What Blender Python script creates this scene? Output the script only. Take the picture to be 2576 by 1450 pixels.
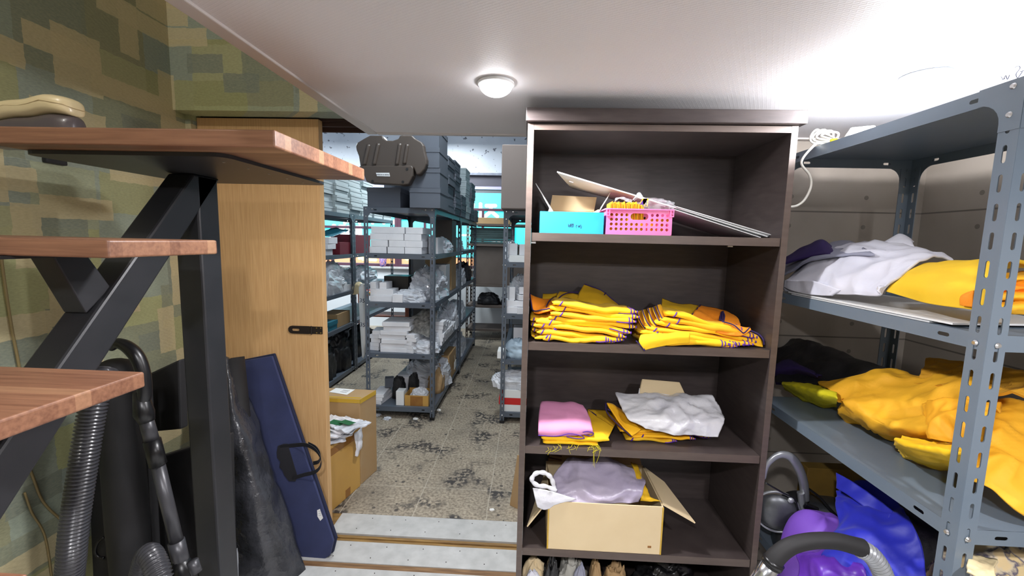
import bpy, bmesh, math, random
from mathutils import Vector, Matrix, Euler, noise

for _o in list(bpy.data.objects): bpy.data.objects.remove(_o)
SC = bpy.context.scene
COL = SC.collection
rnd = random.Random(11)
PI = math.pi

# ---------------------------------------------------------------- camera
FPX, PITCH, ROLL, YAW = 1051.5, 0.1112974, 0.02363616, -0.04211913
EYE = Vector((0, 0, 1.42))
_F = Vector((math.sin(YAW)*math.cos(PITCH), math.cos(YAW)*math.cos(PITCH), -math.sin(PITCH)))
_R = Vector((math.cos(YAW), -math.sin(YAW), 0))
_U = _R.cross(_F)
_c, _s = math.cos(ROLL), math.sin(ROLL)
CR = _R*_c + _U*_s
CU = _U*_c - _R*_s
cam = bpy.data.cameras.new('camera')
camo = bpy.data.objects.new('camera', cam)
COL.objects.link(camo)
cam.sensor_width = 36
cam.lens = FPX/2576*36
cam.clip_start = 0.02
_m = Matrix((CR, CU, -_F)).transposed().to_4x4()
_m.translation = EYE
camo.matrix_world = _m
SC.camera = camo

# ---------------------------------------------------------------- world and exposure
w = bpy.data.worlds.new('night_street')
SC.world = w
w.use_nodes = True
w.node_tree.nodes['Background'].inputs[0].default_value = (0.06, 0.075, 0.1, 1)
w.node_tree.nodes['Background'].inputs[1].default_value = 0.5
SC.view_settings.view_transform = 'Standard'
SC.view_settings.look = 'None'
SC.view_settings.gamma = 1
SC.view_settings.use_curve_mapping = False
SC.view_settings.exposure = 0.3

# light given by the lamps of the place and by added unseen ones: (x, y, z, watts, radius, colour, spot cone half angle or None)
LAMPS = dict(
    front=dict(p=(-0.110, 1.219, 1.855), w=16.0, down=True),
    rack=dict(p=(0.98, 1.15, 1.855), w=24.0, down=False),
    near=dict(p=(-0.15, -0.25, 1.855), w=20.0, down=True),  # out of view, added to light the room from behind the camera
    side=dict(p=(0.85, -0.1, 1.855), w=18.0, down=True),  # also out of view, added for more light from the right
)
TUBES = [(-3.1, 4.9, 2.95, 110.0), (-1.3, 5.5, 2.95, 60.0), (-0.45, 2.6, 2.95, 28.0)]
STAIR_FILL = dict(p=(-1.15, -0.3, 2.85), w=26.0)  # added light without a fixture, brightens the stair corner


def at(x, y, X=None, Y=None, Z=None):
    """the point of the room that lies on the plane X=, Y= or Z= and is seen at x, y of the 2576 x 1450 photograph"""
    d = CR*((x-1288)/FPX) - CU*((y-725)/FPX) + _F
    t = X/d.x if X is not None else Y/d.y if Y is not None else (Z-1.42)/d.z
    return EYE + d*t


# ---------------------------------------------------------------- materials
def srgb(r, g, b):
    f = lambda v: (v/255/12.92 if v <= 10 else ((v/255+0.055)/1.055)**2.4)
    return (f(r), f(g), f(b), 1)


class N:
    def __init__(s, name):
        s.m = bpy.data.materials.new(name)
        s.m.use_nodes = True
        s.t = s.m.node_tree
        s.b = s.t.nodes['Principled BSDF']
        s.o = s.t.nodes['Material Output']

    def new(s, kind, **kw):
        n = s.t.nodes.new('ShaderNode'+kind)
        for k, v in kw.items():
            if k.startswith('i_'):
                n.inputs[k[2:].replace('_', ' ')].default_value = v
            elif k[0] == 'n' and k[1:].isdigit():
                n.inputs[int(k[1:])].default_value = v
            else:
                setattr(n, k, v)
        return n

    def link(s, a, b):
        s.t.links.new(a, b)

    def set(s, **kw):
        for k, v in kw.items():
            s.b.inputs[k.replace('_', ' ')].default_value = v

    def math(s, op, a, b=None, c=None):
        n = s.t.nodes.new('ShaderNodeMath')
        n.operation = op
        for i, v in enumerate((a, b, c)):
            if v is None: continue
            if isinstance(v, (int, float)): n.inputs[i].default_value = v
            else: s.link(v, n.inputs[i])
        return n.outputs[0]

    def pos(s, scale=(1, 1, 1), rot=(0, 0, 0), obj=False):
        if obj: src = s.new('TexCoord').outputs['Object']
        else: src = s.new('NewGeometry').outputs['Position']
        mp = s.new('Mapping')
        mp.inputs['Scale'].default_value = scale
        mp.inputs['Rotation'].default_value = rot
        s.link(src, mp.inputs[0])
        return mp.outputs[0]

    def mix(s, fac, a, b, blend='MIX'):
        n = s.t.nodes.new('ShaderNodeMix')
        n.data_type = 'RGBA'
        n.blend_type = blend
        for i, v in ((0, fac), (6, a), (7, b)):
            if isinstance(v, (int, float, tuple)): n.inputs[i].default_value = v
            else: s.link(v, n.inputs[i])
        return n.outputs[2]

    def ramp(s, fac, stops, interp='LINEAR'):
        n = s.new('ValToRGB')
        n.color_ramp.interpolation = interp
        el = n.color_ramp.elements
        while len(el) < len(stops): el.new(0.5)
        for e, (p, c) in zip(el, stops):
            e.position = p
            e.color = c
        s.link(fac, n.inputs[0])
        return n.outputs[0]

    def bump(s, h, strength=0.3, dist=0.01):
        n = s.new('Bump', i_Strength=strength, i_Distance=dist)
        s.link(h, n.inputs['Height'])
        s.link(n.outputs[0], s.b.inputs['Normal'])


def mat(name, col, rough=0.6, metal=0.0, col2=None, nscale=20, bump=0.0, bscale=60, bdist=0.004,
        coat=0.0, alpha=1.0, sheen=0.0, stretch=(1, 1, 1), trans=0.0, spec=0.5, emis=0.0, detail=4, sub=0.0):
    n = N(name)
    n.set(Base_Color=col, Roughness=rough, Metallic=metal, Alpha=alpha)
    n.b.inputs['Coat Weight'].default_value = coat
    n.b.inputs['Sheen Weight'].default_value = sheen
    n.b.inputs['Transmission Weight'].default_value = trans
    n.b.inputs['Specular IOR Level'].default_value = spec
    if sub:
        n.b.inputs['Subsurface Weight'].default_value = sub
        n.b.inputs['Subsurface Scale'].default_value = 0.02
    if emis:
        n.b.inputs['Emission Color'].default_value = col
        n.b.inputs['Emission Strength'].default_value = emis
    if col2:
        t = n.new('TexNoise', i_Scale=nscale, i_Detail=detail)
        n.link(n.pos(stretch), t.inputs['Vector'])
        n.link(n.ramp(t.outputs[0], [(0.35, col), (0.65, col2)]), n.b.inputs['Base Color'])
    if bump:
        t = n.new('TexNoise', i_Scale=bscale, i_Detail=5)
        n.link(n.pos(stretch), t.inputs['Vector'])
        n.bump(t.outputs[0], bump, bdist)
    return n.m


M = {}


def build_materials():
    c = srgb
    M['black_steel'] = mat('black_steel', c(36, 37, 40), 0.42, 0.0, c(42, 42, 45), 8, 0.12, 300, 0.001)
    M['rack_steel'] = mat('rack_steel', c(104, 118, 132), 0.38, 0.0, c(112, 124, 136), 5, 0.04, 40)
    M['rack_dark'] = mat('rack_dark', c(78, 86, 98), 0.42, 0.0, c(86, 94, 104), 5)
    M['zinc'] = mat('zinc', c(205, 205, 205), 0.3, 0.9)
    M['chrome'] = mat('chrome', c(210, 214, 220), 0.18, 0.95)
    M['espresso'] = mat('espresso', c(60, 52, 51), 0.4, 0, c(69, 61, 59), 14, 0.1, 60, 0.001, stretch=(1, 1, 6))
    M['espresso_edge'] = mat('espresso_edge', c(84, 72, 66), 0.38, 0, c(92, 79, 72), 14, stretch=(1, 1, 6))
    M['cardboard'] = mat('cardboard', c(216, 194, 154), 0.8, 0, c(222, 201, 162), 6, 0.08, 40)
    M['cardboard_dark'] = mat('cardboard_dark', c(166, 138, 100), 0.8, 0, c(164, 132, 90), 7)
    M['carton_gold'] = mat('carton_gold', c(196, 152, 76), 0.45, 0, c(184, 142, 74), 5, 0.1, 20, coat=0.3)
    M['tape'] = mat('tape', c(152, 104, 44), 0.25, 0, c(140, 92, 40), 20, coat=0.5)
    M['tape_gold'] = mat('tape_gold', c(196, 158, 50), 0.25, coat=0.5)
    M['greybox'] = mat('greybox', c(84, 89, 99), 0.75, 0, c(89, 94, 104), 3)
    M['greybox_pale'] = mat('greybox_pale', c(176, 188, 190), 0.7, 0, c(184, 194, 196), 3)
    M['whitebox'] = mat('whitebox', c(226, 226, 230), 0.65, 0, c(216, 217, 222), 9)
    M['paper'] = mat('paper', c(226, 226, 224), 0.7)
    M['ink'] = mat('ink', c(40, 44, 70), 0.6)
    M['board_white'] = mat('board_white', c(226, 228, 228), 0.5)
    M['board_shadow'] = mat('board_white_shaded', c(200, 204, 206), 0.6)  # darker copy of the white board, shade put into its colour
    M['film'] = mat('film', c(224, 228, 234), 0.18, 0, None, 1, 0.6, 30, 0.01, alpha=0.26, coat=0.6)
    M['film_dense'] = mat('film_dense', c(226, 229, 236), 0.25, 0, c(206, 211, 220), 12, 0.7, 34, 0.01, alpha=0.8, coat=0.4)
    M['film_lilac'] = mat('film_lilac', c(186, 176, 196), 0.3, 0, c(170, 160, 184), 8, 0.4, 24, 0.008)
    M['bag_white'] = mat('bag_white', c(228, 228, 232), 0.2, 0, c(216, 216, 224), 8, 0.5, 40, 0.006, coat=0.6)
    M['black_plastic'] = mat('black_plastic', c(26, 26, 28), 0.28, 0, None, 1, 0.5, 24, 0.012, coat=0.3)
    M['black_bag'] = mat('black_bag', c(20, 20, 23), 0.5, 0, c(30, 30, 34), 12, 0.4, 30, 0.01)
    M['black_film'] = mat('black_film', c(44, 45, 48), 0.2, 0, c(64, 65, 70), 9, 0.8, 16, 0.02, coat=0.4)
    M['black_matte'] = mat('black_matte', c(24, 24, 26), 0.7, 0, c(30, 29, 31), 10)
    M['black_satin'] = mat('black_satin', c(20, 20, 22), 0.33)
    M['hose_grey'] = mat('hose_grey', c(58, 58, 62), 0.3, coat=0.2)
    M['tube_grey'] = mat('tube_grey', c(66, 66, 70), 0.35, 0.2)
    M['silver'] = mat('silver', c(164, 167, 172), 0.3, 0.45)
    M['silver_dark'] = mat('silver_dark', c(92, 94, 98), 0.35, 0.6, c(80, 82, 86), 30)
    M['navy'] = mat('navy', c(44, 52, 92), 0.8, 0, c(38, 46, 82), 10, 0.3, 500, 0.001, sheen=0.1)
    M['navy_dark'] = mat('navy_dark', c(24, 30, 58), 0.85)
    M['webbing'] = mat('webbing', c(26, 26, 32), 0.8, 0, None, 1, 0.3, 400, 0.001)
    M['blue_box'] = mat('blue_box', c(34, 160, 200), 0.6, 0, c(38, 166, 206), 5)
    M['pink'] = mat('pink', c(246, 120, 178), 0.35, 0, None, sub=0.1)
    M['yellow'] = mat('yellow', c(250, 190, 20), 0.75, 0, c(246, 180, 14), 10, 0.15, 300, 0.002, sheen=0.05)
    M['yellow_hot'] = mat('yellow_bright', c(252, 204, 20), 0.75, 0, c(248, 196, 12), 10, 0.15, 300, 0.002, sheen=0.05)
    M['olive_yellow'] = mat('olive_yellow', c(226, 178, 24), 0.8, 0, c(214, 168, 22), 10, 0.15, 300, 0.002)
    M['orange'] = mat('orange', c(246, 148, 26), 0.75, 0, c(240, 138, 20), 9, 0.2, 240, 0.002)
    M['marigold'] = mat('marigold', c(238, 178, 36), 0.7, 0, c(230, 168, 32), 6, 0.2, 60, 0.006)
    M['lime'] = mat('lime', c(228, 214, 30), 0.7, 0, c(216, 204, 26), 14, 0.3, 60, 0.006)
    M['purple'] = mat('purple', c(84, 40, 150), 0.7)
    M['purple_dark'] = mat('purple_dark', c(46, 28, 90), 0.8, 0, c(38, 22, 76), 6)
    M['violet'] = mat('violet', c(116, 74, 182), 0.6, 0, c(108, 66, 172), 5, 0.1, 30)
    M['violet_satin'] = mat('violet_satin', c(88, 40, 160), 0.4, 0, c(98, 50, 172), 5)
    M['royal'] = mat('royal', c(30, 38, 176), 0.5, 0, c(24, 30, 150), 5, 0.2, 20, 0.008, sheen=0.1)
    M['pink_cloth'] = mat('pink_cloth', c(226, 150, 190), 0.75, 0, c(218, 142, 182), 9, 0.3, 30, 0.006)
    M['white_cloth'] = mat('white_cloth', c(216, 216, 226), 0.75, 0, c(206, 207, 220), 6, 0.3, 26, 0.008)
    M['grey_cloth'] = mat('grey_cloth', c(150, 152, 170), 0.75, 0, c(140, 142, 160), 7, 0.2, 30)
    M['cream'] = mat('cream', c(238, 220, 176), 0.3, 0, c(232, 212, 166), 6, coat=0.2)
    M['clog_grey'] = mat('clog_grey', c(92, 84, 86), 0.3, coat=0.2)
    M['brown_shell'] = mat('brown_shell', c(74, 64, 57), 0.4, 0, None, 1, 0.05, 200)
    M['dark_red'] = mat('dark_red', c(110, 24, 40), 0.6)
    M['red'] = mat('red', c(196, 34, 34), 0.35)
    M['teal'] = mat('teal', c(30, 110, 130), 0.5)
    M['green_dark'] = mat('green_dark', c(44, 66, 66), 0.6, 0, c(36, 56, 56), 12)
    M['green_print'] = mat('green_print', c(20, 96, 60), 0.5)
    M['newsprint'] = mat('newsprint', c(150, 150, 146), 0.8, 0, c(104, 104, 102), 40, 0.4, 20, 0.01)
    M['brown_panel'] = mat('brown_panel', c(86, 76, 70), 0.6, 0, c(80, 70, 64), 6)
    M['brown_wood'] = mat('brown_wood', c(110, 62, 44), 0.5, 0, c(96, 52, 38), 16)
    M['mustard_wood'] = mat('mustard_wood', c(140, 110, 44), 0.6, 0, c(120, 94, 38), 8)
    M['header_brown'] = mat('header_brown', c(58, 38, 32), 0.6)
    M['plate_metal'] = mat('plate_metal', c(186, 186, 184), 0.45, 0.0, c(172, 172, 170), 18, 0.05, 60)
    M['frame_purple'] = mat('window_frame_plum', c(84, 50, 66), 0.4)
    M['frame_white'] = mat('window_frame_pale', c(190, 186, 226), 0.4)
    M['cable'] = mat('cable', c(220, 218, 208), 0.4)
    M['cable_brown'] = mat('cable_brown', c(126, 110, 70), 0.5)
    M['mesh_bag'] = mat('mesh_bag', c(170, 168, 160), 0.5)
    M['brass'] = mat('brass', c(190, 160, 90), 0.35, 0.8)
    M['iron'] = mat('iron', c(54, 46, 42), 0.4, 0.5)

    # butcher block: strips along x, end grain shows them as bands
    n = N('butcher_block')
    sep = n.new('SeparateXYZ')
    n.link(n.pos(), sep.inputs[0])
    strip = n.math('FLOOR', n.math('MULTIPLY', sep.outputs[1], 42.0))
    wn = n.new('TexWhiteNoise', noise_dimensions='1D')
    n.link(strip, wn.inputs['W'])
    base = n.ramp(wn.outputs[0], [(0, c(92, 58, 44)), (0.35, c(120, 82, 62)), (0.7, c(140, 100, 76)), (1, c(172, 136, 102))])
    gr = n.new('TexNoise', i_Scale=9.0, i_Detail=6)
    n.link(n.pos((0.7, 16, 16)), gr.inputs['Vector'])
    n.link(n.mix(0.38, base, n.ramp(gr.outputs[0], [(0.3, c(96, 62, 46)), (0.7, c(164, 120, 92))]), 'MIX'), n.b.inputs['Base Color'])
    n.set(Roughness=0.42)
    M['butcher'] = n.m

    # pale oak laminate of the sliding door, fine upright grain
    n = N('oak_laminate')
    gr = n.new('TexNoise', i_Scale=7.0, i_Detail=8)
    n.link(n.pos((26, 26, 0.9)), gr.inputs['Vector'])
    n.link(n.ramp(gr.outputs[0], [(0.3, c(192, 150, 100)), (0.7, c(212, 172, 122))]), n.b.inputs['Base Color'])
    n.set(Roughness=0.45)
    M['oak'] = n.m

    # patchwork wallpaper
    n = N('patchwork_wallpaper')
    sep = n.new('SeparateXYZ')
    n.link(n.pos(), sep.inputs[0])
    wob = n.new('TexNoise', i_Scale=30.0, i_Detail=2)
    n.link(n.pos(), wob.inputs['Vector'])
    wv = n.math('MULTIPLY', n.math('SUBTRACT', wob.outputs[0], 0.5), 0.012)
    u = n.math('ADD', n.math('ADD', sep.outputs[0], sep.outputs[1]), wv)
    v = n.math('ADD', sep.outputs[2], wv)

    def cells(su, sv, off):
        a = n.math('FLOOR', n.math('ADD', n.math('DIVIDE', u, su), off))
        b = n.math('FLOOR', n.math('ADD', n.math('DIVIDE', v, sv), off*1.7))
        cb = n.new('CombineXYZ')
        n.link(a, cb.inputs[0]); n.link(b, cb.inputs[1])
        cb.inputs[2].default_value = off
        t = n.new('TexWhiteNoise', noise_dimensions='3D')
        n.link(cb.outputs[0], t.inputs[0])
        return t
    A, B, Cc, D, E2 = cells(0.33, 0.26, 0.3), cells(0.21, 0.14, 1.4), cells(0.225, 0.072, 2.2), cells(0.075, 0.19, 3.6), cells(0.15, 0.075, 4.9)
    pal = [(0, c(134, 134, 106)), (0.25, c(148, 148, 98)), (0.45, c(162, 164, 116)), (0.62, c(138, 150, 138)), (0.82, c(152, 158, 132))]
    col = n.ramp(A.outputs[0], pal, 'CONSTANT')

    def pick(t, ch, th, a_, b_):
        sp = n.new('SeparateColor'); n.link(t.outputs[1], sp.inputs[0])
        return n.mix(n.math('MULTIPLY', n.math('GREATER_THAN', sp.outputs[ch], th), 0.85), a_, b_)
    colB = n.ramp(B.outputs[0], [(0, c(122, 128, 112)), (0.3, c(152, 152, 106)), (0.55, c(134, 146, 140)), (0.8, c(166, 164, 122))], 'CONSTANT')
    col = pick(B, 1, 0.45, col, colB)
    col = pick(E2, 1, 0.86, col, c(112, 120, 112))
    col = pick(Cc, 1, 0.86, col, c(198, 182, 142))
    col = pick(D, 2, 0.86, col, c(196, 180, 140))
    fine = n.new('TexNoise', i_Scale=90.0, i_Detail=4)
    n.link(n.pos((1, 1, 3)), fine.inputs['Vector'])
    col = n.mix(0.22, col, n.ramp(fine.outputs[0], [(0.3, c(110, 112, 84)), (0.7, c(186, 184, 140))]), 'MIX')
    n.link(col, n.b.inputs['Base Color'])
    n.set(Roughness=0.75)
    zig = n.new('TexWave', i_Scale=60.0, i_Distortion=3.0)
    n.link(n.pos((1, 1, 1), (0.5, 0.4, 0)), zig.inputs['Vector'])
    n.bump(zig.outputs[0], 0.12, 0.002)
    M['wallpaper'] = n.m

    # concrete-look wallpaper with joints and tie holes
    n = N('concrete_wallpaper')
    sep = n.new('SeparateXYZ')
    n.link(n.pos(), sep.inputs[0])
    u = n.math('ADD', sep.outputs[0], sep.outputs[1])
    fu = n.math('FRACT', n.math('DIVIDE', n.math('SUBTRACT', u, 2.83), 0.92))
    fv = n.math('FRACT', n.math('DIVIDE', n.math('SUBTRACT', sep.outputs[2], 1.045), 0.527))
    du = n.math('MULTIPLY', n.math('MINIMUM', fu, n.math('SUBTRACT', 1.0, fu)), 0.92)
    dv = n.math('MULTIPLY', n.math('MINIMUM', fv, n.math('SUBTRACT', 1.0, fv)), 0.527)
    joint = n.math('LESS_THAN', n.math('MINIMUM', du, dv), 0.003)
    fh = n.math('FRACT', n.math('DIVIDE', n.math('SUBTRACT', u, 2.83-0.24), 0.30))
    dh = n.math('MULTIPLY', n.math('ABSOLUTE', n.math('SUBTRACT', fh, 0.0)), 0.30)
    dh = n.math('MINIMUM', dh, n.math('SUBTRACT', 0.30, dh))
    d2 = n.math('SQRT', n.math('ADD', n.math('POWER', dh, 2.0), n.math('POWER', n.math('SUBTRACT', dv, 0.06), 2.0)))
    hole = n.math('LESS_THAN', d2, 0.009)
    cl = n.new('TexNoise', i_Scale=3.0, i_Detail=8)
    n.link(n.pos(), cl.inputs['Vector'])
    col = n.ramp(cl.outputs[0], [(0.3, c(140, 132, 122)), (0.7, c(158, 150, 140))])
    col = n.mix(n.math('MAXIMUM', joint, n.math('MULTIPLY', hole, 0.8)), col, c(100, 94, 88))
    n.link(col, n.b.inputs['Base Color'])
    n.set(Roughness=0.7)
    M['concrete_paper'] = n.m

    # embossed white ceiling paper
    n = N('embossed_ceiling')
    br = n.new('TexBrick', i_Scale=1.0, i_Mortar_Size=0.0016, i_Brick_Width=0.022, i_Row_Height=0.008)
    br.inputs['Mortar Smooth'].default_value = 0.6
    n.link(n.pos((1, 1, 1), (0, 0, 0.5)), br.inputs['Vector'])
    n.set(Base_Color=c(216, 213, 214), Roughness=0.55)
    n.bump(br.outputs['Fac'], 0.16, 0.001)
    M['ceiling'] = n.m
    M['ceiling_trim'] = mat('ceiling_trim', c(196, 190, 186), 0.4)

    # stained concrete floor with scored tile lines
    n = N('stained_concrete')
    sep = n.new('SeparateXYZ')
    n.link(n.pos(), sep.inputs[0])

    def line(o, ph, per, wd):
        f = n.math('FRACT', n.math('DIVIDE', n.math('SUBTRACT', o, ph), per))
        d = n.math('MULTIPLY', n.math('MINIMUM', f, n.math('SUBTRACT', 1.0, f)), per)
        return n.math('LESS_THAN', d, wd)
    wn = n.new('TexNoise', i_Scale=14.0, i_Detail=3)
    n.link(n.pos(), wn.inputs['Vector'])
    wv = n.math('MULTIPLY', n.math('SUBTRACT', wn.outputs[0], 0.5), 0.012)
    lines = n.math('MAXIMUM', line(n.math('ADD', sep.outputs[0], wv), -0.57, 0.38, 0.0022),
                   line(n.math('ADD', sep.outputs[1], wv), 2.24, 0.385, 0.0018))
    g = n.new('TexNoise', i_Scale=5.0, i_Detail=9)
    g.inputs['Roughness'].default_value = 0.65
    n.link(n.pos(), g.inputs['Vector'])
    col = n.ramp(g.outputs[0], [(0.25, c(112, 104, 92)), (0.5, c(148, 138, 122)), (0.75, c(172, 162, 144))])
    g2 = n.new('TexNoise', i_Scale=70.0, i_Detail=6)
    n.link(n.pos(), g2.inputs['Vector'])
    col = n.mix(0.6, col, n.ramp(g2.outputs[0], [(0.35, c(96, 86, 74)), (0.6, c(180, 168, 148))]), 'MIX')
    
    s1 = n.new('TexNoise', i_Scale=4.2, i_Detail=6)
    n.link(n.pos(), s1.inputs['Vector'])
    s2 = n.new('TexNoise', i_Scale=34.0, i_Detail=3)
    n.link(n.pos(), s2.inputs['Vector'])
    big = n.ramp(s1.outputs[0], [(0.52, (0, 0, 0, 1)), (0.62, (1, 1, 1, 1))])
    sm = n.ramp(s2.outputs[0], [(0.44, (0, 0, 0, 1)), (0.52, (1, 1, 1, 1))])
    st = n.math('MULTIPLY', big, sm)
    vo = n.new('TexVoronoi', i_Scale=24.0)
    n.link(n.pos(), vo.inputs['Vector'])
    vs = n.new('SeparateColor'); n.link(vo.outputs['Color'], vs.inputs[0])
    rad = n.math('MULTIPLY', vs.outputs[0], 0.26)
    dots = n.math('MULTIPLY', n.math('LESS_THAN', vo.outputs['Distance'], rad), n.math('GREATER_THAN', vs.outputs[1], 0.55))
    st = n.math('MAXIMUM', st, n.math('MULTIPLY', dots, 0.85))
    s3 = n.new('TexNoise', i_Scale=1.7, i_Detail=5)
    n.link(n.pos(), s3.inputs['Vector'])
    col = n.mix(n.ramp(s3.outputs[0], [(0.5, (0, 0, 0, 1)), (0.7, (0.55, 0.55, 0.55, 1))]), col, c(86, 82, 76))
    col = n.mix(n.math('MULTIPLY', st, 0.9), col, c(44, 43, 46))
    col = n.mix(n.math('MULTIPLY', lines, 0.75), col, c(184, 176, 160))
    n.link(col, n.b.inputs['Base Color'])
    n.set(Roughness=0.55)
    n.bump(g2.outputs[0], 0.2, 0.003)
    M['floor'] = n.m

    # rough painted concrete of the back room
    n = N('painted_concrete')
    g = n.new('TexNoise', i_Scale=1.6, i_Detail=7)
    n.link(n.pos(), g.inputs['Vector'])
    col = n.ramp(g.outputs[0], [(0.3, c(188, 194, 204)), (0.7, c(214, 218, 226))])
    sp = n.new('TexNoise', i_Scale=13.0, i_Detail=5)
    n.link(n.pos(), sp.inputs['Vector'])
    col = n.mix(n.ramp(sp.outputs[0], [(0.63, (0, 0, 0, 1)), (0.655, (1, 1, 1, 1))]), col, c(110, 112, 122))
    n.link(col, n.b.inputs['Base Color'])
    n.set(Roughness=0.8)
    n.bump(sp.outputs[0], 0.3, 0.01)
    M['concrete'] = n.m
    M['dark_wall'] = mat('dark_wall', c(92, 90, 100), 0.8)

    # marbled white box with scribbles
    n = N('marbled_white')
    g = n.new('TexNoise', i_Scale=9.0, i_Detail=8)
    g.inputs['Distortion'].default_value = 1.2
    n.link(n.pos(), g.inputs['Vector'])
    n.link(n.ramp(g.outputs[0], [(0.3, c(190, 192, 200)), (0.5, c(222, 224, 228)), (0.7, c(204, 206, 214))]), n.b.inputs['Base Color'])
    n.set(Roughness=0.6)
    M['marbled'] = n.m

    # printed tote fabric: cream with faded blue blots
    n = N('printed_tote')
    g = n.new('TexNoise', i_Scale=28.0, i_Detail=3)
    n.link(n.pos(), g.inputs['Vector'])
    n.link(n.ramp(g.outputs[0], [(0.42, c(204, 180, 136)), (0.48, c(190, 176, 150)), (0.56, c(74, 70, 92)), (0.62, c(198, 176, 130))]), n.b.inputs['Base Color'])
    n.set(Roughness=0.8)
    M['tote'] = n.m

    # striped stack of yellow cut pieces
    n = N('yellow_strips')
    sep = n.new('SeparateXYZ')
    n.link(n.pos((1, 1, 1), (0, 0.12, 0)), sep.inputs[0])
    wn = n.new('TexWhiteNoise', noise_dimensions='1D')
    n.link(n.math('FLOOR', n.math('MULTIPLY', sep.outputs[0], 420)), wn.inputs['W'])
    n.link(n.ramp(wn.outputs[0], [(0, c(190, 130, 10)), (0.4, c(250, 190, 20)), (0.7, c(255, 216, 40)), (0.93, c(70, 40, 60))], 'CONSTANT'), n.b.inputs['Base Color'])
    M['strips'] = n.m

    # patterned paper cup
    n = N('printed_cup')
    g = n.new('TexVoronoi', i_Scale=40.0)
    n.link(n.pos(), g.inputs['Vector'])
    n.link(n.ramp(g.outputs['Distance'], [(0.2, c(40, 70, 170)), (0.4, c(220, 150, 130)), (0.6, c(70, 90, 180))], 'CONSTANT'), n.b.inputs['Base Color'])
    M['cup'] = n.m

    def glow(name, col, s):
        n = N(name)
        n.set(Base_Color=(0, 0, 0, 1), Roughness=0.6)
        n.b.inputs['Emission Color'].default_value = col
        n.b.inputs['Emission Strength'].default_value = s
        return n.m
    M['led_cyan'] = glow('led_cyan', (0.0, 0.86, 1.0, 1), 1.35)
    M['led_white'] = glow('led_white', (0.95, 1, 1, 1), 3.0)
    M['led_orange'] = glow('led_orange', (1.0, 0.28, 0.05, 1), 1.8)
    M['led_amber'] = glow('led_amber', (1.0, 0.75, 0.25, 1), 2.4)
    M['lamp_glow'] = glow('lamp_glow', (0.95, 0.96, 1.0, 1), 18.0)
    M['tube_glow'] = glow('tube_glow', (0.86, 0.95, 1.0, 1), 12.0)
    gl = N('window_glass')
    gl.set(Base_Color=(0.9, 0.95, 1, 1), Roughness=0.02, Alpha=0.12)
    M['glass'] = gl.m


build_materials()

# ---------------------------------------------------------------- mesh helpers
ORG = {}


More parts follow.
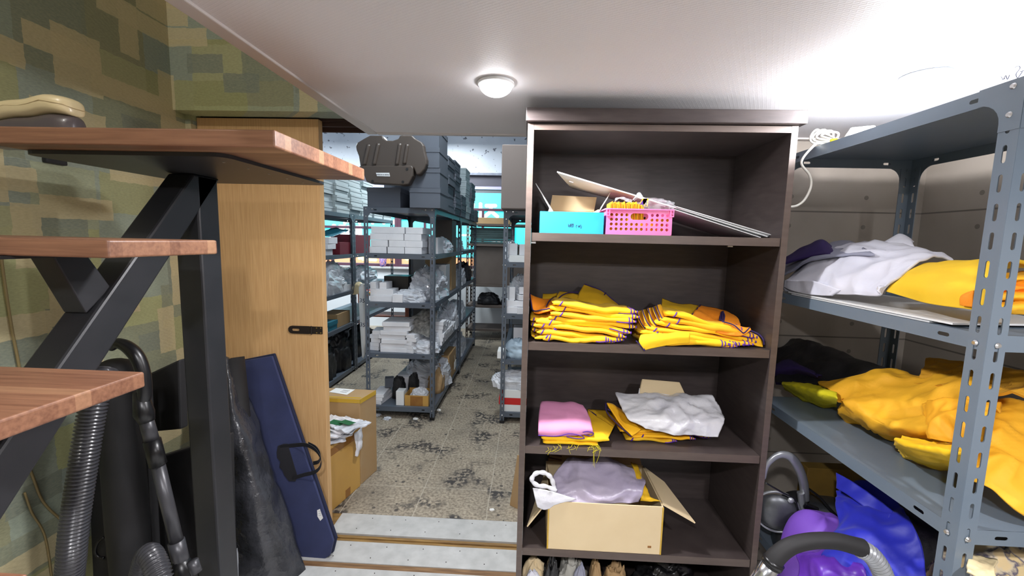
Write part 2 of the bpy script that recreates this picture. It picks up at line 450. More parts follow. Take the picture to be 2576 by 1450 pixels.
class MB:
    def __init__(s):
        s.v, s.f, s.mi = [], [], []

    def add(s, vs, fs, T=None, mi=0):
        o = len(s.v)
        for p in vs:
            p = Vector(p)
            s.v.append(T @ p if T else p)
        for f in fs:
            s.f.append([o+i for i in f])
            s.mi.append(mi)
        return s

    def box(s, x0, x1, y0, y1, z0, z1, T=None, mi=0):
        vs = [(x, y, z) for z in (z0, z1) for y in (y0, y1) for x in (x0, x1)]
        return s.add(vs, [(0, 2, 3, 1), (4, 5, 7, 6), (0, 1, 5, 4), (2, 6, 7, 3), (0, 4, 6, 2), (1, 3, 7, 5)], T, mi)

    def cbox(s, c, size, rot=(0, 0, 0), mi=0):
        T = Matrix.Translation(Vector(c)) @ Euler(rot).to_matrix().to_4x4()
        a, b, h = size[0]/2, size[1]/2, size[2]/2
        return s.box(-a, a, -b, b, -h, h, T, mi)

    def hexa(s, pts, mi=0):
        """eight corners: four of one face, then the four behind them"""
        return s.add(pts, [(3, 2, 1, 0), (4, 5, 6, 7), (0, 1, 5, 4), (1, 2, 6, 5), (2, 3, 7, 6), (3, 0, 4, 7)], None, mi)

    def slab(s, quad, th, mi=0):
        q = [Vector(p) for p in quad]
        n = (q[1]-q[0]).cross(q[3]-q[0]).normalized()*th
        return s.hexa(q+[p+n for p in q], mi)

    def tube(s, pts, r, seg=10, closed=False, mi=0, ell=1.0):
        pts = [Vector(p) for p in pts]
        n = len(pts)
        rs = r if isinstance(r, (list, tuple)) else [r]*n
        up = Vector((0, 0, 1))
        prev = None
        vs = []
        for i, p in enumerate(pts):
            a = pts[(i-1) % n] if (closed or i) else p
            b = pts[(i+1) % n] if (closed or i < n-1) else p
            t = (b-a).normalized()
            if prev is None:
                u = t.cross(up)
                if u.length < 1e-3: u = t.cross(Vector((1, 0, 0)))
            else:
                u = prev - t*prev.dot(t)
            u.normalize()
            prev = u
            q = t.cross(u)
            for k in range(seg):
                an = 2*PI*k/seg
                vs.append(p + (u*math.cos(an)*ell + q*math.sin(an))*rs[i])
        fs = []
        m = n if closed else n-1
        for i in range(m):
            j = (i+1) % n
            for k in range(seg):
                l = (k+1) % seg
                fs.append((i*seg+k, j*seg+k, j*seg+l, i*seg+l))
        if not closed:
            fs.append(tuple(range(seg)))
            fs.append(tuple(range((n-1)*seg, n*seg))[::-1])
        return s.add(vs, fs, None, mi)

    def lathe(s, prof, seg=32, T=None, mi=0):
        vs, fs = [], []
        for r, z in prof:
            for k in range(seg):
                a = 2*PI*k/seg
                vs.append((r*math.cos(a), r*math.sin(a), z))
        for i in range(len(prof)-1):
            for k in range(seg):
                l = (k+1) % seg
                fs.append((i*seg+k, i*seg+l, (i+1)*seg+l, (i+1)*seg+k))
        fs.append(tuple(range(seg))[::-1])
        fs.append(tuple(range((len(prof)-1)*seg, len(prof)*seg)))
        return s.add(vs, fs, T, mi)

    def prism(s, poly, ax, a, b, mi=0):
        """polygon of 2D points extruded along axis ax from a to b"""
        def P(p, t):
            return {0: (t, p[0], p[1]), 1: (p[0], t, p[1]), 2: (p[0], p[1], t)}[ax]
        n = len(poly)
        vs = [P(p, a) for p in poly]+[P(p, b) for p in poly]
        fs = [tuple(range(n))[::-1], tuple(range(n, 2*n))]+[(i, (i+1) % n, n+(i+1) % n, n+i) for i in range(n)]
        return s.add(vs, fs, None, mi)

    def bbox(s):
        lo = Vector([min(p[i] for p in s.v) for i in range(3)])
        hi = Vector([max(p[i] for p in s.v) for i in range(3)])
        return lo, hi

    def build(s, name, m, parent=None, bevel=0.0, smooth=False, sub=0, seg=2, **props):
        if parent is not None:
            org = ORG[parent.name]
        else:
            lo, hi = s.bbox()
            org = Vector(((lo.x+hi.x)/2, (lo.y+hi.y)/2, lo.z))
        me = bpy.data.meshes.new(name)
        me.from_pydata([tuple(p-org) for p in s.v], [], s.f)
        ms = m if isinstance(m, (list, tuple)) else [m]
        for k in ms: me.materials.append(M[k] if isinstance(k, str) else k)
        if len(ms) > 1: me.polygons.foreach_set('material_index', s.mi)
        me.validate()
        bm = bmesh.new(); bm.from_mesh(me)
        bmesh.ops.recalc_face_normals(bm, faces=bm.faces)
        bm.to_mesh(me); bm.free()
        if smooth:
            me.polygons.foreach_set('use_smooth', [True]*len(me.polygons))
        me.update()
        o = bpy.data.objects.new(name, me)
        COL.objects.link(o)
        if parent is not None:
            o.parent = parent
        else:
            o.location = org
        ORG[o.name] = org
        if bevel:
            b = o.modifiers.new('bevel', 'BEVEL')
            b.width, b.segments, b.limit_method, b.angle_limit = bevel, seg, 'ANGLE', 0.6
            b.harden_normals = False
        if sub:
            d = o.modifiers.new('subsurf', 'SUBSURF')
            d.levels = d.render_levels = sub
        for k, v in props.items(): o[k] = v
        return o


def tag(o, label, cat, group=None, kind=None):
    o['label'] = label
    o['category'] = cat
    if group: o['group'] = group
    if kind: o['kind'] = kind
    return o


def thing(name, label, cat, loc, group=None):
    o = bpy.data.objects.new(name, None)
    o.empty_display_size = 0.05
    COL.objects.link(o)
    o.location = loc
    ORG[o.name] = Vector(loc)
    return tag(o, label, cat, group)


def struct(o):
    o['kind'] = 'structure'
    return o


def dup(root, loc, label, group=None):
    """a copy of a thing with copies of its parts and their sub-parts, moved so that its origin is at loc"""
    r = root.copy(); COL.objects.link(r); r.location = loc
    ORG[r.name] = Vector(loc)
    r['label'] = label
    if group: r['group'] = group
    for ch in root.children:
        c2 = ch.copy(); COL.objects.link(c2); c2.parent = r
        for g in ch.children:
            d = g.copy(); COL.objects.link(d); d.parent = c2
    return r


def plate(outline, holes, th):
    """flat plate in the local xy plane with through holes, thickness th: (verts, faces)"""
    cu = bpy.data.curves.new('tmp', 'CURVE')
    cu.dimensions = '2D'; cu.fill_mode = 'BOTH'; cu.extrude = th/2
    for poly in [outline]+holes:
        sp = cu.splines.new('POLY')
        sp.points.add(len(poly)-1)
        for i, p in enumerate(poly): sp.points[i].co = (p[0], p[1], 0, 1)
        sp.use_cyclic_u = True
    o = bpy.data.objects.new('tmp', cu)
    COL.objects.link(o)
    dg = bpy.context.evaluated_depsgraph_get()
    me = bpy.data.meshes.new_from_object(o.evaluated_get(dg))
    vs = [v.co.copy() for v in me.vertices]
    fs = [tuple(p.vertices) for p in me.polygons]
    bpy.data.objects.remove(o); bpy.data.curves.remove(cu); bpy.data.meshes.remove(me)
    return vs, fs


def pill(cx, cy, w, h, n=4):
    """rounded slot outline, upright when h > w"""
    r = min(w, h)/2
    out = []
    if h >= w:
        for k in range(n+1): a = PI*k/n; out.append((cx+r*math.cos(a), cy+h/2-r+r*math.sin(a)))
        for k in range(n+1): a = PI+PI*k/n; out.append((cx+r*math.cos(a), cy-h/2+r+r*math.sin(a)))
    else:
        for k in range(n+1): a = -PI/2+PI*k/n; out.append((cx+w/2-r+r*math.cos(a), cy+r*math.sin(a)))
        for k in range(n+1): a = PI/2+PI*k/n; out.append((cx-w/2+r+r*math.cos(a), cy+r*math.sin(a)))
    return out


def rrect(x0, x1, y0, y1, r, n=4):
    out = []
    for cx, cy, a0 in ((x1-r, y1-r, 0), (x0+r, y1-r, PI/2), (x0+r, y0+r, PI), (x1-r, y0+r, 1.5*PI)):
        for k in range(n+1):
            a = a0+PI/2*k/n
            out.append((cx+r*math.cos(a), cy+r*math.sin(a)))
    return out


def cr(p0, p1, p2, p3, t):
    return 0.5*((2*p1)+(p2-p0)*t+(2*p0-5*p1+4*p2-p3)*t*t+(3*p1-p0-3*p2+p3)*t*t*t)


def spline(pts, n=8, closed=False):
    pts = [Vector(p) for p in pts]
    out = []
    m = len(pts)
    for i in range(m if closed else m-1):
        g = (lambda k: pts[k % m]) if closed else (lambda k: pts[max(0, min(m-1, k))])
        for j in range(n):
            out.append(cr(g(i-1), g(i), g(i+1), g(i+2), j/n))
    if not closed: out.append(pts[-1])
    return out


def patch(rows, th=0.004, res=7, amp=0.0, freq=12.0, seed=0, ridge=0.0, rdir=(1, 0, 0), rfreq=30.0, crease=0.0, cfreq=9.0):
    """cloth surface through a grid of control points, given a thickness and small folds"""
    rows = [spline(r, res) for r in rows]
    cols = [spline([r[i] for r in rows], res) for i in range(len(rows[0]))]
    nu, nv = len(cols), len(cols[0])
    g = [[cols[i][j] for j in range(nv)] for i in range(nu)]
    sv = Vector((seed*3.1, seed*1.7, seed*0.9))
    rd = Vector(rdir)
    nr = {}
    for i in range(nu):
        for j in range(nv):
            a = g[min(i+1, nu-1)][j]-g[max(i-1, 0)][j]
            b = g[i][min(j+1, nv-1)]-g[i][max(j-1, 0)]
            n = a.cross(b)
            nr[i, j] = n.normalized() if n.length > 1e-9 else Vector((0, 0, 1))
    vt, vb = [], []
    for i in range(nu):
        for j in range(nv):
            p = g[i][j]
            d = amp*noise.noise(p*freq+sv)+amp*0.5*noise.noise(p*freq*2.3+sv)
            if ridge:
                q = rd.dot(p)*rfreq+2.2*noise.noise(p*5+sv)
                d += ridge*(1-abs(math.sin(q)))**1.5
            if crease:
                q3 = p+0.05*noise.noise_vector(p*6+sv)
                d += crease*(0.35-2.2*abs(noise.noise(q3*cfreq+sv)))+crease*0.45*(0.3-1.8*abs(noise.noise(q3*cfreq*2.4-sv)))
            n = nr[i, j]
            vt.append(p+n*d)
            vb.append(p+n*(d-th))
    fs = []
    N_ = nu*nv
    for i in range(nu-1):
        for j in range(nv-1):
            a, b, c, d = i*nv+j, (i+1)*nv+j, (i+1)*nv+j+1, i*nv+j+1
            fs.append((a, b, c, d)); fs.append((N_+d, N_+c, N_+b, N_+a))
    rim = [i*nv for i in range(nu)]+[(nu-1)*nv+j for j in range(1, nv)]+[i*nv+nv-1 for i in range(nu-2, -1, -1)]+[j for j in range(nv-2, 0, -1)]
    for k in range(len(rim)):
        a, b = rim[k], rim[(k+1) % len(rim)]
        fs.append((a, N_+a, N_+b, b))
    return MB().add(vt+vb, fs)


def heap(cx, cy, z, rx, ry, h, seed=0, rot=0.0, p=2.4, fold=0.12, ffreq=5.0, fdir=0.4, crumple=0.05, res=26, peak=(0, 0), wob=0.12, sharp=1.0):
    """a closed soft heap of cloth or a stuffed bag: domed, creased and folded all round, flat underside on z"""
    sv = Vector((seed*2.3, seed*5.1, seed))
    nu, nv = max(8, res-4), max(16, int(res*1.6))
    e = 2.0/p
    c_, s_ = math.cos(rot), math.sin(rot)
    vs, fs = [], []
    sp = lambda v, k: math.copysign(abs(v)**k, v)
    for i in range(nu+1):
        th = PI/2*i/nu
        for j in range(nv):
            ph = 2*PI*j/nv
            d = Vector((math.sin(th)*math.cos(ph), math.sin(th)*math.sin(ph), math.cos(th)))
            x, y, zz = sp(d.x, e)*rx, sp(d.y, e)*ry, abs(d.z)**(e*0.8)*h
            q = d+0.35*noise.noise_vector(d*1.6+sv)
            f = 1+wob*0.9*noise.noise(Vector((math.cos(ph)*1.3, math.sin(ph)*1.3, seed*1.3)))
            f += crumple*(0.9*noise.noise(q*2.1+sv)+0.45-1.9*abs(noise.noise(q*2.7-sv))+0.2-0.8*abs(noise.noise(q*6.1+sv)))
            f += 0.55*fold*(abs(math.sin(ph*ffreq*0.9+5*noise.noise(q*1.3+sv)))-0.6)*math.sin(th)*(0.35+0.65*d.z)
            x, y = x*f, y*f
            zz = zz*(1+0.8*(f-1))
            if i == nu: zz = 0.0
            vs.append((cx+x*c_-y*s_, cy+x*s_+y*c_, z+max(zz, 0.0)))
    for i in range(nu):
        for j in range(nv):
            k = (j+1) % nv
            if i == 0: fs.append((0, (i+1)*nv+j, (i+1)*nv+k))
            else: fs.append((i*nv+j, (i+1)*nv+j, (i+1)*nv+k, i*nv+k))
    fs.append(tuple(nu*nv+j for j in range(nv)))
    # ring 0 collapses to one point: drop the unused copies
    used = {0: 0}
    out = [vs[0]]
    for f in fs:
        for v in f:
            if v not in used: used[v] = len(out); out.append(vs[v])
    return MB().add(out, [tuple(used[v] for v in f) for f in fs])


def hose(pts, r, pitch=0.009, depth=0.0022, seg=14):
    """ribbed hose along a path"""
    pts = spline(pts, 24)
    L = [0]
    for a, b in zip(pts, pts[1:]): L.append(L[-1]+(b-a).length)
    n = int(L[-1]/pitch*4)
    out, rs = [], []
    k = 0
    for i in range(n+1):
        d = L[-1]*i/n
        while k < len(L)-2 and L[k+1] < d: k += 1
        t = (d-L[k])/max(1e-9, L[k+1]-L[k])
        out.append(pts[k].lerp(pts[k+1], min(1, t)))
        rs.append(r+depth*(1 if i % 4 in (1, 2) else -1)*0.5)
    return MB().tube(out, rs, seg)


ORD = ['lowest', 'second lowest', 'third lowest', 'fourth lowest', 'fifth lowest', 'sixth lowest', 'seventh lowest', 'eighth lowest', 'ninth lowest', 'tenth lowest', 'eleventh lowest', 'twelfth lowest']


def text_part(name, body, size, loc, rot, parent, m='ink', ext=0.0005):
    """raised or printed lettering as a mesh part"""
    cu = bpy.data.curves.new('tmp', 'FONT'); cu.body = body; cu.size = size; cu.extrude = ext; cu.align_x = 'CENTER'; cu.align_y = 'CENTER'
    o = bpy.data.objects.new('tmp', cu); COL.objects.link(o)
    me = bpy.data.meshes.new_from_object(o.evaluated_get(bpy.context.evaluated_depsgraph_get()))
    bpy.data.objects.remove(o); bpy.data.curves.remove(cu)
    T = Matrix.Translation(Vector(loc)) @ Euler(rot).to_matrix().to_4x4()
    mb = MB().add([v.co.copy() for v in me.vertices], [tuple(p.vertices) for p in me.polygons], T)
    bpy.data.meshes.remove(me)
    return mb.build(name, m, parent)

# ================================================================ THE ROOM
CEIL, CEDGE, CFAR = 1.86, -0.695, 1.80
b = MB().box(-1.5, 1.6, -1.6, 1.62, -0.12, -0.005)
struct(b.build('floor', mat('pale_bounce_floor', srgb(206, 206, 206), 0.6, 0, srgb(194, 194, 194), 6)))  # mostly unseen floor, made pale to bounce light up to the ceiling
b = MB().box(-4.6, 2.3, 1.9835, 6.8, -0.12, 0.0)
struct(b.build('floor_back_room', 'floor'))
b = MB().box(CEDGE+0.012, 1.6, -1.6, CFAR-0.012, CEIL, CEIL+0.09)
struct(b.build('ceiling', 'ceiling'))
# pale moulding that closes the ceiling edge on the stair side and the far side
b = MB()
b.box(CEDGE-0.006, CEDGE+0.036, -1.6, CFAR, CEIL-0.006, CEIL+0.1)
struct(b.build('trim_1', 'ceiling_trim', bevel=0.003))
b = MB().box(CEDGE+0.0365, 1.55, CFAR-0.02, CFAR+0.006, CEIL-0.006, CEIL+0.1)
struct(b.build('trim_2', 'ceiling_trim', bevel=0.003))
# walls
b = MB().box(-1.62, -1.5, -1.6, 1.95, -0.1, 3.1)
struct(b.build('wall_left', 'wallpaper'))
b = MB().box(-1.5, CEDGE-0.008, 1.742, 1.828, 1.929, 3.1)
b.box(-1.5, 1.6, 1.829, 1.86, 1.935, 3.1)
b.box(-1.5, 1.6, 1.86, 1.95, 2.0, 3.1)
struct(b.build('wall_front', 'wallpaper'))
b = MB().box(-1.5, -1.475, 1.801, 1.95, -0.1, 1.935)
struct(b.build('wall_return', 'wallpaper'))
b = MB().box(0.30, 1.6, 1.815, 1.95, -0.1, 1.935)
struct(b.build('wall_back', 'concrete_paper'))
b = MB().box(1.6, 1.72, -1.6, 1.95, -0.1, 3.1)
struct(b.build('wall_right', 'concrete_paper'))
b = MB().box(-1.62, 1.72, -1.72, -1.6, -0.1, 3.1)
struct(b.build('wall_rear', 'concrete_paper'))
b = MB().box(-1.62, 1.72, -1.72, 1.95, 3.1, 3.2)
struct(b.build('ceiling_upper', 'ceiling'))
# brown header with the two tracks of the sliding door
b = MB()
b.box(-1.475, 0.3, 1.862, 1.95, 1.925, 1.999)
b.box(-1.475, 0.3, 1.875, 1.885, 1.905, 1.925)
b.box(-1.475, 0.3, 1.94, 1.95, 1.897, 1.925)
struct(b.build('trim_header', 'header_brown'))
# threshold: metal plates and wooden rails
for i, (y0, y1, x0) in enumerate(((1.8375, 1.983, -0.935), (1.66, 1.787, -1.475), (1.53, 1.628, -1.475))):
    b = MB().box(x0, 0.3, y0, y1, -0.03, 0.0)
    for k in range(16):
        for yy in (y0+0.25*(y1-y0), y0+0.8*(y1-y0)):
            xx = x0+0.12+k*0.17+(0.05 if yy > (y0+y1)/2 else 0)
            if xx < 0.25: b.tube([(xx, yy, -0.001), (xx, yy, 0.0008)], 0.0025, 8, mi=1)
    struct(b.build('floor_plate_%d' % (i+1), ['plate_metal', 'iron']))
b = MB()
for y0, y1, z in ((1.7872, 1.80, -0.001), (1.80, 1.812, -0.008), (1.812, 1.826, -0.002), (1.826, 1.8373, -0.009)):
    b.box(-1.475, 0.3, y0, y1, -0.03, z)
b.box(-1.475, -0.9352, 1.8373, 1.983, -0.03, -0.003)
struct(b.build('trim_rail_1', mat('rail_wood', srgb(150, 118, 66), 0.6, 0, srgb(112, 84, 50), 30, 0.2, 80, stretch=(0.3, 3, 1))))
b = MB().box(-1.475, 0.3, 1.6282, 1.6598, -0.03, -0.004)
struct(b.build('trim_rail_2', mat('rail_wood_dark', srgb(136, 104, 70), 0.6, 0, srgb(104, 76, 50), 30, 0.2, 80, stretch=(0.3, 3, 1))))

# sliding door, left leaf, with its hasp
b = MB().box(-1.472, -0.93, 1.83, 1.8665, -0.002, 1.924)
dr = struct(b.build('door_1', 'oak', bevel=0.0015))
p0, p1 = at(726, 829, Y=1.829), at(808, 829, Y=1.829)
zc, xl, xr = p0.z, p0.x, -0.935
b = MB()
vs, fs = plate([(x, y) for x, y in pill(0, 0, 0.115, 0.036, 5)], [pill(-0.022, 0, 0.035, 0.011, 4)], 0.003)
T = Matrix.Translation(Vector((xl+0.0575, 1.8265, zc))) @ Matrix.Rotation(PI/2, 4, 'X')
b.add(vs, fs, T)
b.box(xl+0.10, xr, 1.8265, 1.8299, zc-0.017, zc+0.017)
b.tube([(xl+0.108, 1.825, zc-0.019), (xl+0.108, 1.825, zc+0.019)], 0.0035, 10)
hs = b.build('hasp', 'iron', dr, bevel=0.0006)
b = MB()
for dx in (0.011, 0.03):
    for dz in (-0.011, 0.011): b.cbox((xr-dx+0.004, 1.826, zc+dz), (0.005, 0.003, 0.005))
b.build('screw', 'brass', hs)

# back room shell
struct(MB().box(-4.7, -4.6, 1.95, 6.8, -0.1, 3.3).build('wall_back_room_left', 'concrete'))
struct(MB().box(2.3, 2.4, 1.95, 6.8, -0.1, 3.3).build('wall_back_room_right', 'concrete'))
struct(MB().box(-4.7, 2.4, 1.95, 6.9, 3.3, 3.4).build('ceiling_back_room', 'concrete'))
b = MB().box(-4.6, -1.62, 1.95, 1.983, 0, 3.3)
struct(b.build('wall_back_room_near', 'concrete'))
b = MB().box(-1.62, 2.3, 1.951, 1.983, 2.0, 3.3).box(0.9, 2.3, 1.951, 1.983, 0, 2.0)
struct(b.build('wall_back_room_over_door', 'concrete'))
WY = 6.6
b = MB()
b.box(-4.6, 2.3, WY, WY+0.2, 2.46, 3.3)
struct(b.build('wall_window_head', 'concrete'))
b = MB()
b.box(-4.6, 2.3, WY-0.03, WY+0.2, 2.425, 2.459)
struct(b.build('trim_beam_edge', mat('raw_beam_edge', srgb(150, 154, 168), 0.85, 0, srgb(128, 132, 146), 14)))
b = MB().box(-4.6, 2.3, WY+0.04, WY+0.2, 2.27, 2.424)
struct(b.build('wall_window_lintel', 'dark_wall'))
b = MB().box(-4.6, -3.75, WY, WY+0.2, 0.97, 2.27).box(1.2, 2.3, WY, WY+0.2, 0.97, 2.27)
struct(b.build('wall_window_side', 'concrete'))
b = MB().box(-4.6, 2.3, WY, WY+0.2, 0, 0.94)
struct(b.build('wall_window_sill', mat('painted_sill_wall', srgb(206, 210, 214), 0.7)))
b = MB().box(-4.6, 2.3, WY-0.06, WY+0.2, 0.94, 0.97)
struct(b.build('trim_sill', 'plate_metal', bevel=0.004))
wins = [(-3.75, -2.13, 1.585), (-2.13, -1.26, 1.745), (-1.26, 1.2, 1.905)]
for i, (x0, x1, zt) in enumerate(wins):
    f = MB()
    y0, y1 = WY+0.05, WY+0.10
    f.box(x0, x0+0.05, y0, y1, 0.97, 2.27).box(x1-0.05, x1, y0, y1, 0.97, 2.27)
    f.box(x0+0.05, x1-0.05, y0, y1, 0.97, 1.01)
    f.box(x0+0.05, x1-0.05, y0, y1, zt-0.02, zt+0.02)
    xm = x0+0.05
    nm = 2 if x1-x0 > 1.2 else 1
    if i == 2: nm = 4
    for k in range(1, nm+1):
        xx = x0+(x1-x0)*k/(nm+1)
        f.box(xx-0.018, xx+0.018, y0+0.003, y1-0.003, 1.01, zt-0.02)
    wo = struct(f.build('window_%d' % (i+1), 'frame_purple', bevel=0.003))
    MB().box(x0+0.05, x1-0.05, y0+0.02, y0+0.025, 1.01, zt-0.02).box(x0+0.05, x1-0.05, y0+0.02, y0+0.025, zt+0.02, 2.22).build('pane', 'glass', wo)
    MB().box(x0+0.05, x1-0.05, y0, y1, 2.22, 2.269).build('head_rail', 'frame_white', wo)

struct(MB().box(-6.5, 3.5, 6.81, 9.0, -0.12, 0.0).build('floor_outside', mat('dark_asphalt', srgb(60, 60, 64), 0.8)))
struct(MB().box(-6.5, 3.5, 8.755, 9.0, 0.0, 5.0).build('wall_outside', mat('night_facade', srgb(40, 42, 50), 0.8)))
# bright shop sign across the street, seen through the windows
SY = 8.6
sg = thing('shop_sign', 'lit cyan and orange shop sign with white letters outside the windows', 'sign', (-1.5, SY, 0.9))
MB().box(-5.2, 1.5, SY, SY+0.15, 1.07, 2.38).build('cyan_panel', 'led_cyan', sg, label='glowing cyan upper panel')
MB().box(-5.2, 1.5, SY, SY+0.15, 0.90, 1.045).build('orange_panel', 'led_orange', sg, label='glowing orange lower strip')
MB().box(-5.2, 1.5, SY+0.005, SY+0.14, 1.0455, 1.0695).box(-5.2, 1.5, SY+0.005, SY+0.14, 2.381, 2.42).build('casing', 'frame_purple', sg)


def strokes(lst, w, parent, name, m, Y, dep=0.03):
    g = MB()
    for st in lst:
        P = [at(x, y, Y=Y) for x, y in st]
        if len(P) == 1: P = [P[0]+Vector((-0.02, 0, 0)), P[0]+Vector((0.02, 0, 0))]
        pts = []
        for a_, b_ in zip(P, P[1:]):
            for t in range(7): pts.append(a_.lerp(b_, t/6))
        for p in pts:
            g.tube([(p.x, Y-dep, p.z), (p.x, Y+0.002, p.z)], w, 10)
    return g.build(name, m, parent)


yl = SY-0.012
strokes([[(1190, 515), (1188, 524)], [(1209, 514), (1209, 547)], [(1224, 518), (1246, 518)], [(1235, 523), (1233, 534), (1220, 545)], [(1235, 531), (1251, 545)]], 0.036, sg, 'large_letter', 'led_white', yl)
strokes([[(841, 569), (841, 575)], [(840, 583), (836, 596)], [(841, 583), (846, 595)], [(857, 571), (866, 571)], [(861, 575), (861, 583), (853, 596)], [(861, 583), (869, 596)],
         [(877, 572), (877, 594)], [(884, 583), (896, 583)], [(906, 572), (906, 596)], [(899, 573), (893, 590)]], 0.042, sg, 'large_letter', 'led_white', yl)
strokes([[(x, 558)] if k % 3 else [(x, 556), (x, 562)] for k, x in enumerate((868, 876, 893, 905, 915, 925, 938, 945, 958, 966, 975, 984, 992, 1001))], 0.026, sg, 'small_letter', 'led_white', yl)
strokes([[(1230, 611), (1245, 611)], [(1255, 611)], [(1269, 611)], [(1281, 611), (1285, 611)], [(1160, 592), (1200, 592)]], 0.022, sg, 'small_letter', 'led_white', yl)
strokes([[(905, 650), (925, 647), (940, 652)], [(1020, 648), (1025, 652)], [(915, 653), (945, 654)]], 0.034, sg, 'amber_emblem', 'led_amber', yl)
tag(MB().box(-5.0, 1.5, 8.0, 8.12, 0.001, 0.62).box(-5.0, 1.5, 7.97, 8.15, 0.62, 0.66).build('parapet', mat('parapet_green', srgb(70, 90, 84), 0.7)), 'low green parapet outside the windows under the lit sign', 'parapet')
# amber lit neighbour sign partly hidden by the right rack
v = at(1278, 535, Y=SY-0.4)
t = thing('blade_sign', 'narrow amber lit blade sign outside behind the right rack post', 'sign', (v.x, SY-0.4, v.z-0.28))
MB().box(v.x-0.02, v.x+0.10, SY-0.45, SY-0.35, v.z-0.28, v.z+0.12).build('lit_panel', 'led_amber', t, bevel=0.01)
MB().box(v.x+0.03, v.x+0.05, SY-0.35, SY-0.001, v.z-0.1, v.z-0.08).build('bracket', 'iron', t)

# ================================================================ LAMPS
def dome_lamp(k, label):
    x, y, z = LAMPS[k]['p']
    z = CEIL
    t = thing('ceiling_lamp', label, 'lamp', (x, y, z), 'round white ceiling lamps')
    MB().lathe([(0.051, z-0.0005), (0.053, z-0.007), (0.047, z-0.010)], 40, Matrix.Translation((x, y, 0))).build('rim', 'board_white', t, smooth=True)
    prof = [(0.046*math.cos(a), z-0.008-0.030*math.sin(a)) for a in [i*PI/2/8 for i in range(8)]]
    MB().lathe(prof+[(0.004, z-0.038)], 36, Matrix.Translation((x, y, 0))).build('diffuser', 'lamp_glow', t, smooth=True, label='glowing white diffuser')
    down = LAMPS[k]['down']
    l = bpy.data.lights.new('bulb_light', 'AREA' if down else 'POINT')
    l.energy = LAMPS[k]['w']; l.color = (0.98, 0.97, 1.0)
    if down: l.shape = 'DISK'; l.size = 0.09
    else: l.shadow_soft_size = 0.03
    lo = bpy.data.objects.new('bulb_light', l); COL.objects.link(lo)
    lo.location = (0, 0, -0.045 if down else -0.07); lo.parent = t
    return t


dome_lamp('front', 'small round glowing lamp on the white ceiling in front of the dark bookcase')
dome_lamp('rack', 'dazzling ceiling lamp above the steel rack of yellow cloth')
dome_lamp('near', 'unseen ceiling lamp added overhead in the middle of the room')
dome_lamp('side', 'unseen ceiling lamp added overhead near the right wall')
x, y, z = STAIR_FILL['p']
l = bpy.data.lights.new('stairwell_fill_light', 'POINT'); l.energy = STAIR_FILL['w']; l.shadow_soft_size = 0.06; l.color = (1.0, 0.97, 0.91)  # bare fill light for the stairs, no lamp modelled
lo = bpy.data.objects.new('stairwell_fill_light', l); COL.objects.link(lo); lo.location = (x, y, z)
for i, (x, y, z, wt) in enumerate(TUBES):
    t = thing('strip_light', 'fluorescent strip light high in the back room, ' + ('over the left rack', 'by the windows', 'above the doorway')[i], 'lamp', (x, y, z))
    MB().box(x-0.04, x+0.04, y-0.6, y+0.6, z, z+0.06).build('housing', 'board_white', t, bevel=0.004)
    MB().tube([(x, y-0.57, z-0.02), (x, y+0.57, z-0.02)], 0.015, 12).build('lamp_tube', 'tube_glow', t, smooth=True)
    MB().tube([(x, y, z+0.06), (x, y, 3.299)], 0.008, 8).build('rod', 'iron', t)
    l = bpy.data.lights.new('tube_light', 'AREA'); l.shape = 'RECTANGLE'; l.size = 0.1; l.size_y = 1.15
    l.energy = wt; l.color = (0.88, 0.96, 1.0)
    lo = bpy.data.objects.new('tube_light', l); COL.objects.link(lo); lo.parent = t; lo.location = (0, 0, -0.05)

# ================================================================ STAIRCASE
st = thing('staircase', 'open staircase of striped butcher block treads on black steel beams', 'staircase', (-1.0, 1.2, 0))


def tread(x0, x1, y0, y1, z0, z1, label=None):
    o = MB().box(x0, x1, y0, y1, z0, z1).build('tread', 'butcher', st, bevel=0.004, seg=3)
    if label: o['label'] = label
    return o


tread(-1.14, -0.52, 0.846, 1.304, 1.597, 1.632, 'deep top landing board')
tread(-1.3, -0.7, 0.666, 0.910, 1.376, 1.407, 'middle tread at eye level')
tread(-1.3, -0.7, 0.470, 0.714, 1.138, 1.167, 'lower tread seen from above')
tread(-1.3, -0.7, 0.27, 0.515, 0.905, 0.935, 'lowest tread')
b = MB().prism(rrect(-1.139, -0.672, 0.905, 1.372, 0.03), 2, 1.588, 1.5965)
pl = b.build('bearing_plate', 'black_steel', st)
b = MB()
for k in range(5): b.tube([(-0.72, 0.97+k*0.085, 1.5875), (-0.72, 0.97+k*0.085, 1.5865)], 0.003, 8)
b.build('screw', 'zinc', pl)
MB().box(-1.025, -0.95, 1.17, 1.25, 0.0, 1.5875).build('post', 'black_steel', st, bevel=0.006)
# slanting main beam: square tube whose upper right edge runs through (y 1.075, z 1.489) and (y .784, z 1.147)
dv = Vector((0, 0.784-1.075, 1.147-1.489)).normalized()
nv = Vector((0, -dv.z, dv.y))
if nv.z < 0: nv = -nv
top = Vector((0, 1.075, 1.489))
A = top - dv*0.126
E_ = top + dv*1.62
def beam(a, e, wd, x0, x1, name, **kw):
    sl = (e.z-a.z)/(e.y-a.y)
    zt_ = 1.5875
    yt = a.y+(zt_-a.z)/sl
    lo = a-nv*wd
    yl_ = lo.y+(zt_-lo.z)/sl
    q = [Vector((x0, yt, zt_)), Vector((x1, yt, zt_)), Vector((x1, yl_, zt_)), Vector((x0, yl_, zt_))]
    f = [Vector((x0, e.y, e.z)), Vector((x1, e.y, e.z)), Vector((x1, (e-nv*wd).y, (e-nv*wd).z)), Vector((x0, (e-nv*wd).y, (e-nv*wd).z))]
    return MB().hexa(q+f).build(name, 'black_steel', st, bevel=0.006, **kw)
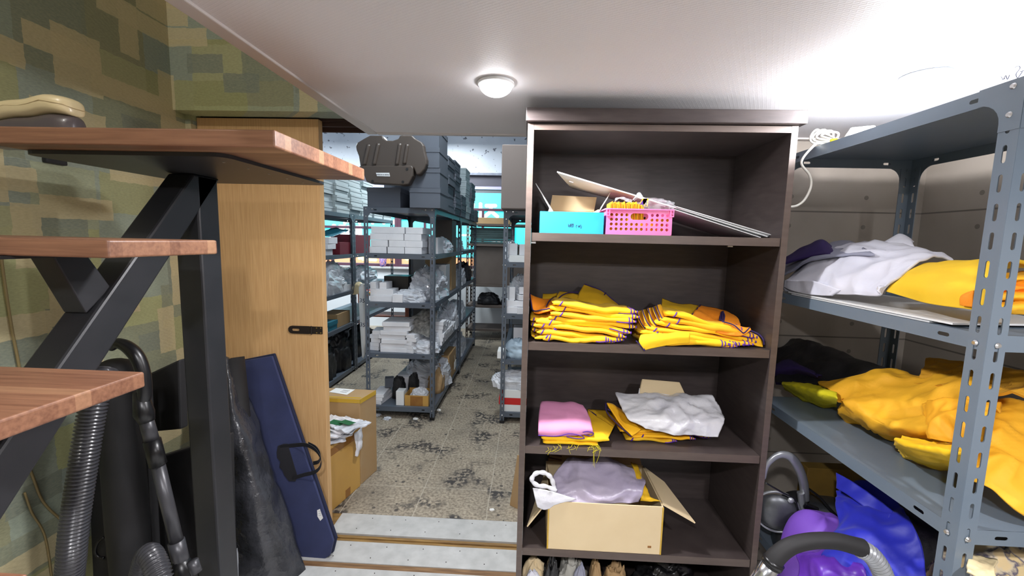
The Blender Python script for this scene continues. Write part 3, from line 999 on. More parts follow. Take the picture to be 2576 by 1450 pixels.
beam(A, E_, 0.078, -1.025, -0.95, 'stringer')
for (ya, za, yb, zb) in ((0.83, 1.3755, 0.885, 1.262), (0.635, 1.1375, 0.71, 1.05), (0.44, 0.9045, 0.52, 0.83)):
    MB().hexa([(-1.015, ya-0.03, za), (-0.962, ya-0.03, za), (-0.962, ya+0.035, za), (-1.015, ya+0.035, za),
               (-1.015, yb-0.028, zb-0.02), (-0.962, yb-0.028, zb-0.02), (-0.962, yb+0.03, zb+0.03), (-1.015, yb+0.03, zb+0.03)]).build('tread_bracket', 'black_steel', st, bevel=0.003)
MB().box(-1.12, -0.88, 0.62, 0.86, 1.370, 1.3755).build('bearing_plate', 'black_steel', st)
MB().box(-1.12, -0.88, 0.42, 0.66, 1.132, 1.1375).build('bearing_plate', 'black_steel', st)

# clog lying sole up on the landing
P = lambda x, y: at(x, y, Y=0.9)
cl = thing('clog', 'cream soled grey clog lying upside down on the top stair landing', 'shoe', (-1.02, 0.9, 1.632))
YC_ = 1.12
xr_ = at(200, 290, Y=YC_).x
prof = [(xr_-0.235+0.235*t_, hw, h) for t_, hw, h in ((0, .026, .02), (.06, .042, .03), (.16, .05, .036), (.3, .046, .036), (.45, .046, .038), (.6, .052, .042), (.75, .056, .046), (.88, .052, .046), (.96, .040, .038), (1, .022, .024))]
def shoe_loft(dx, zlo, zhi, shrink, y0):
    m = MB(); rings = []
    for x, hw, h in prof:
        r = []
        for k in range(20):
            a = 2*PI*k/20
            ca, sa = math.cos(a), math.sin(a)
            yy = y0+0.75*hw*shrink*math.copysign(abs(ca)**0.8, ca)
            zz = zlo(x, h)+(zhi(x, h)-zlo(x, h))*(0.5+0.5*math.copysign(abs(sa)**0.6, sa))
            r.append((x+dx, yy, zz))
        rings.append(r)
    vs = [p for r in rings for p in r]; n = len(rings)
    fs = [(i*20+k, (i+1)*20+k, (i+1)*20+(k+1) % 20, i*20+(k+1) % 20) for i in range(n-1) for k in range(20)]
    fs += [tuple(range(20)), tuple(range((n-1)*20, n*20))[::-1]]
    return m.add(vs, fs)
wz = lambda x: 0.0035*math.sin((x-xr_)*70)+0.06*(x-xr_+0.2)
shoe_loft(0, lambda x, h: 1.634+0.1*h, lambda x, h: 1.700+0.5*h+wz(x), 0.93, YC_).build('upper', 'clog_grey', cl, smooth=True, sub=1, label='grey rubber upper')
shoe_loft(0, lambda x, h: 1.702+0.4*h+wz(x), lambda x, h: 1.728+0.9*h+wz(x), 1.0, YC_-0.003).build('sole', 'cream', cl, smooth=True, sub=1, label='cream foam sole')
shoe_loft(0, lambda x, h: 1.7185+0.55*h+wz(x), lambda x, h: 1.7205+0.55*h+wz(x), 1.02, YC_-0.003).build('welt', mat('tan_welt', srgb(196, 170, 124), 0.5), cl, smooth=True, label='thin tan seam line around the sole')
# wall bracket just under the landing on the left wall
v = at(132, 397, X=-1.5)
t = MB().box(-1.5, -1.485, v.y-0.03, v.y+0.03, v.z-0.02, v.z+0.016)
tag(t.build('wall_socket', 'black_matte', bevel=0.003), 'small dark socket on the patchwork wall below the stair landing', 'socket')
# cords on the left wall
pts = [at(x, y, X=-1.494) for x, y in ((2, 640), (10, 700), (22, 780), (34, 850), (46, 912), (60, 1000), (70, 1150), (88, 1215), (110, 1265), (150, 1305), (185, 1330))]
tag(MB().tube(spline(pts, 5), 0.0035, 8).build('electric_cable', 'cable_brown', smooth=True), 'thin brown cord running down the patchwork wall behind the stairs', 'cord')
pts = [at(x, y, X=-1.494) for x, y in ((62, 1240), (80, 1290), (105, 1330), (118, 1370), (130, 1450), (134, 1500))]
tag(MB().tube(spline(pts, 5), 0.003, 8).build('electric_cable', 'cable_brown', smooth=True), 'short drooping cord low on the patchwork wall left of the ribbed hose', 'cord')

# ================================================================ BOOKCASE
BX0, BX1, BY0, BY1 = -0.019, 0.789, 1.33, 1.68
bc = thing('bookcase', 'tall dark brown open bookcase with five compartments', 'bookcase', ((BX0+BX1)/2, 1.5, 0))
EE = ['espresso', 'espresso_edge']
def panel(name, x0, x1, y0, y1, z0, z1, **kw):
    m = MB().box(x0, x1, y0+0.0012, y1, z0, z1).box(x0, x1, y0, y0+0.0012, z0, z1, mi=1)
    return m.build(name, EE, bc, **kw)
panel('side_panel', BX0, BX0+0.019, BY0, BY1, 0, 1.782)
panel('side_panel', BX1-0.019, BX1, BY0, BY1, 0, 1.782)
panel('top_panel', BX0+0.0195, BX1-0.0195, BY0, BY1, 1.762, 1.781)
MB().box(BX0-0.006, BX1+0.012, BY0-0.022, BY1, 1.783, 1.822).build('cornice', 'espresso', bc, bevel=0.002)
MB().box(BX0+0.0195, BX1-0.0195, BY1-0.008, BY1, 0.06, 1.7615).build('back_panel', 'espresso', bc)
for k, zt in enumerate((1.449, 1.095, 0.740, 0.370)):
    sh = panel('shelf', BX0+0.0195, BX1-0.0205, BY0+0.004, BY1-0.009, zt-0.026, zt)
    if k in (0,):
        MB().box(BX0+0.0195, BX0+0.035, BY0+0.02, BY0+0.028, zt-0.034, zt-0.0265).build('shelf_pin', 'zinc', sh)
        MB().box(BX1-0.16, BX1-0.145, BY0+0.04, BY0+0.048, zt-0.031, zt-0.0265).build('shelf_pin', 'zinc', sh)
panel('plinth', BX0+0.0195, BX1-0.0195, BY0+0.01, BY1-0.009, 0.0, 0.07)
S1, S2, S3, S4 = 1.449, 1.095, 0.740, 0.370

# ---- shelf one: blue box
Y0 = 1.345
a, c2 = at(1357, 586, Y=Y0), at(1520, 535, Y=Y0)
bx0, bx1, bz1 = a.x, c2.x, c2.z
t = thing('blue_box', 'bright blue box with handwriting on the bookcase top shelf', 'box', ((bx0+bx1)/2, Y0, S1))
m = MB()
yb = Y0+0.19
m.box(bx0, bx1, Y0, Y0+0.003, S1, bz1).box(bx0, bx1, yb-0.003, yb, S1, bz1).box(bx0, bx0+0.003, Y0+0.003, yb-0.003, S1, bz1).box(bx1-0.003, bx1, Y0+0.003, yb-0.003, S1, bz1).box(bx0+0.003, bx1-0.003, Y0+0.003, yb-0.003, S1, S1+0.003)
m.build('body', 'blue_box', t)
K = 2576-2576
def wr(x, y): # a point of the close-up of the box, 6.605 times enlarged from (1330, 430)
    return at(1330+x/6.605, 430+y/6.605, Y=Y0-0.0005)
segs = [[(658, 880), (656, 925)], [(690, 875), (692, 925)], [(658, 905), (690, 900)], [(656, 925), (692, 925)], [(702, 872), (704, 932)], [(690, 900), (702, 898)],
        [(712, 880), (728, 878), (712, 903), (730, 900)], [(710, 930), (732, 922)], [(738, 872), (738, 935)], [(738, 900), (748, 884)],
        [(795, 895), (783, 915), (785, 935), (798, 955)], [(818, 905), (822, 938), (840, 905), (842, 938), (855, 900)], [(862, 888), (876, 915), (872, 935), (860, 955)]]
g = MB()
for sgm in segs: g.tube([wr(*p) for p in sgm], 0.00045, 6)
g.build('handwriting', 'ink', t)
# open carton behind it
o0, o1 = at(1385, 535, Y=1.42), at(1505, 535, Y=1.42)
f0, f1 = at(1393, 487, Y=1.44), at(1516, 494, Y=1.44)
t = thing('open_carton', 'small open cardboard box inside the blue box on the top shelf', 'box', ((o0.x+o1.x)/2, 1.45, S1+0.003))
m = MB()
x0, x1, ya, yb2, zz = o0.x, o1.x, 1.40, 1.52, o0.z+0.012
m.box(x0, x1, ya, ya+0.003, S1+0.004, zz-0.01).box(x0, x1, yb2-0.003, yb2, S1+0.004, zz).box(x0, x0+0.003, ya+0.003, yb2-0.003, S1+0.004, zz).box(x1-0.003, x1, ya+0.003, yb2-0.003, S1+0.004, zz).box(x0+0.003, x1-0.003, ya+0.003, yb2-0.003, S1+0.004, S1+0.007)
m.build('body', 'cardboard', t)
z1 = f0.z+0.002
MB().slab([(x0, yb2, zz), (x1, yb2, zz), (x1+0.012, yb2+0.03, z1-0.002), (x0+0.01, yb2+0.03, z1+0.003)], 0.003).build('flap', 'cardboard', t)
MB().box(x0+0.055, x0+0.09, yb2-0.0045, yb2-0.0032, zz-0.02, zz-0.003).build('tape_piece', 'tape', t)
q = [at(1506, 533, Y=1.41), at(1511, 522, Y=1.47), at(1539, 477, Y=1.49), at(1526, 500, Y=1.42)]
MB().slab(q, 0.002).build('flap', 'board_white', t, label='side flap with pale face')

# long white boards leaning across the top shelf
q = [at(1401, 434, Y=1.40), at(1940, 597, Y=1.40), at(1905, 596, Y=1.60), at(1437, 474, Y=1.60)]
q[1].z = max(q[1].z, S1+0.004); q[2].z = S1+0.004
t = thing('display_board', 'long white board leaning across the bookcase top shelf', 'board', q[1])
MB().slab([q[0], q[1], q[2], q[3]], 0.004).build('sheet', 'board_white', t)
h0 = q[0]*0.75+q[1]*0.05+q[3]*0.2
MB().cbox(at(1437, 458, Y=1.39), (0.014, 0.002, 0.003), (0, 0.25, 0)).build('hook_slot', 'zinc', t)
for k, (a0, dz, nm) in enumerate((((1702, 522), 0.006, 'uppermost'), ((1712, 527), 0.0, 'middle'), ((1698, 528), -0.006, 'lowest'))):
    p = at(a0[0], a0[1], Y=1.39+k*0.002)
    e1 = Vector((q[1].x+0.004-0.02*k, p.y, S1+0.001+0.003*(2-k)))
    p.z += dz*0.2
    sh = [p, e1, e1+Vector((-0.02, 0.21, 0)), p+Vector((-0.02, 0.21, 0.0))]
    tag(MB().slab(sh, 0.0025).build('card_sheet', 'board_white'), '%s of the thin white sheets sloping down to the right end of the top shelf' % nm, 'sheet')
q = [at(1347, 462, Y=1.40), at(1388, 534, Y=1.37), at(1392, 534, Y=1.45), at(1350, 470, Y=1.50)]
t = thing('narrow_card', 'thin white card leaning on the left side inside the bookcase', 'card', q[1])
MB().slab(q, 0.002).build('sheet', 'board_white', t)
MB().prism([(at(1378, 534, Y=1.36).x, q[1].z-0.003), (at(1391, 534, Y=1.36).x, q[1].z-0.003), (at(1383, 522, Y=1.36).x, q[1].z+0.015)], 1, 1.356, 1.366).build('folded_foot', 'paper', t)

# pink basket
def basket():
    Yf = 1.34
    L, R = at(1524, 588, Y=Yf).x, at(1689, 588, Y=Yf).x
    tl, tr = at(1520, 524, Y=Yf), at(1694, 524, Y=Yf)
    H = tl.z-S1-0.002
    zb = S1
    t = thing('basket', 'pink plastic basket with round holes full of yellow strips', 'basket', ((L+R)/2, Yf+0.06, zb))
    W = R-L; Wt = tr.x-tl.x-0.012
    k = H/0.075
    holes = []
    sx = W/0.205
    for r in range(4):
        zc_ = H*(0.78-0.185*r)
        for cidx in range(12):
            xx = -W/2+W*(0.075+0.0773*cidx)
            if r < 2 and 4 <= cidx <= 7: continue
            holes.append([(xx+0.0048*math.cos(a2), zc_+0.0048*math.sin(a2)) for a2 in [2*PI*i/12 for i in range(12)]])
    holes.append(pill(0.0, H*0.72, 0.056, 0.020, 6))
    out = [(-W/2+0.004, 0.0), (W/2-0.004, 0.0), (W/2, 0.004), (Wt/2, H), (-Wt/2, H), (-W/2, 0.004)]
    vs, fs = plate(out, holes, 0.002)
    m = MB()
    D = 0.15
    T0 = Matrix.Translation(((L+R)/2, Yf, zb)) @ Matrix.Rotation(PI/2, 4, 'X')
    m.add(vs, fs, T0)
    m.add(vs, fs, Matrix.Translation(((L+R)/2, Yf+D, zb)) @ Matrix.Rotation(PI/2, 4, 'X'))
    for sgn in (-1, 1):
        m.hexa([((L+R)/2+sgn*(W/2), Yf, zb), ((L+R)/2+sgn*(W/2), Yf+D, zb), ((L+R)/2+sgn*Wt/2, Yf+D, zb+H), ((L+R)/2+sgn*Wt/2, Yf, zb+H),
                ((L+R)/2+sgn*(W/2-0.002), Yf, zb), ((L+R)/2+sgn*(W/2-0.002), Yf+D, zb), ((L+R)/2+sgn*(Wt/2-0.002), Yf+D, zb+H), ((L+R)/2+sgn*(Wt/2-0.002), Yf, zb+H)])
    m.box(L+0.003, R-0.003, Yf, Yf+D, zb, zb+0.003)
    m.build('body', 'pink', t)
    cx = (L+R)/2
    vs, fs = plate(rrect(-Wt/2-0.006, Wt/2+0.006, -0.006, D+0.006, 0.008), [rrect(-Wt/2+0.003, Wt/2-0.003, 0.003, D-0.003, 0.006)], 0.004)
    MB().add(vs, fs, Matrix.Translation((cx, Yf, zb+H))).build('rim', 'pink', t, bevel=0.0012)
    for sgn in (-1, 1):
        vs, fs = plate(rrect(-0.006, 0.006, -0.022, 0.0, 0.001), [rrect(-0.0032, 0.0032, -0.019, -0.013, 0.001), rrect(-0.0032, 0.0032, -0.011, -0.003, 0.001)], 0.003)
        MB().add(vs, fs, Matrix.Translation((cx+sgn*(Wt/2-0.002), Yf-0.004, zb+H)) @ Matrix.Rotation(PI/2, 4, 'X')).build('side_clip', 'pink', t)
    return L, R, Yf, zb, H, D
L, R, Yf, zb, H, D = basket()
# the yellow cut pieces standing in the basket, one by one along the front
pal = ['yellow', 'yellow_hot', 'olive_yellow', 'orange']
protos = {}
for i in range(30):
    x = L+0.012+i*0.0036
    hgt = H+0.018+0.004*math.sin(i*1.7)-(0.0 if i < 24 else (i-23)*0.002)
    mname = pal[(i*7) % 4]
    if mname not in protos:
        m = MB().prism([(-0.0013, 0), (0.0013, 0), (0.0013, 1), (0.0, 1.03), (-0.0013, 1)], 1, 0.0, 0.06)
        me = m.build('fabric_strip', mname)
        protos[mname] = me
        o = me
    else:
        o = protos[mname].copy(); COL.objects.link(o)
    o.location = (x, Yf+0.008+0.03, zb+0.004)
    o.scale = (1.2, 1, (hgt-0.004))
    o.rotation_euler = (0, 0.03*math.sin(i*2.1), 0)
    tag(o, 'folded yellow or orange fabric strip standing on edge in the pink basket', 'fabric', 'fabric strips in the pink basket')
for i in range(14):
    x = L+0.128+i*0.0052
    m = MB().tube(spline([(x, Yf+0.01+0.002*(i % 3), zb+0.006), (x+0.012*math.sin(i), Yf+0.012, zb+0.03), (x-0.004, Yf+0.014, zb+0.052)], 4), 0.004, 6, ell=0.35)
    tag(m.build('fabric_roll', ['orange', 'yellow_hot', 'olive_yellow'][i % 3], smooth=True), 'crumpled orange-yellow fabric scrap in the right half of the pink basket', 'fabric', 'fabric scraps in the right half of the basket')
# folded badge piece on top
P = lambda x, y, Y=1.37: at(x, y, Y=Y)
t = thing('folded_tag', 'yellow folded piece with a purple triangle on top of the basket', 'fabric', P(1615, 520))
for k in range(4):
    dx = 3.0*k
    MB().slab([P(1606+dx, 520), P(1620+dx, 520), P(1622+dx, 500), P(1616+dx, 500)], 0.0015).build('layer', 'yellow_hot' if k % 2 else 'olive_yellow', t)
MB().slab([P(1609, 517, 1.366), P(1618, 517, 1.366), P(1617, 505, 1.366), P(1616, 505, 1.366)], 0.001).build('triangle_print', 'purple', t)
m = heap(P(1650, 520).x, 1.41, S1+H+0.003, 0.062, 0.055, 0.034, 5, p=2.5, crumple=0.22, fold=0.2, res=34)
tag(m.build('clear_bag', 'film'), 'crumpled clear plastic bag lying over the right side of the pink basket', 'plastic bag')
m = patch([[P(1590, 505), P(1600, 497), P(1612, 500), P(1624, 505)], [P(1594, 500, 1.38), P(1604, 486, 1.385), P(1612, 484, 1.38), P(1616, 492, 1.38)], [P(1596, 507, 1.4), P(1606, 498, 1.4), P(1614, 496, 1.4), P(1620, 503, 1.4)]], 0.0006, 5, 0.004, 60, 3)
tag(m.build('clear_film', 'film'), 'twisted tip of clear film sticking up above the pink basket', 'plastic film')
m = patch([[P(1546, 508), P(1560, 500), P(1575, 506), P(1590, 510)], [P(1548, 500, 1.39), P(1562, 494, 1.385), P(1578, 499, 1.38), P(1590, 502, 1.38)]], 0.0006, 6, 0.004, 60, 9)
tag(m.build('clear_film', 'film'), 'loose clear film over the yellow strips at the left of the basket', 'plastic film')

# ---- shelf two: piles of yellow garments with purple piping
def garment(x0, x1, zl, zr, th, yf, depth, lift, seed, body, label, group, bulge=1.0, cat='garment', pipes=True):
    """one folded garment: rounded front fold running from x0 (height zl) to x1 (height zr), rising towards the back"""
    t = thing('folded_garment', label, cat, ((x0+x1)/2, yf+0.05, min(zl, zr)), group)
    NX, prof = 30, []
    K2 = 7
    for k in range(K2+1):
        a2 = -PI/2-PI*k/K2
        prof.append((0.5+0.5*math.cos(a2)*1.0, 0.5+0.5*math.sin(a2)))
    sv = Vector((seed*1.9, seed, seed*0.7))
    def P(t_, k):
        x = x0+(x1-x0)*t_
        z = zl+(zr-zl)*t_
        yw = 0.016*noise.noise(Vector((t_*2.2, seed*3.3, 0)))*bulge
        endt = min(1.0, (t_*14)+0.25, ((1-t_)*14)+0.25)
        h = th*(0.88+0.35*noise.noise(Vector((t_*5, seed, 4))))*endt
        zz = z+0.010*noise.noise(Vector((t_*2.6, 3.0+0.35*seed, 9)))+0.004*noise.noise(Vector((t_*6, seed*2.2, 9)))+(th-h)/2
        if k <= K2:
            pc, pz = prof[k]
            return Vector((x, yf+yw+h*0.9*(1-0)*(pc)*1.0, zz+h*pz))
        m_ = k-K2
        tt = m_/4
        return Vector((x+0.01*noise.noise(Vector((tt*3, t_*2, seed))), yf+yw+0.02+depth*tt, zz+h+lift*tt+0.006*noise.noise(Vector((t_*4, tt*3, seed)))))
    ring = K2+1+4+4
    vs, fs = [], []
    for i in range(NX+1):
        tt = i/NX
        row = [P(tt, k) for k in range(K2+1)]
        row.append(row[-1]+Vector((0, 0, 0)))
        row.pop()
        for k in range(1, 5): row.append(P(tt, K2+k))
        for k in range(4, 0, -1):
            q_ = P(tt, K2+k); q_.z -= th*0.85
            row.append(q_)
        vs += row
    nr_ = K2+1+8
    for i in range(NX):
        for k in range(nr_):
            l_ = (k+1) % nr_
            fs.append((i*nr_+k, i*nr_+l_, (i+1)*nr_+l_, (i+1)*nr_+k))
    fs += [tuple(range(nr_)), tuple(range(NX*nr_, (NX+1)*nr_))[::-1]]
    MB().add(vs, fs).build('body', body, t, smooth=True)
    if pipes:
        r = 0.0020
        runs = [([P(1.0, k)+Vector((0.001, 0, 0)) for k in (0, 2, 4, 6, 7)], r*1.3)]
        for d in (0.965, 0.93): runs.append(([P(d, k)+Vector((0, -0.0006, 0)) for k in (1, 2, 3, 4, 5, 6, 7, 8)], r))
        tl = 0.03+0.12*((seed*0.37) % 1)
        runs.append(([P(tl+0.006*k, k)+Vector((0, -0.0008, 0)) for k in range(0, 8)], r*1.15))
        kk = 1+int(seed) % 3
        if int(seed) % 2: runs.append(([P(0.78+0.02*i, kk)+Vector((0, -0.001, 0.001)) for i in range(0, 11)], r))
        for rn, rr_ in runs: MB().tube(spline(rn, 3), rr_, 6).build('piping', 'purple', t, smooth=True, label='purple edge piping')
    return t


def zat(x, y, Y): return at(x, y, Y=Y).z
def xat(x, y, Y): return at(x, y, Y=Y).x
YG = 1.345
L2 = [  # front fold px: left (x, y), right (x, y) of the centre line, thickness in px
    ((1366, 859), (1535, 876), 15), ((1345, 850), (1552, 862), 13), ((1350, 836), (1568, 855), 15), ((1342, 822), (1574, 846), 14),
    ((1348, 809), (1586, 836), 15), ((1380, 801), (1600, 824), 15), ((1386, 788), (1598, 812), 15), ((1384, 775), (1606, 802), 15), ((1392, 764), (1604, 790), 15)]
px2m = YG/FPX
names = 'left pile of yellow garments on the second shelf'
for i, (a, e, tpx) in enumerate(L2):
    th = tpx*px2m*0.95
    yf = YG+0.004*((i*5) % 3)-0.003+0.0035*max(0, i-3)
    zl, zr = zat(a[0], a[1], yf)-th/2, zat(e[0], e[1], yf)-th/2
    zl, zr = max(zl, S2+0.0015), max(zr, S2+0.0015)
    garment(xat(a[0], a[1], yf), xat(e[0], e[1], yf), zl, zr, th, yf, 0.13, -0.004, i+1, 'yellow_hot' if i % 3 else 'yellow',
            'bright yellow folded garment, %s of the left pile on the second bookcase shelf' % (ORD[i] if i < 8 else 'topmost'), 'yellow garments in the left pile')
R2 = [((1625, 868), (1855, 882), 15), ((1616, 856), (1830, 868), 17), ((1640, 846), (1850, 872), 13), ((1612, 838), (1868, 868), 14),
      ((1626, 826), (1890, 866), 14), ((1650, 812), (1900, 858), 15), ((1668, 802), (1905, 845), 16), ((1680, 790), (1880, 836), 17)]
names = 'right pile of yellow garments on the second shelf'
for i, (a, e, tpx) in enumerate(R2):
    th = tpx*px2m*0.95
    yf = YG+0.004*((i*7) % 3)-0.003+0.003*i
    zl, zr = zat(a[0], a[1], yf)-th/2, zat(e[0], e[1], yf)-th/2
    zl, zr = max(zl, S2+0.0015), max(zr, S2+0.0015)
    garment(xat(a[0], a[1], yf), xat(e[0], e[1], yf), zl, zr, th, yf, 0.13, -0.004, i+21, 'yellow_hot' if i % 2 else 'yellow',
            'yellow folded garment, %s of the right pile on the second bookcase shelf' % (ORD[i] if i < 7 else 'topmost'), 'yellow garments in the right pile')


def piped(rows, name, body, label, cat='garment', lines=(), th=0.004, amp=0.003, freq=14, seed=1, group=None, res=7, pr=0.0022):
    """a loose panel of cloth with piping along chosen lines (lists of points on it)"""
    loc = rows[0][0]
    t = thing(name, label, cat, loc, group)
    patch(rows, th, res, amp, freq, seed, crease=0.0035, cfreq=14).build('panel', body, t, smooth=True)
    if lines:
        for ln in lines: MB().tube(spline(ln, 6), pr, 6).build('piping', 'purple_dark', t, smooth=True, label='dark purple edge piping')
    return t
P = lambda x, y, Y: at(x, y, Y=Y)
# raised back panels of the left pile
piped([[P(1440, 802, 1.42), P(1480, 806, 1.41), P(1530, 812, 1.40), P(1592, 806, 1.40)],
       [P(1446, 765, 1.50), P(1490, 772, 1.47), P(1540, 782, 1.45), P(1590, 792, 1.44)],
       [P(1460, 730, 1.58), P(1500, 740, 1.55), P(1545, 765, 1.52), P(1580, 785, 1.48)],
       [P(1470, 716, 1.62), P(1512, 732, 1.62), P(1552, 764, 1.60), P(1582, 790, 1.55)]],
      'yellow_vest', 'olive_yellow', 'yellow vest panel raised highest at the back of the left garment pile',
      lines=[[P(1470, 715, 1.618), P(1512, 731, 1.618), P(1552, 763, 1.598), P(1583, 790, 1.545)], [P(1524, 737, 1.60), P(1508, 758, 1.52), P(1488, 780, 1.44)], [P(1580, 780, 1.47), P(1562, 790, 1.42)], [P(1574, 776, 1.46), P(1556, 788, 1.42)]], seed=3)
piped([[P(1396, 765, 1.42), P(1420, 772, 1.42), P(1450, 780, 1.42), P(1470, 790, 1.41)],
       [P(1402, 742, 1.50), P(1425, 748, 1.50), P(1452, 756, 1.50), P(1470, 766, 1.48)],
       [P(1408, 733, 1.57), P(1428, 736, 1.57), P(1450, 740, 1.57), P(1462, 742, 1.57)]],
      'yellow_vest', 'olive_yellow', 'yellow vest with a curved purple seam at the back left of the left pile',
      lines=[[P(1400, 758, 1.435), P(1412, 745, 1.48), P(1430, 737, 1.535), P(1455, 735, 1.56)]], seed=5)
piped([[P(1342, 786, 1.39), P(1362, 786, 1.38), P(1392, 777, 1.38)],
       [P(1338, 765, 1.42), P(1366, 764, 1.44), P(1394, 762, 1.44)],
       [P(1333, 738, 1.46), P(1366, 752, 1.50), P(1392, 750, 1.50)]],
      'orange_garment', 'orange', 'orange garment with purple edge at the far left of the left pile',
      lines=[[P(1333, 738, 1.455), P(1336, 762, 1.415), P(1342, 782, 1.385), P(1365, 780, 1.375), P(1390, 775, 1.375)], [P(1394, 750, 1.49), P(1382, 757, 1.45), P(1374, 772, 1.40)]], seed=8)
piped([[P(1364, 755, 1.50), P(1380, 757, 1.50), P(1398, 758, 1.50)], [P(1366, 738, 1.56), P(1382, 738, 1.56), P(1402, 737, 1.56)]],
      'yellow_vest', 'olive_yellow', 'small yellow corner showing behind the orange garment in the left pile', seed=9)
# fanned edges between the piles
for i, (x, y) in enumerate(((1334, 806), (1336, 818), (1338, 830), (1337, 845))):
    garment(xat(x, y, 1.36), xat(x+60, y+3, 1.36), zat(x, y, 1.36)-0.006, zat(x+60, y+4, 1.36)-0.006, 0.012, 1.362, 0.12, 0.01, 40+i, 'olive_yellow',
            'dull yellow garment end at the left edge of the left pile, %s' % ORD[i], 'garment ends at the left edge of the left pile', pipes=True)
for i, (x, y) in enumerate(((1602, 782), (1616, 778), (1630, 774), (1644, 770), (1652, 766))):
    piped([[P(x, y+2, 1.42), P(x+4, y+16, 1.40), P(x+12, y+34, 1.38), P(x+22, y+46, 1.375)], [P(x+9, y, 1.46), P(x+17, y+14, 1.45), P(x+26, y+30, 1.44), P(x+36, y+44, 1.43)]],
          'fanned_garment', 'olive_yellow' if i % 2 else 'yellow', 'dull yellow garment fold fanned out between the two piles, %s from the left' % ('first', 'second', 'third', 'fourth', 'fifth')[i],
          lines=[[P(x, y+1, 1.418), P(x+4, y+15, 1.398), P(x+12, y+33, 1.378), P(x+22, y+46, 1.373)]], seed=11+i, group='fanned garment folds between the piles')
# raised back panels of the right pile
piped([[P(1660, 800, 1.41), P(1690, 800, 1.42), P(1722, 805, 1.42), P(1745, 812, 1.41)],
       [P(1664, 770, 1.50), P(1696, 772, 1.50), P(1735, 780, 1.50), P(1755, 786, 1.48)],
       [P(1666, 751, 1.58), P(1705, 764, 1.58), P(1740, 766, 1.58), P(1762, 768, 1.56)]],
      'yellow_vest', 'olive_yellow', 'dull yellow vest panel standing at the back of the right pile', lines=[[P(1762, 768, 1.555), P(1750, 782, 1.48), P(1738, 795, 1.43)]], seed=13)
piped([[P(1738, 796, 1.43), P(1780, 812, 1.42), P(1830, 812, 1.41), P(1864, 818, 1.40)],
       [P(1750, 780, 1.48), P(1790, 790, 1.47), P(1830, 798, 1.46), P(1862, 808, 1.44)],
       [P(1763, 768, 1.56), P(1800, 774, 1.56), P(1830, 782, 1.55), P(1850, 796, 1.50)]],
      'orange_garment', 'orange', 'orange garment panel with a purple loop on top of the right pile', seed=15,
      lines=[[P(1816, 785, 1.50), P(1812, 797, 1.455), P(1811, 806, 1.42)], [P(1818, 784, 1.50), P(1822, 794, 1.455), P(1820, 808, 1.42)], [P(1819, 784, 1.50), P(1817, 796, 1.455), P(1815, 807, 1.42)]], pr=0.0028)
piped([[P(1800, 836, 1.36), P(1850, 845, 1.352), P(1876, 838, 1.352), P(1886, 826, 1.36)], [P(1822, 812, 1.38), P(1858, 818, 1.37), P(1876, 822, 1.37), P(1887, 820, 1.37)]],
      'orange_garment', 'orange', 'orange hem curling over the right end of the right pile', lines=[[P(1816, 809, 1.376), P(1845, 818, 1.362), P(1862, 832, 1.35), P(1872, 838, 1.348), P(1886, 824, 1.356)]], seed=17)
piped([[P(1868, 852, 1.372), P(1898, 866, 1.36), P(1920, 868, 1.36)], [P(1880, 835, 1.40), P(1906, 842, 1.39), P(1922, 862, 1.38)]],
      'yellow_vest', 'yellow', 'yellow rounded garment corner with purple hem at the far right of the right pile', lines=[[P(1888, 832, 1.40), P(1908, 841, 1.388), P(1919, 853, 1.376), P(1922, 868, 1.362)]], seed=19, pr=0.003)
piped([[P(1622, 882, 1.326), P(1650, 875, 1.327), P(1690, 868, 1.329), P(1736, 864, 1.332)], [P(1608, 860, 1.327), P(1645, 856, 1.326), P(1690, 850, 1.328), P(1736, 848, 1.332)], [P(1612, 842, 1.345), P(1650, 840, 1.342), P(1700, 836, 1.342), P(1736, 838, 1.345)]],
      'yellow_hem', 'yellow_hot', 'yellow hem corner spilling over the shelf edge in front of the right pile', lines=[[P(1600, 858, 1.334), P(1614, 872, 1.330), P(1621, 883, 1.329)], [P(1616, 856, 1.334), P(1619, 872, 1.329), P(1622, 883, 1.328)]], seed=20)

# ---- shelf three
m = []
def stack_cloth(px0, px1, pyf, Y, zbase, th, name, body, label, seed, pipe=False, depth=0.16):
    return garment(xat(px0, pyf, Y), xat(px1, pyf, Y), zbase, zbase, th, Y, depth, 0.0, seed, body, label, None, 0.5, 'cloth', pipes=pipe)
stack_cloth(1366, 1505, 1120, 1.345, S3+0.001, 0.012, 'x', 'yellow_hot', 'lowest yellow folded cloth under the pink one, with loose threads', 51)
stack_cloth(1362, 1533, 1105, 1.348, S3+0.015, 0.020, 'x', 'yellow_hot', 'yellow folded cloth directly under the pink one on the third shelf', 52)
piped([[P(1490, 1100, 1.37), P(1512, 1102, 1.36), P(1530, 1100, 1.36)], [P(1482, 1065, 1.43), P(1515, 1065, 1.44), P(1545, 1072, 1.44)], [P(1478, 1030, 1.56), P(1520, 1032, 1.57), P(1553, 1056, 1.52)]],
      'yellow_cloth', 'olive_yellow', 'yellow cloth flap spread to the right of the pink folded cloth', 'cloth', lines=[[P(1478, 1032, 1.555), P(1492, 1040, 1.52), P(1500, 1046, 1.50)]], seed=22)
t = thing('pink_cloth', 'pink folded cloth with purple hem on the third bookcase shelf', 'cloth', P(1420, 1100, 1.35))
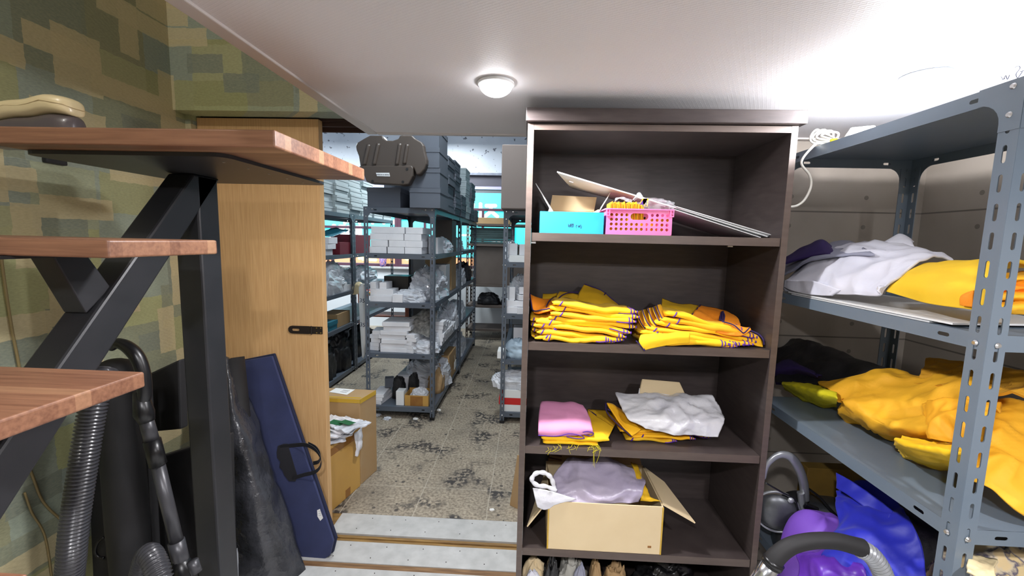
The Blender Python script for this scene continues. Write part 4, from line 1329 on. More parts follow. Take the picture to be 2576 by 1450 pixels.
rows = [[P(1354, 1095, 1.345), P(1400, 1098, 1.343), P(1450, 1097, 1.343), P(1493, 1092, 1.345)],
        [P(1354, 1078, 1.35), P(1400, 1076, 1.35), P(1450, 1072, 1.35), P(1490, 1076, 1.352)],
        [P(1356, 1040, 1.42), P(1400, 1038, 1.42), P(1440, 1036, 1.42), P(1482, 1046, 1.42)],
        [P(1362, 1012, 1.50), P(1400, 1010, 1.50), P(1440, 1012, 1.50), P(1466, 1020, 1.49)],
        [P(1370, 1030, 1.55), P(1400, 1030, 1.55), P(1440, 1030, 1.55), P(1470, 1034, 1.54)]]
patch(rows, 0.006, 7, 0.004, 16, 4).build('panel', 'pink_cloth', t, smooth=True)
MB().tube(spline([P(1354, 1096, 1.343), P(1400, 1098, 1.341), P(1432, 1092, 1.341), P(1458, 1096, 1.341), P(1470, 1103, 1.341), P(1452, 1104, 1.341), P(1425, 1099, 1.341)], 6), 0.0015, 6).build('piping', 'purple', t, smooth=True)
MB().tube(spline([P(1466, 1088, 1.341), P(1478, 1086, 1.339), P(1493, 1090, 1.341), P(1486, 1097, 1.341), P(1470, 1094, 1.341)], 6), 0.0015, 6).build('piping', 'purple', t, smooth=True)
# loose threads
g = MB()
for i in range(22):
    x = 1366+rnd.random()*140
    x = x if i % 3 else 1480+rnd.random()*26
    p = P(x, 1118+rnd.random()*8, 1.336)
    ln = 0.008+0.02*rnd.random()+(0.05 if i % 9 == 0 else 0)
    g.tube(spline([p, p+Vector((rnd.uniform(-.01, .01), -0.008, -ln*0.4)), p+Vector((rnd.uniform(-.02, .02), -0.008, -ln))], 3), 0.00045, 4)
tag(g.build('loose_threads', 'lime'), 'yellow-green loose threads hanging over the third shelf edge', 'threads', kind='stuff')
# flat pile of vests under the white bag
YL = 1.40
for i, (x0, y0, x1, y1, thp) in enumerate(((1575, 1097, 1700, 1097, 10), (1590, 1088, 1750, 1090, 10), (1580, 1080, 1786, 1084, 9), (1560, 1072, 1770, 1076, 9))):
    yf = YL+0.004*i
    zb_ = S3+0.001+i*0.0105
    garment(xat(x0, y0, yf), xat(x1, y1, yf), zb_, zb_+0.001, 0.011, yf, 0.14, 0.004, 61+i, 'yellow' if i % 2 else 'olive_yellow',
            'flat folded yellow vest with purple piping, %s under the white bag' % ('lowest', 'second', 'third', 'uppermost')[i], 'vests under the white plastic bag')
piped([[P(1590, 1098, 1.385), P(1600, 1090, 1.39), P(1612, 1080, 1.40)], [P(1558, 1062, 1.41), P(1572, 1060, 1.43), P(1590, 1058, 1.44)], [P(1527, 1014, 1.47), P(1545, 1018, 1.49), P(1566, 1030, 1.50)]],
      'yellow_vest', 'yellow', 'yellow vest corner sticking up left of the white plastic bag', lines=[[P(1524, 1014, 1.468), P(1526, 1036, 1.43), P(1548, 1062, 1.405), P(1588, 1099, 1.383)], [P(1528, 1030, 1.45), P(1552, 1042, 1.45), P(1572, 1062, 1.43)]], seed=33)
# white plastic carrier bag
t = thing('plastic_carrier_bag', 'white plastic carrier bag lying on the yellow vests', 'plastic bag', P(1690, 1080, 1.42))
rows = [[P(1625, 1080, 1.375), P(1690, 1094, 1.372), P(1750, 1098, 1.375), P(1806, 1100, 1.38)],
        [P(1582, 1055, 1.385), P(1680, 1060, 1.375), P(1750, 1062, 1.38), P(1822, 1066, 1.39)],
        [P(1562, 1020, 1.45), P(1650, 1022, 1.44), P(1740, 1022, 1.44), P(1818, 1036, 1.45)],
        [P(1548, 990, 1.52), P(1640, 990, 1.52), P(1740, 992, 1.52), P(1790, 994, 1.52)],
        [P(1570, 1010, 1.57), P(1640, 1010, 1.57), P(1740, 1010, 1.57), P(1785, 1020, 1.56)]]
patch(rows, 0.003, 12, 0.003, 20, 6, crease=0.010, cfreq=14).build('bag_body', 'bag_white', t, smooth=True)
t2 = thing('flat_packet', 'flat beige paper packet standing behind the white plastic bag', 'packet', P(1660, 990, 1.55))
MB().slab([P(1600, 1016, 1.53), P(1732, 1022, 1.53), P(1706, 966, 1.59), P(1612, 958, 1.59)], 0.02).build('packet_body', 'cardboard', t2, bevel=0.004, label='beige paper body')
MB().slab([P(1604, 1000, 1.525), P(1722, 1008, 1.525), P(1716, 984, 1.555), P(1608, 978, 1.555)], 0.002).build('white_band', 'bag_white', t2)

# ---- shelf four: open carton
YC = 1.335
cA, cB = at(1380, 1262, Y=YC), at(1672, 1264, Y=YC)
t = thing('open_cardboard_box', 'open cardboard box with flaps spread on the fourth shelf', 'box', ((cA.x+cB.x)/2, 1.45, S4))
x0, x1, zt, yb3 = cA.x, cB.x-0.002, cA.z, 1.60
m = MB()
m.box(x0, x1, YC, YC+0.004, S4+0.001, zt).box(x0, x1, yb3-0.004, yb3, S4+0.001, zt).box(x0, x0+0.004, YC+0.004, yb3-0.004, S4+0.001, zt).box(x1-0.004, x1, YC+0.004, yb3-0.004, S4+0.001, zt).box(x0+0.004, x1-0.004, YC+0.004, yb3-0.004, S4+0.001, S4+0.005)
m.build('body', 'cardboard', t, bevel=0.001)
MB().slab([(x1, YC+0.01, zt), at(1748, 1318, Y=YC+0.0), at(1670, 1215, Y=1.50), (x1, yb3-0.02, zt+0.0)], 0.004).build('side_flap', 'cardboard', t)
MB().slab([(x0, YC+0.01, zt), at(1325, 1325, Y=YC+0.01), at(1327, 1320, Y=1.45), (x0, yb3-0.05, zt)], 0.004).build('side_flap', 'cardboard', t)
q = at(1600, 1160, Y=1.62)
MB().slab([(x0+0.01, yb3, zt), (x1-0.005, yb3, zt), (x1-0.03, yb3+0.05, zt+0.10), (x0+0.04, yb3+0.05, zt+0.10)], 0.004).build('back_flap', 'cardboard_dark', t)
for xx in (x0-0.0012, x1-0.0038): MB().box(xx, xx+0.005, YC-0.0012, YC-0.0002, S4+0.002, zt-0.002).build('tape_strip', 'tape_gold', t)
MB().box(x1-0.045, x1-0.033, YC-0.0012, YC-0.0002, S4+0.025, S4+0.032).build('torn_tape', 'tape', t)
t = thing('knotted_carrier_bag', 'grey-lilac stuffed carrier bag with white knotted handles in the open box', 'plastic bag', at(1500, 1255, Y=1.42))
rows = [[P(1388, 1268, 1.345), P(1450, 1270, 1.343), P(1540, 1268, 1.343), P(1608, 1266, 1.345)],
        [P(1386, 1238, 1.36), P(1450, 1234, 1.36), P(1540, 1230, 1.36), P(1618, 1232, 1.36)],
        [P(1392, 1200, 1.42), P(1450, 1192, 1.42), P(1540, 1190, 1.42), P(1622, 1205, 1.41)],
        [P(1430, 1155, 1.50), P(1470, 1148, 1.50), P(1530, 1150, 1.50), P(1585, 1178, 1.50)],
        [P(1440, 1200, 1.56), P(1470, 1200, 1.56), P(1530, 1200, 1.56), P(1585, 1210, 1.56)]]
patch(rows, 0.004, 12, 0.004, 12, 16, ridge=0.003, rdir=(1, 0.6, 0.4), rfreq=26, crease=0.010, cfreq=11).build('bag_body', 'film_lilac', t, smooth=True)
g = MB()
g.tube(spline([P(1400, 1236, 1.345), P(1375, 1225, 1.34), P(1352, 1222, 1.338), P(1338, 1208, 1.338), P(1348, 1192, 1.34), P(1368, 1190, 1.342), P(1384, 1200, 1.344), P(1392, 1218, 1.346), P(1394, 1236, 1.345)], 7), [0.006+0.003*abs(math.sin(i*0.5)) for i in range(57)], 8, ell=0.6)
g.build('handle_loop', 'bag_white', t, smooth=True)
rows = [[P(1340, 1228, 1.338), P(1372, 1232, 1.336), P(1400, 1240, 1.338), P(1450, 1256, 1.34)], [P(1346, 1255, 1.332), P(1370, 1258, 1.331), P(1392, 1262, 1.332), P(1430, 1262, 1.336)], [P(1352, 1276, 1.331), P(1368, 1282, 1.330), P(1384, 1279, 1.331), P(1395, 1266, 1.332)]]
patch(rows, 0.003, 7, 0.004, 30, 23).build('handle_flap', 'bag_white', t, smooth=True)
m = patch([[P(1612, 1262, 1.35), P(1630, 1262, 1.35), P(1664, 1262, 1.35)], [P(1612, 1240, 1.36), P(1626, 1244, 1.36), P(1640, 1250, 1.36)], [P(1600, 1200, 1.42), P(1616, 1206, 1.42), P(1622, 1220, 1.40)], [P(1590, 1160, 1.5), P(1600, 1166, 1.5), P(1608, 1180, 1.48)]], 0.006, 7, 0.008, 40, 2)
tag(m.build('crumpled_yellow_cloth', 'olive_yellow', smooth=True), 'crumpled yellow cloth squeezed at the right inside the open cardboard box', 'cloth')
g = MB()
for k in range(9):
    g.cbox(P(1396, 1146+k*9, 1.60), (0.055, 0.006, 0.004), (0, 0.15, 0))
g.cbox(P(1396, 1180, 1.607), (0.06, 0.004, 0.09))
tag(g.build('slatted_crate', 'brown_wood'), 'dark brown slatted crate behind the open cardboard box', 'crate')

# ---- bottom compartment: tops of bags
def sack(px, py, Y, rx, ry, h, m_, label, seed, cat='bag', name='bag', **kw):
    p = at(px, py, Y=Y)
    mb = heap(p.x, Y, 0.071, rx, ry, max(0.05, p.z-0.071), seed, **kw)
    return tag(mb.build(name, m_, smooth=True), label, cat)
sack(1345, 1412, 1.40, 0.055, 0.05, 0, 'cardboard', 'tan paper sack at the far left under the fourth shelf', 71, name='paper_sack')
sack(1340, 1438, 1.36, 0.038, 0.022, 0, 'white_cloth', 'white bundle in front of the tan sack in the bottom compartment', 72, name='white_bundle')
sack(1388, 1412, 1.37, 0.030, 0.03, 0, 'black_plastic', 'black plastic bag knot between the tan sack and the net bag', 73, name='black_bag', crumple=0.25)
sack(1437, 1408, 1.42, 0.06, 0.05, 0, 'mesh_bag', 'grey net bag in the bottom compartment', 74, name='net_bag', crumple=0.2)
sack(1460, 1425, 1.38, 0.03, 0.025, 0, 'grey_cloth', 'pale grey-blue bundle beside the net bag', 75, name='grey_bundle')
sack(1500, 1413, 1.40, 0.026, 0.04, 0, 'cardboard_dark', 'narrow brown paper roll standing in the bottom compartment', 76, name='paper_roll')
sack(1548, 1426, 1.39, 0.05, 0.04, 0, 'cardboard_dark', 'crumpled brown paper sack in the middle of the bottom compartment', 77, name='paper_sack', crumple=0.2)
sack(1680, 1424, 1.44, 0.13, 0.06, 0, 'black_plastic', 'large black plastic bag filling the right of the bottom compartment', 78, name='black_bag', crumple=0.2)

# ================================================================ SLOTTED STEEL RACKS
_PC = {}


def post_mesh(H, sx, sy, wd, pitch, slots=True):
    key = (round(H, 3), wd, pitch, slots)
    if key not in _PC:
        holes = []
        if slots:
            z = pitch*0.7
            while z < H-0.02:
                holes.append(pill(wd*0.55, z, wd*0.22, pitch*0.62, 4))
                z += pitch
        _PC[key] = plate([(0.0005, 0), (wd, 0), (wd, H), (0.0005, H)], holes, 0.0022)
    vs, fs = _PC[key]
    m = MB()
    # flange lying along x, then flange lying along y; both start at the corner
    m.add([(sx*v.x, sy*(v.z+0.0011), v.y) for v in vs], fs)
    m.add([(sx*(v.z+0.0011), sy*v.x, v.y) for v in vs], fs)
    return m


def rack(x0, x1, y0, y1, zs, H, label, group=None, steel='rack_steel', wd=0.036, pitch=0.054, lip=0.032, gusset=0.05, bolts=True, name='steel_rack', dark=None):
    t = thing(name, label, 'rack', ((x0+x1)/2, (y0+y1)/2, 0), group)
    org = ORG[t.name]
    for cx, sx in ((x0, 1), (x1, -1)):
        for cy, sy in ((y0, 1), (y1, -1)):
            m = post_mesh(H, sx, sy, wd, pitch)
            q = MB(); q.add([Vector((cx, cy, 0))+v for v in m.v], m.f)
            po = q.build('post', steel, t)
            b = MB()
            b.box(cx-0.001*sx-0.001, cx+sx*wd*0.9, cy-0.001, cy+sy*wd*0.9, 0.0, 0.03) if False else b.cbox((cx+sx*wd/2, cy+sy*wd/2, 0.012), (wd*1.06, wd*1.06, 0.024))
            b.build('foot', 'black_satin', po)
    for zt in zs:
        m = MB()
        e = 0.0025
        m.box(x0+e, x1-e, y0+e, y1-e, zt-0.002, zt)
        hol = [pill(0.085, lip*0.5, 0.024, 0.008, 4)]
        for (a0, a1, fix, ax) in ((x0+e, x1-e, y0+e, 'x'), (x0+e, x1-e, y1-e, 'x'), (y0+e, y1-e, x0+e, 'y'), (y0+e, y1-e, x1-e, 'y')):
            L_ = a1-a0
            vs, fs = plate([(0, 0), (L_, 0), (L_, lip), (0, lip)], [pill(0.085, lip*0.5, 0.026, 0.008, 4), pill(L_-0.085, lip*0.5, 0.026, 0.008, 4)], 0.0012)
            if ax == 'x': m.add([(a0+v.x, fix+v.z, zt-lip+v.y) for v in vs], fs)
            else: m.add([(fix+v.z, a0+v.x, zt-lip+v.y) for v in vs], fs)
        m.build('shelf', dark or steel, t)
    if gusset:
        zt = zs[0]
        for cx, sx in ((x0, 1), (x1, -1)):
            for cy, sy in ((y0, 1), (y1, -1)):
                pts = [(0, 0), (gusset*1.6, 0), (gusset*1.6, -lip)]+[(wd+(gusset*1.6-wd)*(1-math.sin(a2)), -lip-(gusset*1.6-wd)*(1-math.cos(a2))) for a2 in [i*PI/2/6 for i in range(7)]]+[(wd, -lip-gusset*1.2), (0, -lip-gusset*1.2)]
                m = MB()
                n_ = len(pts)
                for ax in (0, 1):
                    fr = [(cx+sx*p[0], cy-sy*0.0012, zt+0.001+p[1]) if ax == 0 else (cx-sx*0.0012, cy+sy*p[0], zt+0.001+p[1]) for p in pts]
                    bk = [(p[0], p[1]+sy*0.001, p[2]) if ax == 0 else (p[0]+sx*0.001, p[1], p[2]) for p in fr]
                    m.add(fr+bk, [tuple(range(n_)), tuple(range(n_, 2*n_))[::-1]]+[(i, (i+1) % n_, n_+(i+1) % n_, n_+i) for i in range(n_)])
                m.build('corner_gusset', dark or steel, t)
    if bolts:
        m = MB()
        r = wd*0.16
        for cx, sx in ((x0, 1), (x1, -1)):
            for cy, sy in ((y0, 1), (y1, -1)):
                for k, zt in enumerate(zs):
                    for dz in ((-lip*0.35, -lip-gusset*0.6) if k == 0 else (-lip*0.6,)):
                        m.tube([(cx+sx*wd*0.55, cy-sy*0.0015, zt+dz), (cx+sx*wd*0.55, cy-sy*0.0045, zt+dz)], [r, r*0.6], 10)
                        m.tube([(cx-sx*0.0015, cy+sy*wd*0.55, zt+dz), (cx-sx*0.0045, cy+sy*wd*0.55, zt+dz)], [r, r*0.6], 10)
                    if k == 0: m.tube([(cx+sx*gusset*1.35, cy-sy*0.0015, zt-lip*0.35), (cx+sx*gusset*1.35, cy-sy*0.0045, zt-lip*0.35)], [r, r*0.6], 10)
        m.build('bolt', 'zinc', t)
    return t


RX0, RX1, RY0, RY1 = 0.88, 1.33, 0.826, 1.568
rack(RX0, RX1, RY0, RY1, [1.737, 1.262, 0.861, 0.362], 1.738, 'blue-grey slotted steel rack holding yellow and white cloth at the right', dark=None)

# ---- top shelf of the near rack
t = thing('marbled_box', 'white marbled box with a scribble on top of the near steel rack', 'box', (1.1, 0.80, 1.7375))
bx = MB().box(0.95, 1.25, 0.72, 0.845, 1.7375, 1.797).build('body', 'marbled', t, bevel=0.002)
g = MB()
F_ = lambda x, y: at(x, y, X=0.949)
for sg_ in ([(2518, 193), (2524, 200), (2530, 190), (2534, 200), (2540, 188)], [(2553, 170), (2562, 166), (2566, 172), (2556, 186), (2560, 196), (2572, 180)], [(2566, 180), (2576, 178)], [(2520, 201), (2528, 198)]):
    g.tube(spline([F_(*p) for p in sg_], 4), 0.0007, 6)
g.build('scribble', 'ink', t)
g = MB()
c0 = at(2022, 358, Y=1.44)
for k in range(4):
    r = 0.034-0.004*k
    pts = [Vector((0.925+0.01*k+r*math.cos(a2)*1.0, 1.435+0.014*math.sin(a2*2+k)+r*0.5*math.sin(a2), 1.748+0.030+r*math.sin(a2)*0.75)) for a2 in [2*PI*i/26 for i in range(26)]]
    g.tube(pts, 0.0032, 8, closed=True)
t = thing('extension_cord', 'white coiled extension cord with socket strip on the top far end of the near rack', 'cord', (0.93, 1.43, 1.7375))
g.build('coil', 'cable', t, smooth=True)
pts = spline([Vector((0.90, 1.40, 1.752)), Vector((0.872, 1.385, 1.738)), at(2016, 408, Y=1.38), at(2036, 440, Y=1.38), at(2040, 468, Y=1.38), at(2026, 500, Y=1.38), at(2006, 517, Y=1.38), at(1984, 521, Y=1.38)], 7)
MB().tube(pts, 0.0036, 8).build('hanging_cable', 'cable', t, smooth=True)
MB().tube(spline([Vector((1.03, 1.37, 1.752)), Vector((1.03, 1.33, 1.778)), Vector((1.06, 1.31, 1.782)), Vector((1.05, 1.30, 1.745))], 6), 0.003, 8).build('plug_cable', 'cable', t, smooth=True)
MB().cbox((0.985, 1.36, 1.757), (0.06, 0.14, 0.038), (0, 0, -0.5)).build('socket_strip', 'board_white', t, bevel=0.006)
MB().cbox((0.945, 1.405, 1.752), (0.02, 0.022, 0.026), (0, 0, -0.5)).build('plug', 'lime', t, bevel=0.004, label='yellow-green plug')

# ---- middle shelf: boards, white cloth, yellow cloth, purple cloth
ZM = 1.262
b1 = MB().slab([(0.885, 0.90, ZM+0.006), (1.18, 0.93, ZM+0.006), (1.18, 1.46, ZM+0.006), (0.884, 1.46, ZM+0.006)], 0.004)
tag(b1.build('flat_board', 'board_white'), 'upper white board lying under the cloth on the middle rack shelf', 'board')
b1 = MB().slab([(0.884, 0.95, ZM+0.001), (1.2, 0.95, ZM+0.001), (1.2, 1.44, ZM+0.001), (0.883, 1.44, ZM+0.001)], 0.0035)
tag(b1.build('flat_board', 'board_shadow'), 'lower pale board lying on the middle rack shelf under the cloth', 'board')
Q = lambda x, y, X: at(x, y, X=X)
zc2 = ZM+0.012
m = patch([[Q(1966, 663, 0.91), Q(2000, 655, 0.93), Q(2060, 640, 0.95), Q(2110, 640, 0.97)], [Q(1974, 648, 0.96), Q(2020, 622, 0.98), Q(2065, 602, 1.0), Q(2098, 622, 1.03)]], 0.006, 8, 0.004, 14, 3)
tag(m.build('purple_cloth', 'purple_dark', smooth=True), 'dark purple cloth folded behind the white cloth on the middle rack shelf', 'cloth')
m = patch([[Q(1968, 690, 0.92), Q(2010, 668, 0.93), Q(2060, 648, 0.94), Q(2130, 640, 0.96), Q(2200, 640, 0.98)],
           [Q(1966, 672, 0.97), Q(2015, 650, 0.98), Q(2068, 628, 1.0), Q(2090, 612, 1.06), Q(2140, 606, 1.08)],
           [Q(1990, 660, 1.05), Q(2030, 640, 1.07), Q(2080, 630, 1.10), Q(2110, 618, 1.13), Q(2150, 612, 1.13)]], 0.006, 7, 0.006, 12, 7)
tag(m.build('grey_cloth', 'grey_cloth', smooth=True), 'pale grey cloth layer at the left behind the large white cloth', 'cloth')
W_ = [[Q(1972, 732, 0.890), Q(2050, 738, 0.890), Q(2120, 740, 0.888), Q(2205, 741, 0.888), Q(2216, 730, 0.895)],
      [Q(1966, 712, 0.896), Q(2050, 712, 0.896), Q(2120, 712, 0.896), Q(2180, 715, 0.90), Q(2246, 702, 0.905)],
      [Q(1980, 690, 0.93), Q(2060, 672, 0.935), Q(2130, 668, 0.94), Q(2215, 672, 0.94), Q(2285, 668, 0.945)],
      [Q(2012, 655, 0.98), Q(2080, 634, 0.99), Q(2150, 622, 1.0), Q(2235, 640, 1.0), Q(2330, 645, 1.0)],
      [Q(2075, 628, 1.05), Q(2130, 615, 1.07), Q(2200, 604, 1.08), Q(2270, 612, 1.08), Q(2370, 642, 1.06)],
      [Q(2105, 640, 1.10), Q(2150, 622, 1.12), Q(2208, 612, 1.14), Q(2275, 618, 1.14), Q(2400, 652, 1.10)]]
m = patch(W_, 0.006, 12, 0.006, 9, 31, crease=0.013, cfreq=8)
tag(m.build('white_cloth', 'white_cloth', smooth=True), 'large rumpled white cloth spread over the middle rack shelf', 'cloth')
m = patch([[Q(2212, 620, 1.08), Q(2240, 612, 1.09), Q(2300, 620, 1.10)], [Q(2232, 605, 1.11), Q(2260, 589, 1.12), Q(2290, 602, 1.13)], [Q(2255, 595, 1.14), Q(2266, 590, 1.145), Q(2300, 608, 1.16)]], 0.005, 8, 0.005, 12, 12)
tag(m.build('white_cloth', 'white_cloth', smooth=True), 'peaked corner of white cloth standing up behind the large white cloth', 'cloth')
m = patch([[Q(1968, 722, 0.887), Q(2000, 734, 0.884), Q(2040, 742, 0.883), Q(2090, 744, 0.884)], [Q(1970, 705, 0.888), Q(2010, 706, 0.887), Q(2048, 708, 0.886), Q(2112, 730, 0.888)]], 0.006, 8, 0.004, 20, 5)
tag(m.build('white_cloth', 'white_cloth', smooth=True), 'small white fold rolled over the far front edge of the middle rack shelf', 'cloth')
Yl = [[Q(2225, 732, 0.905), Q(2290, 752, 0.897), Q(2360, 768, 0.893), Q(2432, 778, 0.892), Q(2500, 786, 0.90)],
      [Q(2240, 710, 0.915), Q(2300, 715, 0.90), Q(2370, 722, 0.897), Q(2445, 724, 0.896), Q(2510, 728, 0.90)],
      [Q(2290, 680, 0.95), Q(2340, 676, 0.94), Q(2400, 672, 0.935), Q(2450, 668, 0.94), Q(2520, 664, 0.945)],
      [Q(2330, 662, 1.01), Q(2380, 658, 1.01), Q(2440, 652, 1.01), Q(2480, 650, 1.02), Q(2560, 648, 1.02)],
      [Q(2350, 680, 1.09), Q(2400, 676, 1.10), Q(2460, 670, 1.10), Q(2520, 668, 1.11), Q(2600, 666, 1.11)]]
m = patch(Yl, 0.008, 11, 0.006, 9, 41, crease=0.006, cfreq=6)
tag(m.build('yellow_cloth', mat('golden_yellow', srgb(240, 196, 36), 0.75, 0, srgb(232, 186, 30), 6, 0.2, 40, 0.004), smooth=True), 'thick golden yellow cloth bundle beside the white cloth on the middle rack shelf', 'cloth')
m = patch([[Q(2414, 768, 0.888), Q(2426, 771, 0.887), Q(2442, 773, 0.887)], [Q(2416, 745, 0.890), Q(2428, 738, 0.889), Q(2446, 734, 0.889)], [Q(2428, 735, 0.91), Q(2440, 730, 0.91), Q(2450, 728, 0.91)]], 0.006, 7, 0.004, 20, 3)
tag(m.build('orange_cloth_end', 'orange', smooth=True), 'orange rolled cloth end beside the near post on the middle rack shelf', 'cloth')
for k, (y0_, y1_) in enumerate(((786, 752), (760, 728), (738, 706), (716, 690))):
    m = patch([[at(2500, y0_-4, Y=0.86+0.01*k), at(2560, y0_, Y=0.85+0.01*k), at(2620, y0_+2, Y=0.85+0.01*k)], [at(2502, y0_-14, Y=0.85+0.01*k), at(2560, y0_-16, Y=0.84+0.01*k), at(2625, y0_-20, Y=0.84+0.01*k)], [at(2508, y1_, Y=0.90+0.02*k), at(2560, y1_-6, Y=0.90+0.02*k), at(2630, y1_-12, Y=0.90+0.02*k)]], 0.006, 7, 0.006, 30, 50+k, ridge=0.003, rdir=(0, 0, 1), rfreq=160)
    tag(m.build('gathered_fabric', 'marigold' if k != 2 else 'orange', smooth=True), 'gathered orange-yellow fabric right of the near rack post, %s' % ('lowest fold', 'second fold', 'third fold', 'top fold')[k], 'fabric', 'gathered fabric folds at the right edge')

# ---- lower shelf: black bag, purple, lime, marigold cloths
ZL = 0.861
S = lambda x, y, dz=0.004: at(x, y, Z=ZL+dz)
m = patch([[Q(1950, 960, 0.98), Q(2010, 965, 1.0), Q(2080, 965, 1.03), Q(2150, 955, 1.06), Q(2230, 940, 1.08)],
           [Q(1948, 900, 1.02), Q(2000, 905, 1.04), Q(2060, 910, 1.07), Q(2150, 925, 1.10), Q(2240, 935, 1.12)],
           [Q(1956, 868, 1.10), Q(1995, 858, 1.12), Q(2040, 860, 1.14), Q(2120, 890, 1.16), Q(2220, 922, 1.17)],
           [Q(1964, 880, 1.18), Q(2000, 870, 1.19), Q(2050, 872, 1.20), Q(2130, 900, 1.21), Q(2220, 935, 1.22)]], 0.01, 7, 0.016, 14, 8)
tag(m.build('black_bag', 'black_bag', smooth=True), 'black bag at the far end of the lower rack shelf', 'bag')
m = patch([[S(1952, 968), S(2010, 970), S(2060, 968)], [Q(1946, 935, 0.97), Q(2000, 930, 0.99), Q(2064, 950, 1.0)], [Q(1950, 915, 1.02), Q(1990, 905, 1.03), Q(2040, 930, 1.05)]], 0.006, 7, 0.006, 14, 9)
tag(m.build('purple_cloth', 'purple_dark', smooth=True), 'dark purple cloth under the black bag on the lower rack shelf', 'cloth')
m = patch([[S(1976, 980), S(2010, 1002), S(2060, 1022), S(2104, 1024)], [Q(1966, 966, 0.955), Q(2010, 975, 0.95), Q(2060, 992, 0.945), Q(2106, 1006, 0.94)], [Q(1970, 962, 1.0), Q(2020, 966, 1.0), Q(2070, 976, 1.0), Q(2105, 990, 0.99)], [S(1985, 968), S(2025, 972), S(2070, 984), S(2105, 996)]], 0.005, 8, 0.006, 26, 4, ridge=0.004, rdir=(0.4, 1, 0), rfreq=60)
tag(m.build('lime_cloth', 'lime', smooth=True), 'crumpled lime yellow cloth at the far end of the lower rack shelf', 'cloth')
C1 = [[S(2106, 1045), S(2160, 1072), S(2210, 1095), S(2262, 1112), S(2330, 1122), S(2400, 1130)],
      [Q(2108, 1010, 0.948), Q(2165, 1050, 0.945), Q(2220, 1074, 0.945), Q(2290, 1085, 0.945), Q(2350, 1085, 0.945), Q(2420, 1080, 0.95)],
      [Q(2095, 985, 0.97), Q(2170, 1000, 0.98), Q(2230, 1030, 0.985), Q(2300, 1040, 0.985), Q(2370, 1035, 0.985), Q(2440, 1030, 0.985)],
      [Q(2062, 964, 1.01), Q(2140, 958, 1.03), Q(2200, 955, 1.05), Q(2300, 975, 1.05), Q(2380, 970, 1.05), Q(2450, 970, 1.05)],
      [Q(2180, 958, 1.07), Q(2200, 940, 1.10), Q(2240, 933, 1.12), Q(2320, 945, 1.12), Q(2400, 940, 1.12), Q(2470, 940, 1.12)],
      [Q(2190, 975, 1.14), Q(2215, 955, 1.17), Q(2250, 950, 1.2), Q(2330, 955, 1.2), Q(2410, 955, 1.2), Q(2480, 960, 1.2)]]
m = patch(C1, 0.006, 12, 0.008, 9, 61, ridge=0.005, rdir=(0.3, 0.9, 0.4), rfreq=30, crease=0.014, cfreq=8)
tag(m.build('marigold_cloth', 'marigold', smooth=True), 'broad marigold cloth sprawling across the lower rack shelf', 'cloth')
m = patch([[Q(2300, 965, 1.08), Q(2330, 968, 1.08), Q(2400, 975, 1.06), Q(2480, 985, 1.04), Q(2560, 990, 1.02), Q(2640, 995, 1.0)],
           [Q(2318, 935, 1.14), Q(2350, 935, 1.15), Q(2410, 938, 1.15), Q(2490, 948, 1.15), Q(2560, 955, 1.15), Q(2640, 960, 1.15)],
           [Q(2330, 908, 1.22), Q(2362, 910, 1.23), Q(2420, 914, 1.23), Q(2480, 905, 1.22), Q(2530, 920, 1.22), Q(2600, 945, 1.22)]], 0.006, 11, 0.008, 9, 66, ridge=0.004, rdir=(1, 0.5, 0), rfreq=22, crease=0.012, cfreq=9)
tag(m.build('marigold_cloth', mat('deep_marigold', srgb(216, 156, 34), 0.75, 0, srgb(206, 146, 28), 5, 0.2, 60)), 'darker marigold cloth heaped at the back behind the near post, lower rack shelf', 'cloth')
C2 = [[S(2262, 1135), S(2290, 1160), S(2350, 1180), S(2400, 1188), S(2436, 1190)],
      [Q(2250, 1108, 0.92), Q(2300, 1130, 0.915), Q(2360, 1145, 0.912), Q(2400, 1150, 0.91), Q(2440, 1155, 0.91)],
      [Q(2270, 1098, 0.945), Q(2310, 1105, 0.94), Q(2370, 1115, 0.94), Q(2400, 1118, 0.94), Q(2440, 1120, 0.94)]]
m = patch(C2, 0.006, 14, 0.004, 16, 71, ridge=0.004, rdir=(0.2, 0.3, 1), rfreq=120, crease=0.006, cfreq=18)
tag(m.build('yellow_cloth', 'yellow_hot', smooth=True), 'bright yellow frayed cloth fold in front of the marigold cloth', 'cloth')
C3 = [[Q(2320, 1098, 0.925), Q(2370, 1110, 0.92), Q(2420, 1112, 0.915), Q(2480, 1105, 0.91)],
      [Q(2312, 1060, 0.94), Q(2360, 1060, 0.93), Q(2420, 1060, 0.93), Q(2490, 1060, 0.93)],
      [Q(2320, 1022, 0.98), Q(2370, 1015, 0.97), Q(2430, 1018, 0.97), Q(2500, 1025, 0.97)],
      [Q(2330, 1010, 1.04), Q(2380, 1008, 1.04), Q(2440, 1010, 1.04), Q(2520, 1015, 1.04)]]
m = patch(C3, 0.006, 14, 0.006, 11, 81, ridge=0.005, rdir=(0.5, 0.5, 1), rfreq=34, crease=0.012, cfreq=12)
tag(m.build('orange_yellow_cloth', mat('warm_marigold', srgb(246, 180, 36), 0.7, 0, srgb(240, 170, 30), 5, 0.2, 60), smooth=True), 'rolled orange-yellow cloth lying behind the near post on the lower rack shelf', 'cloth')
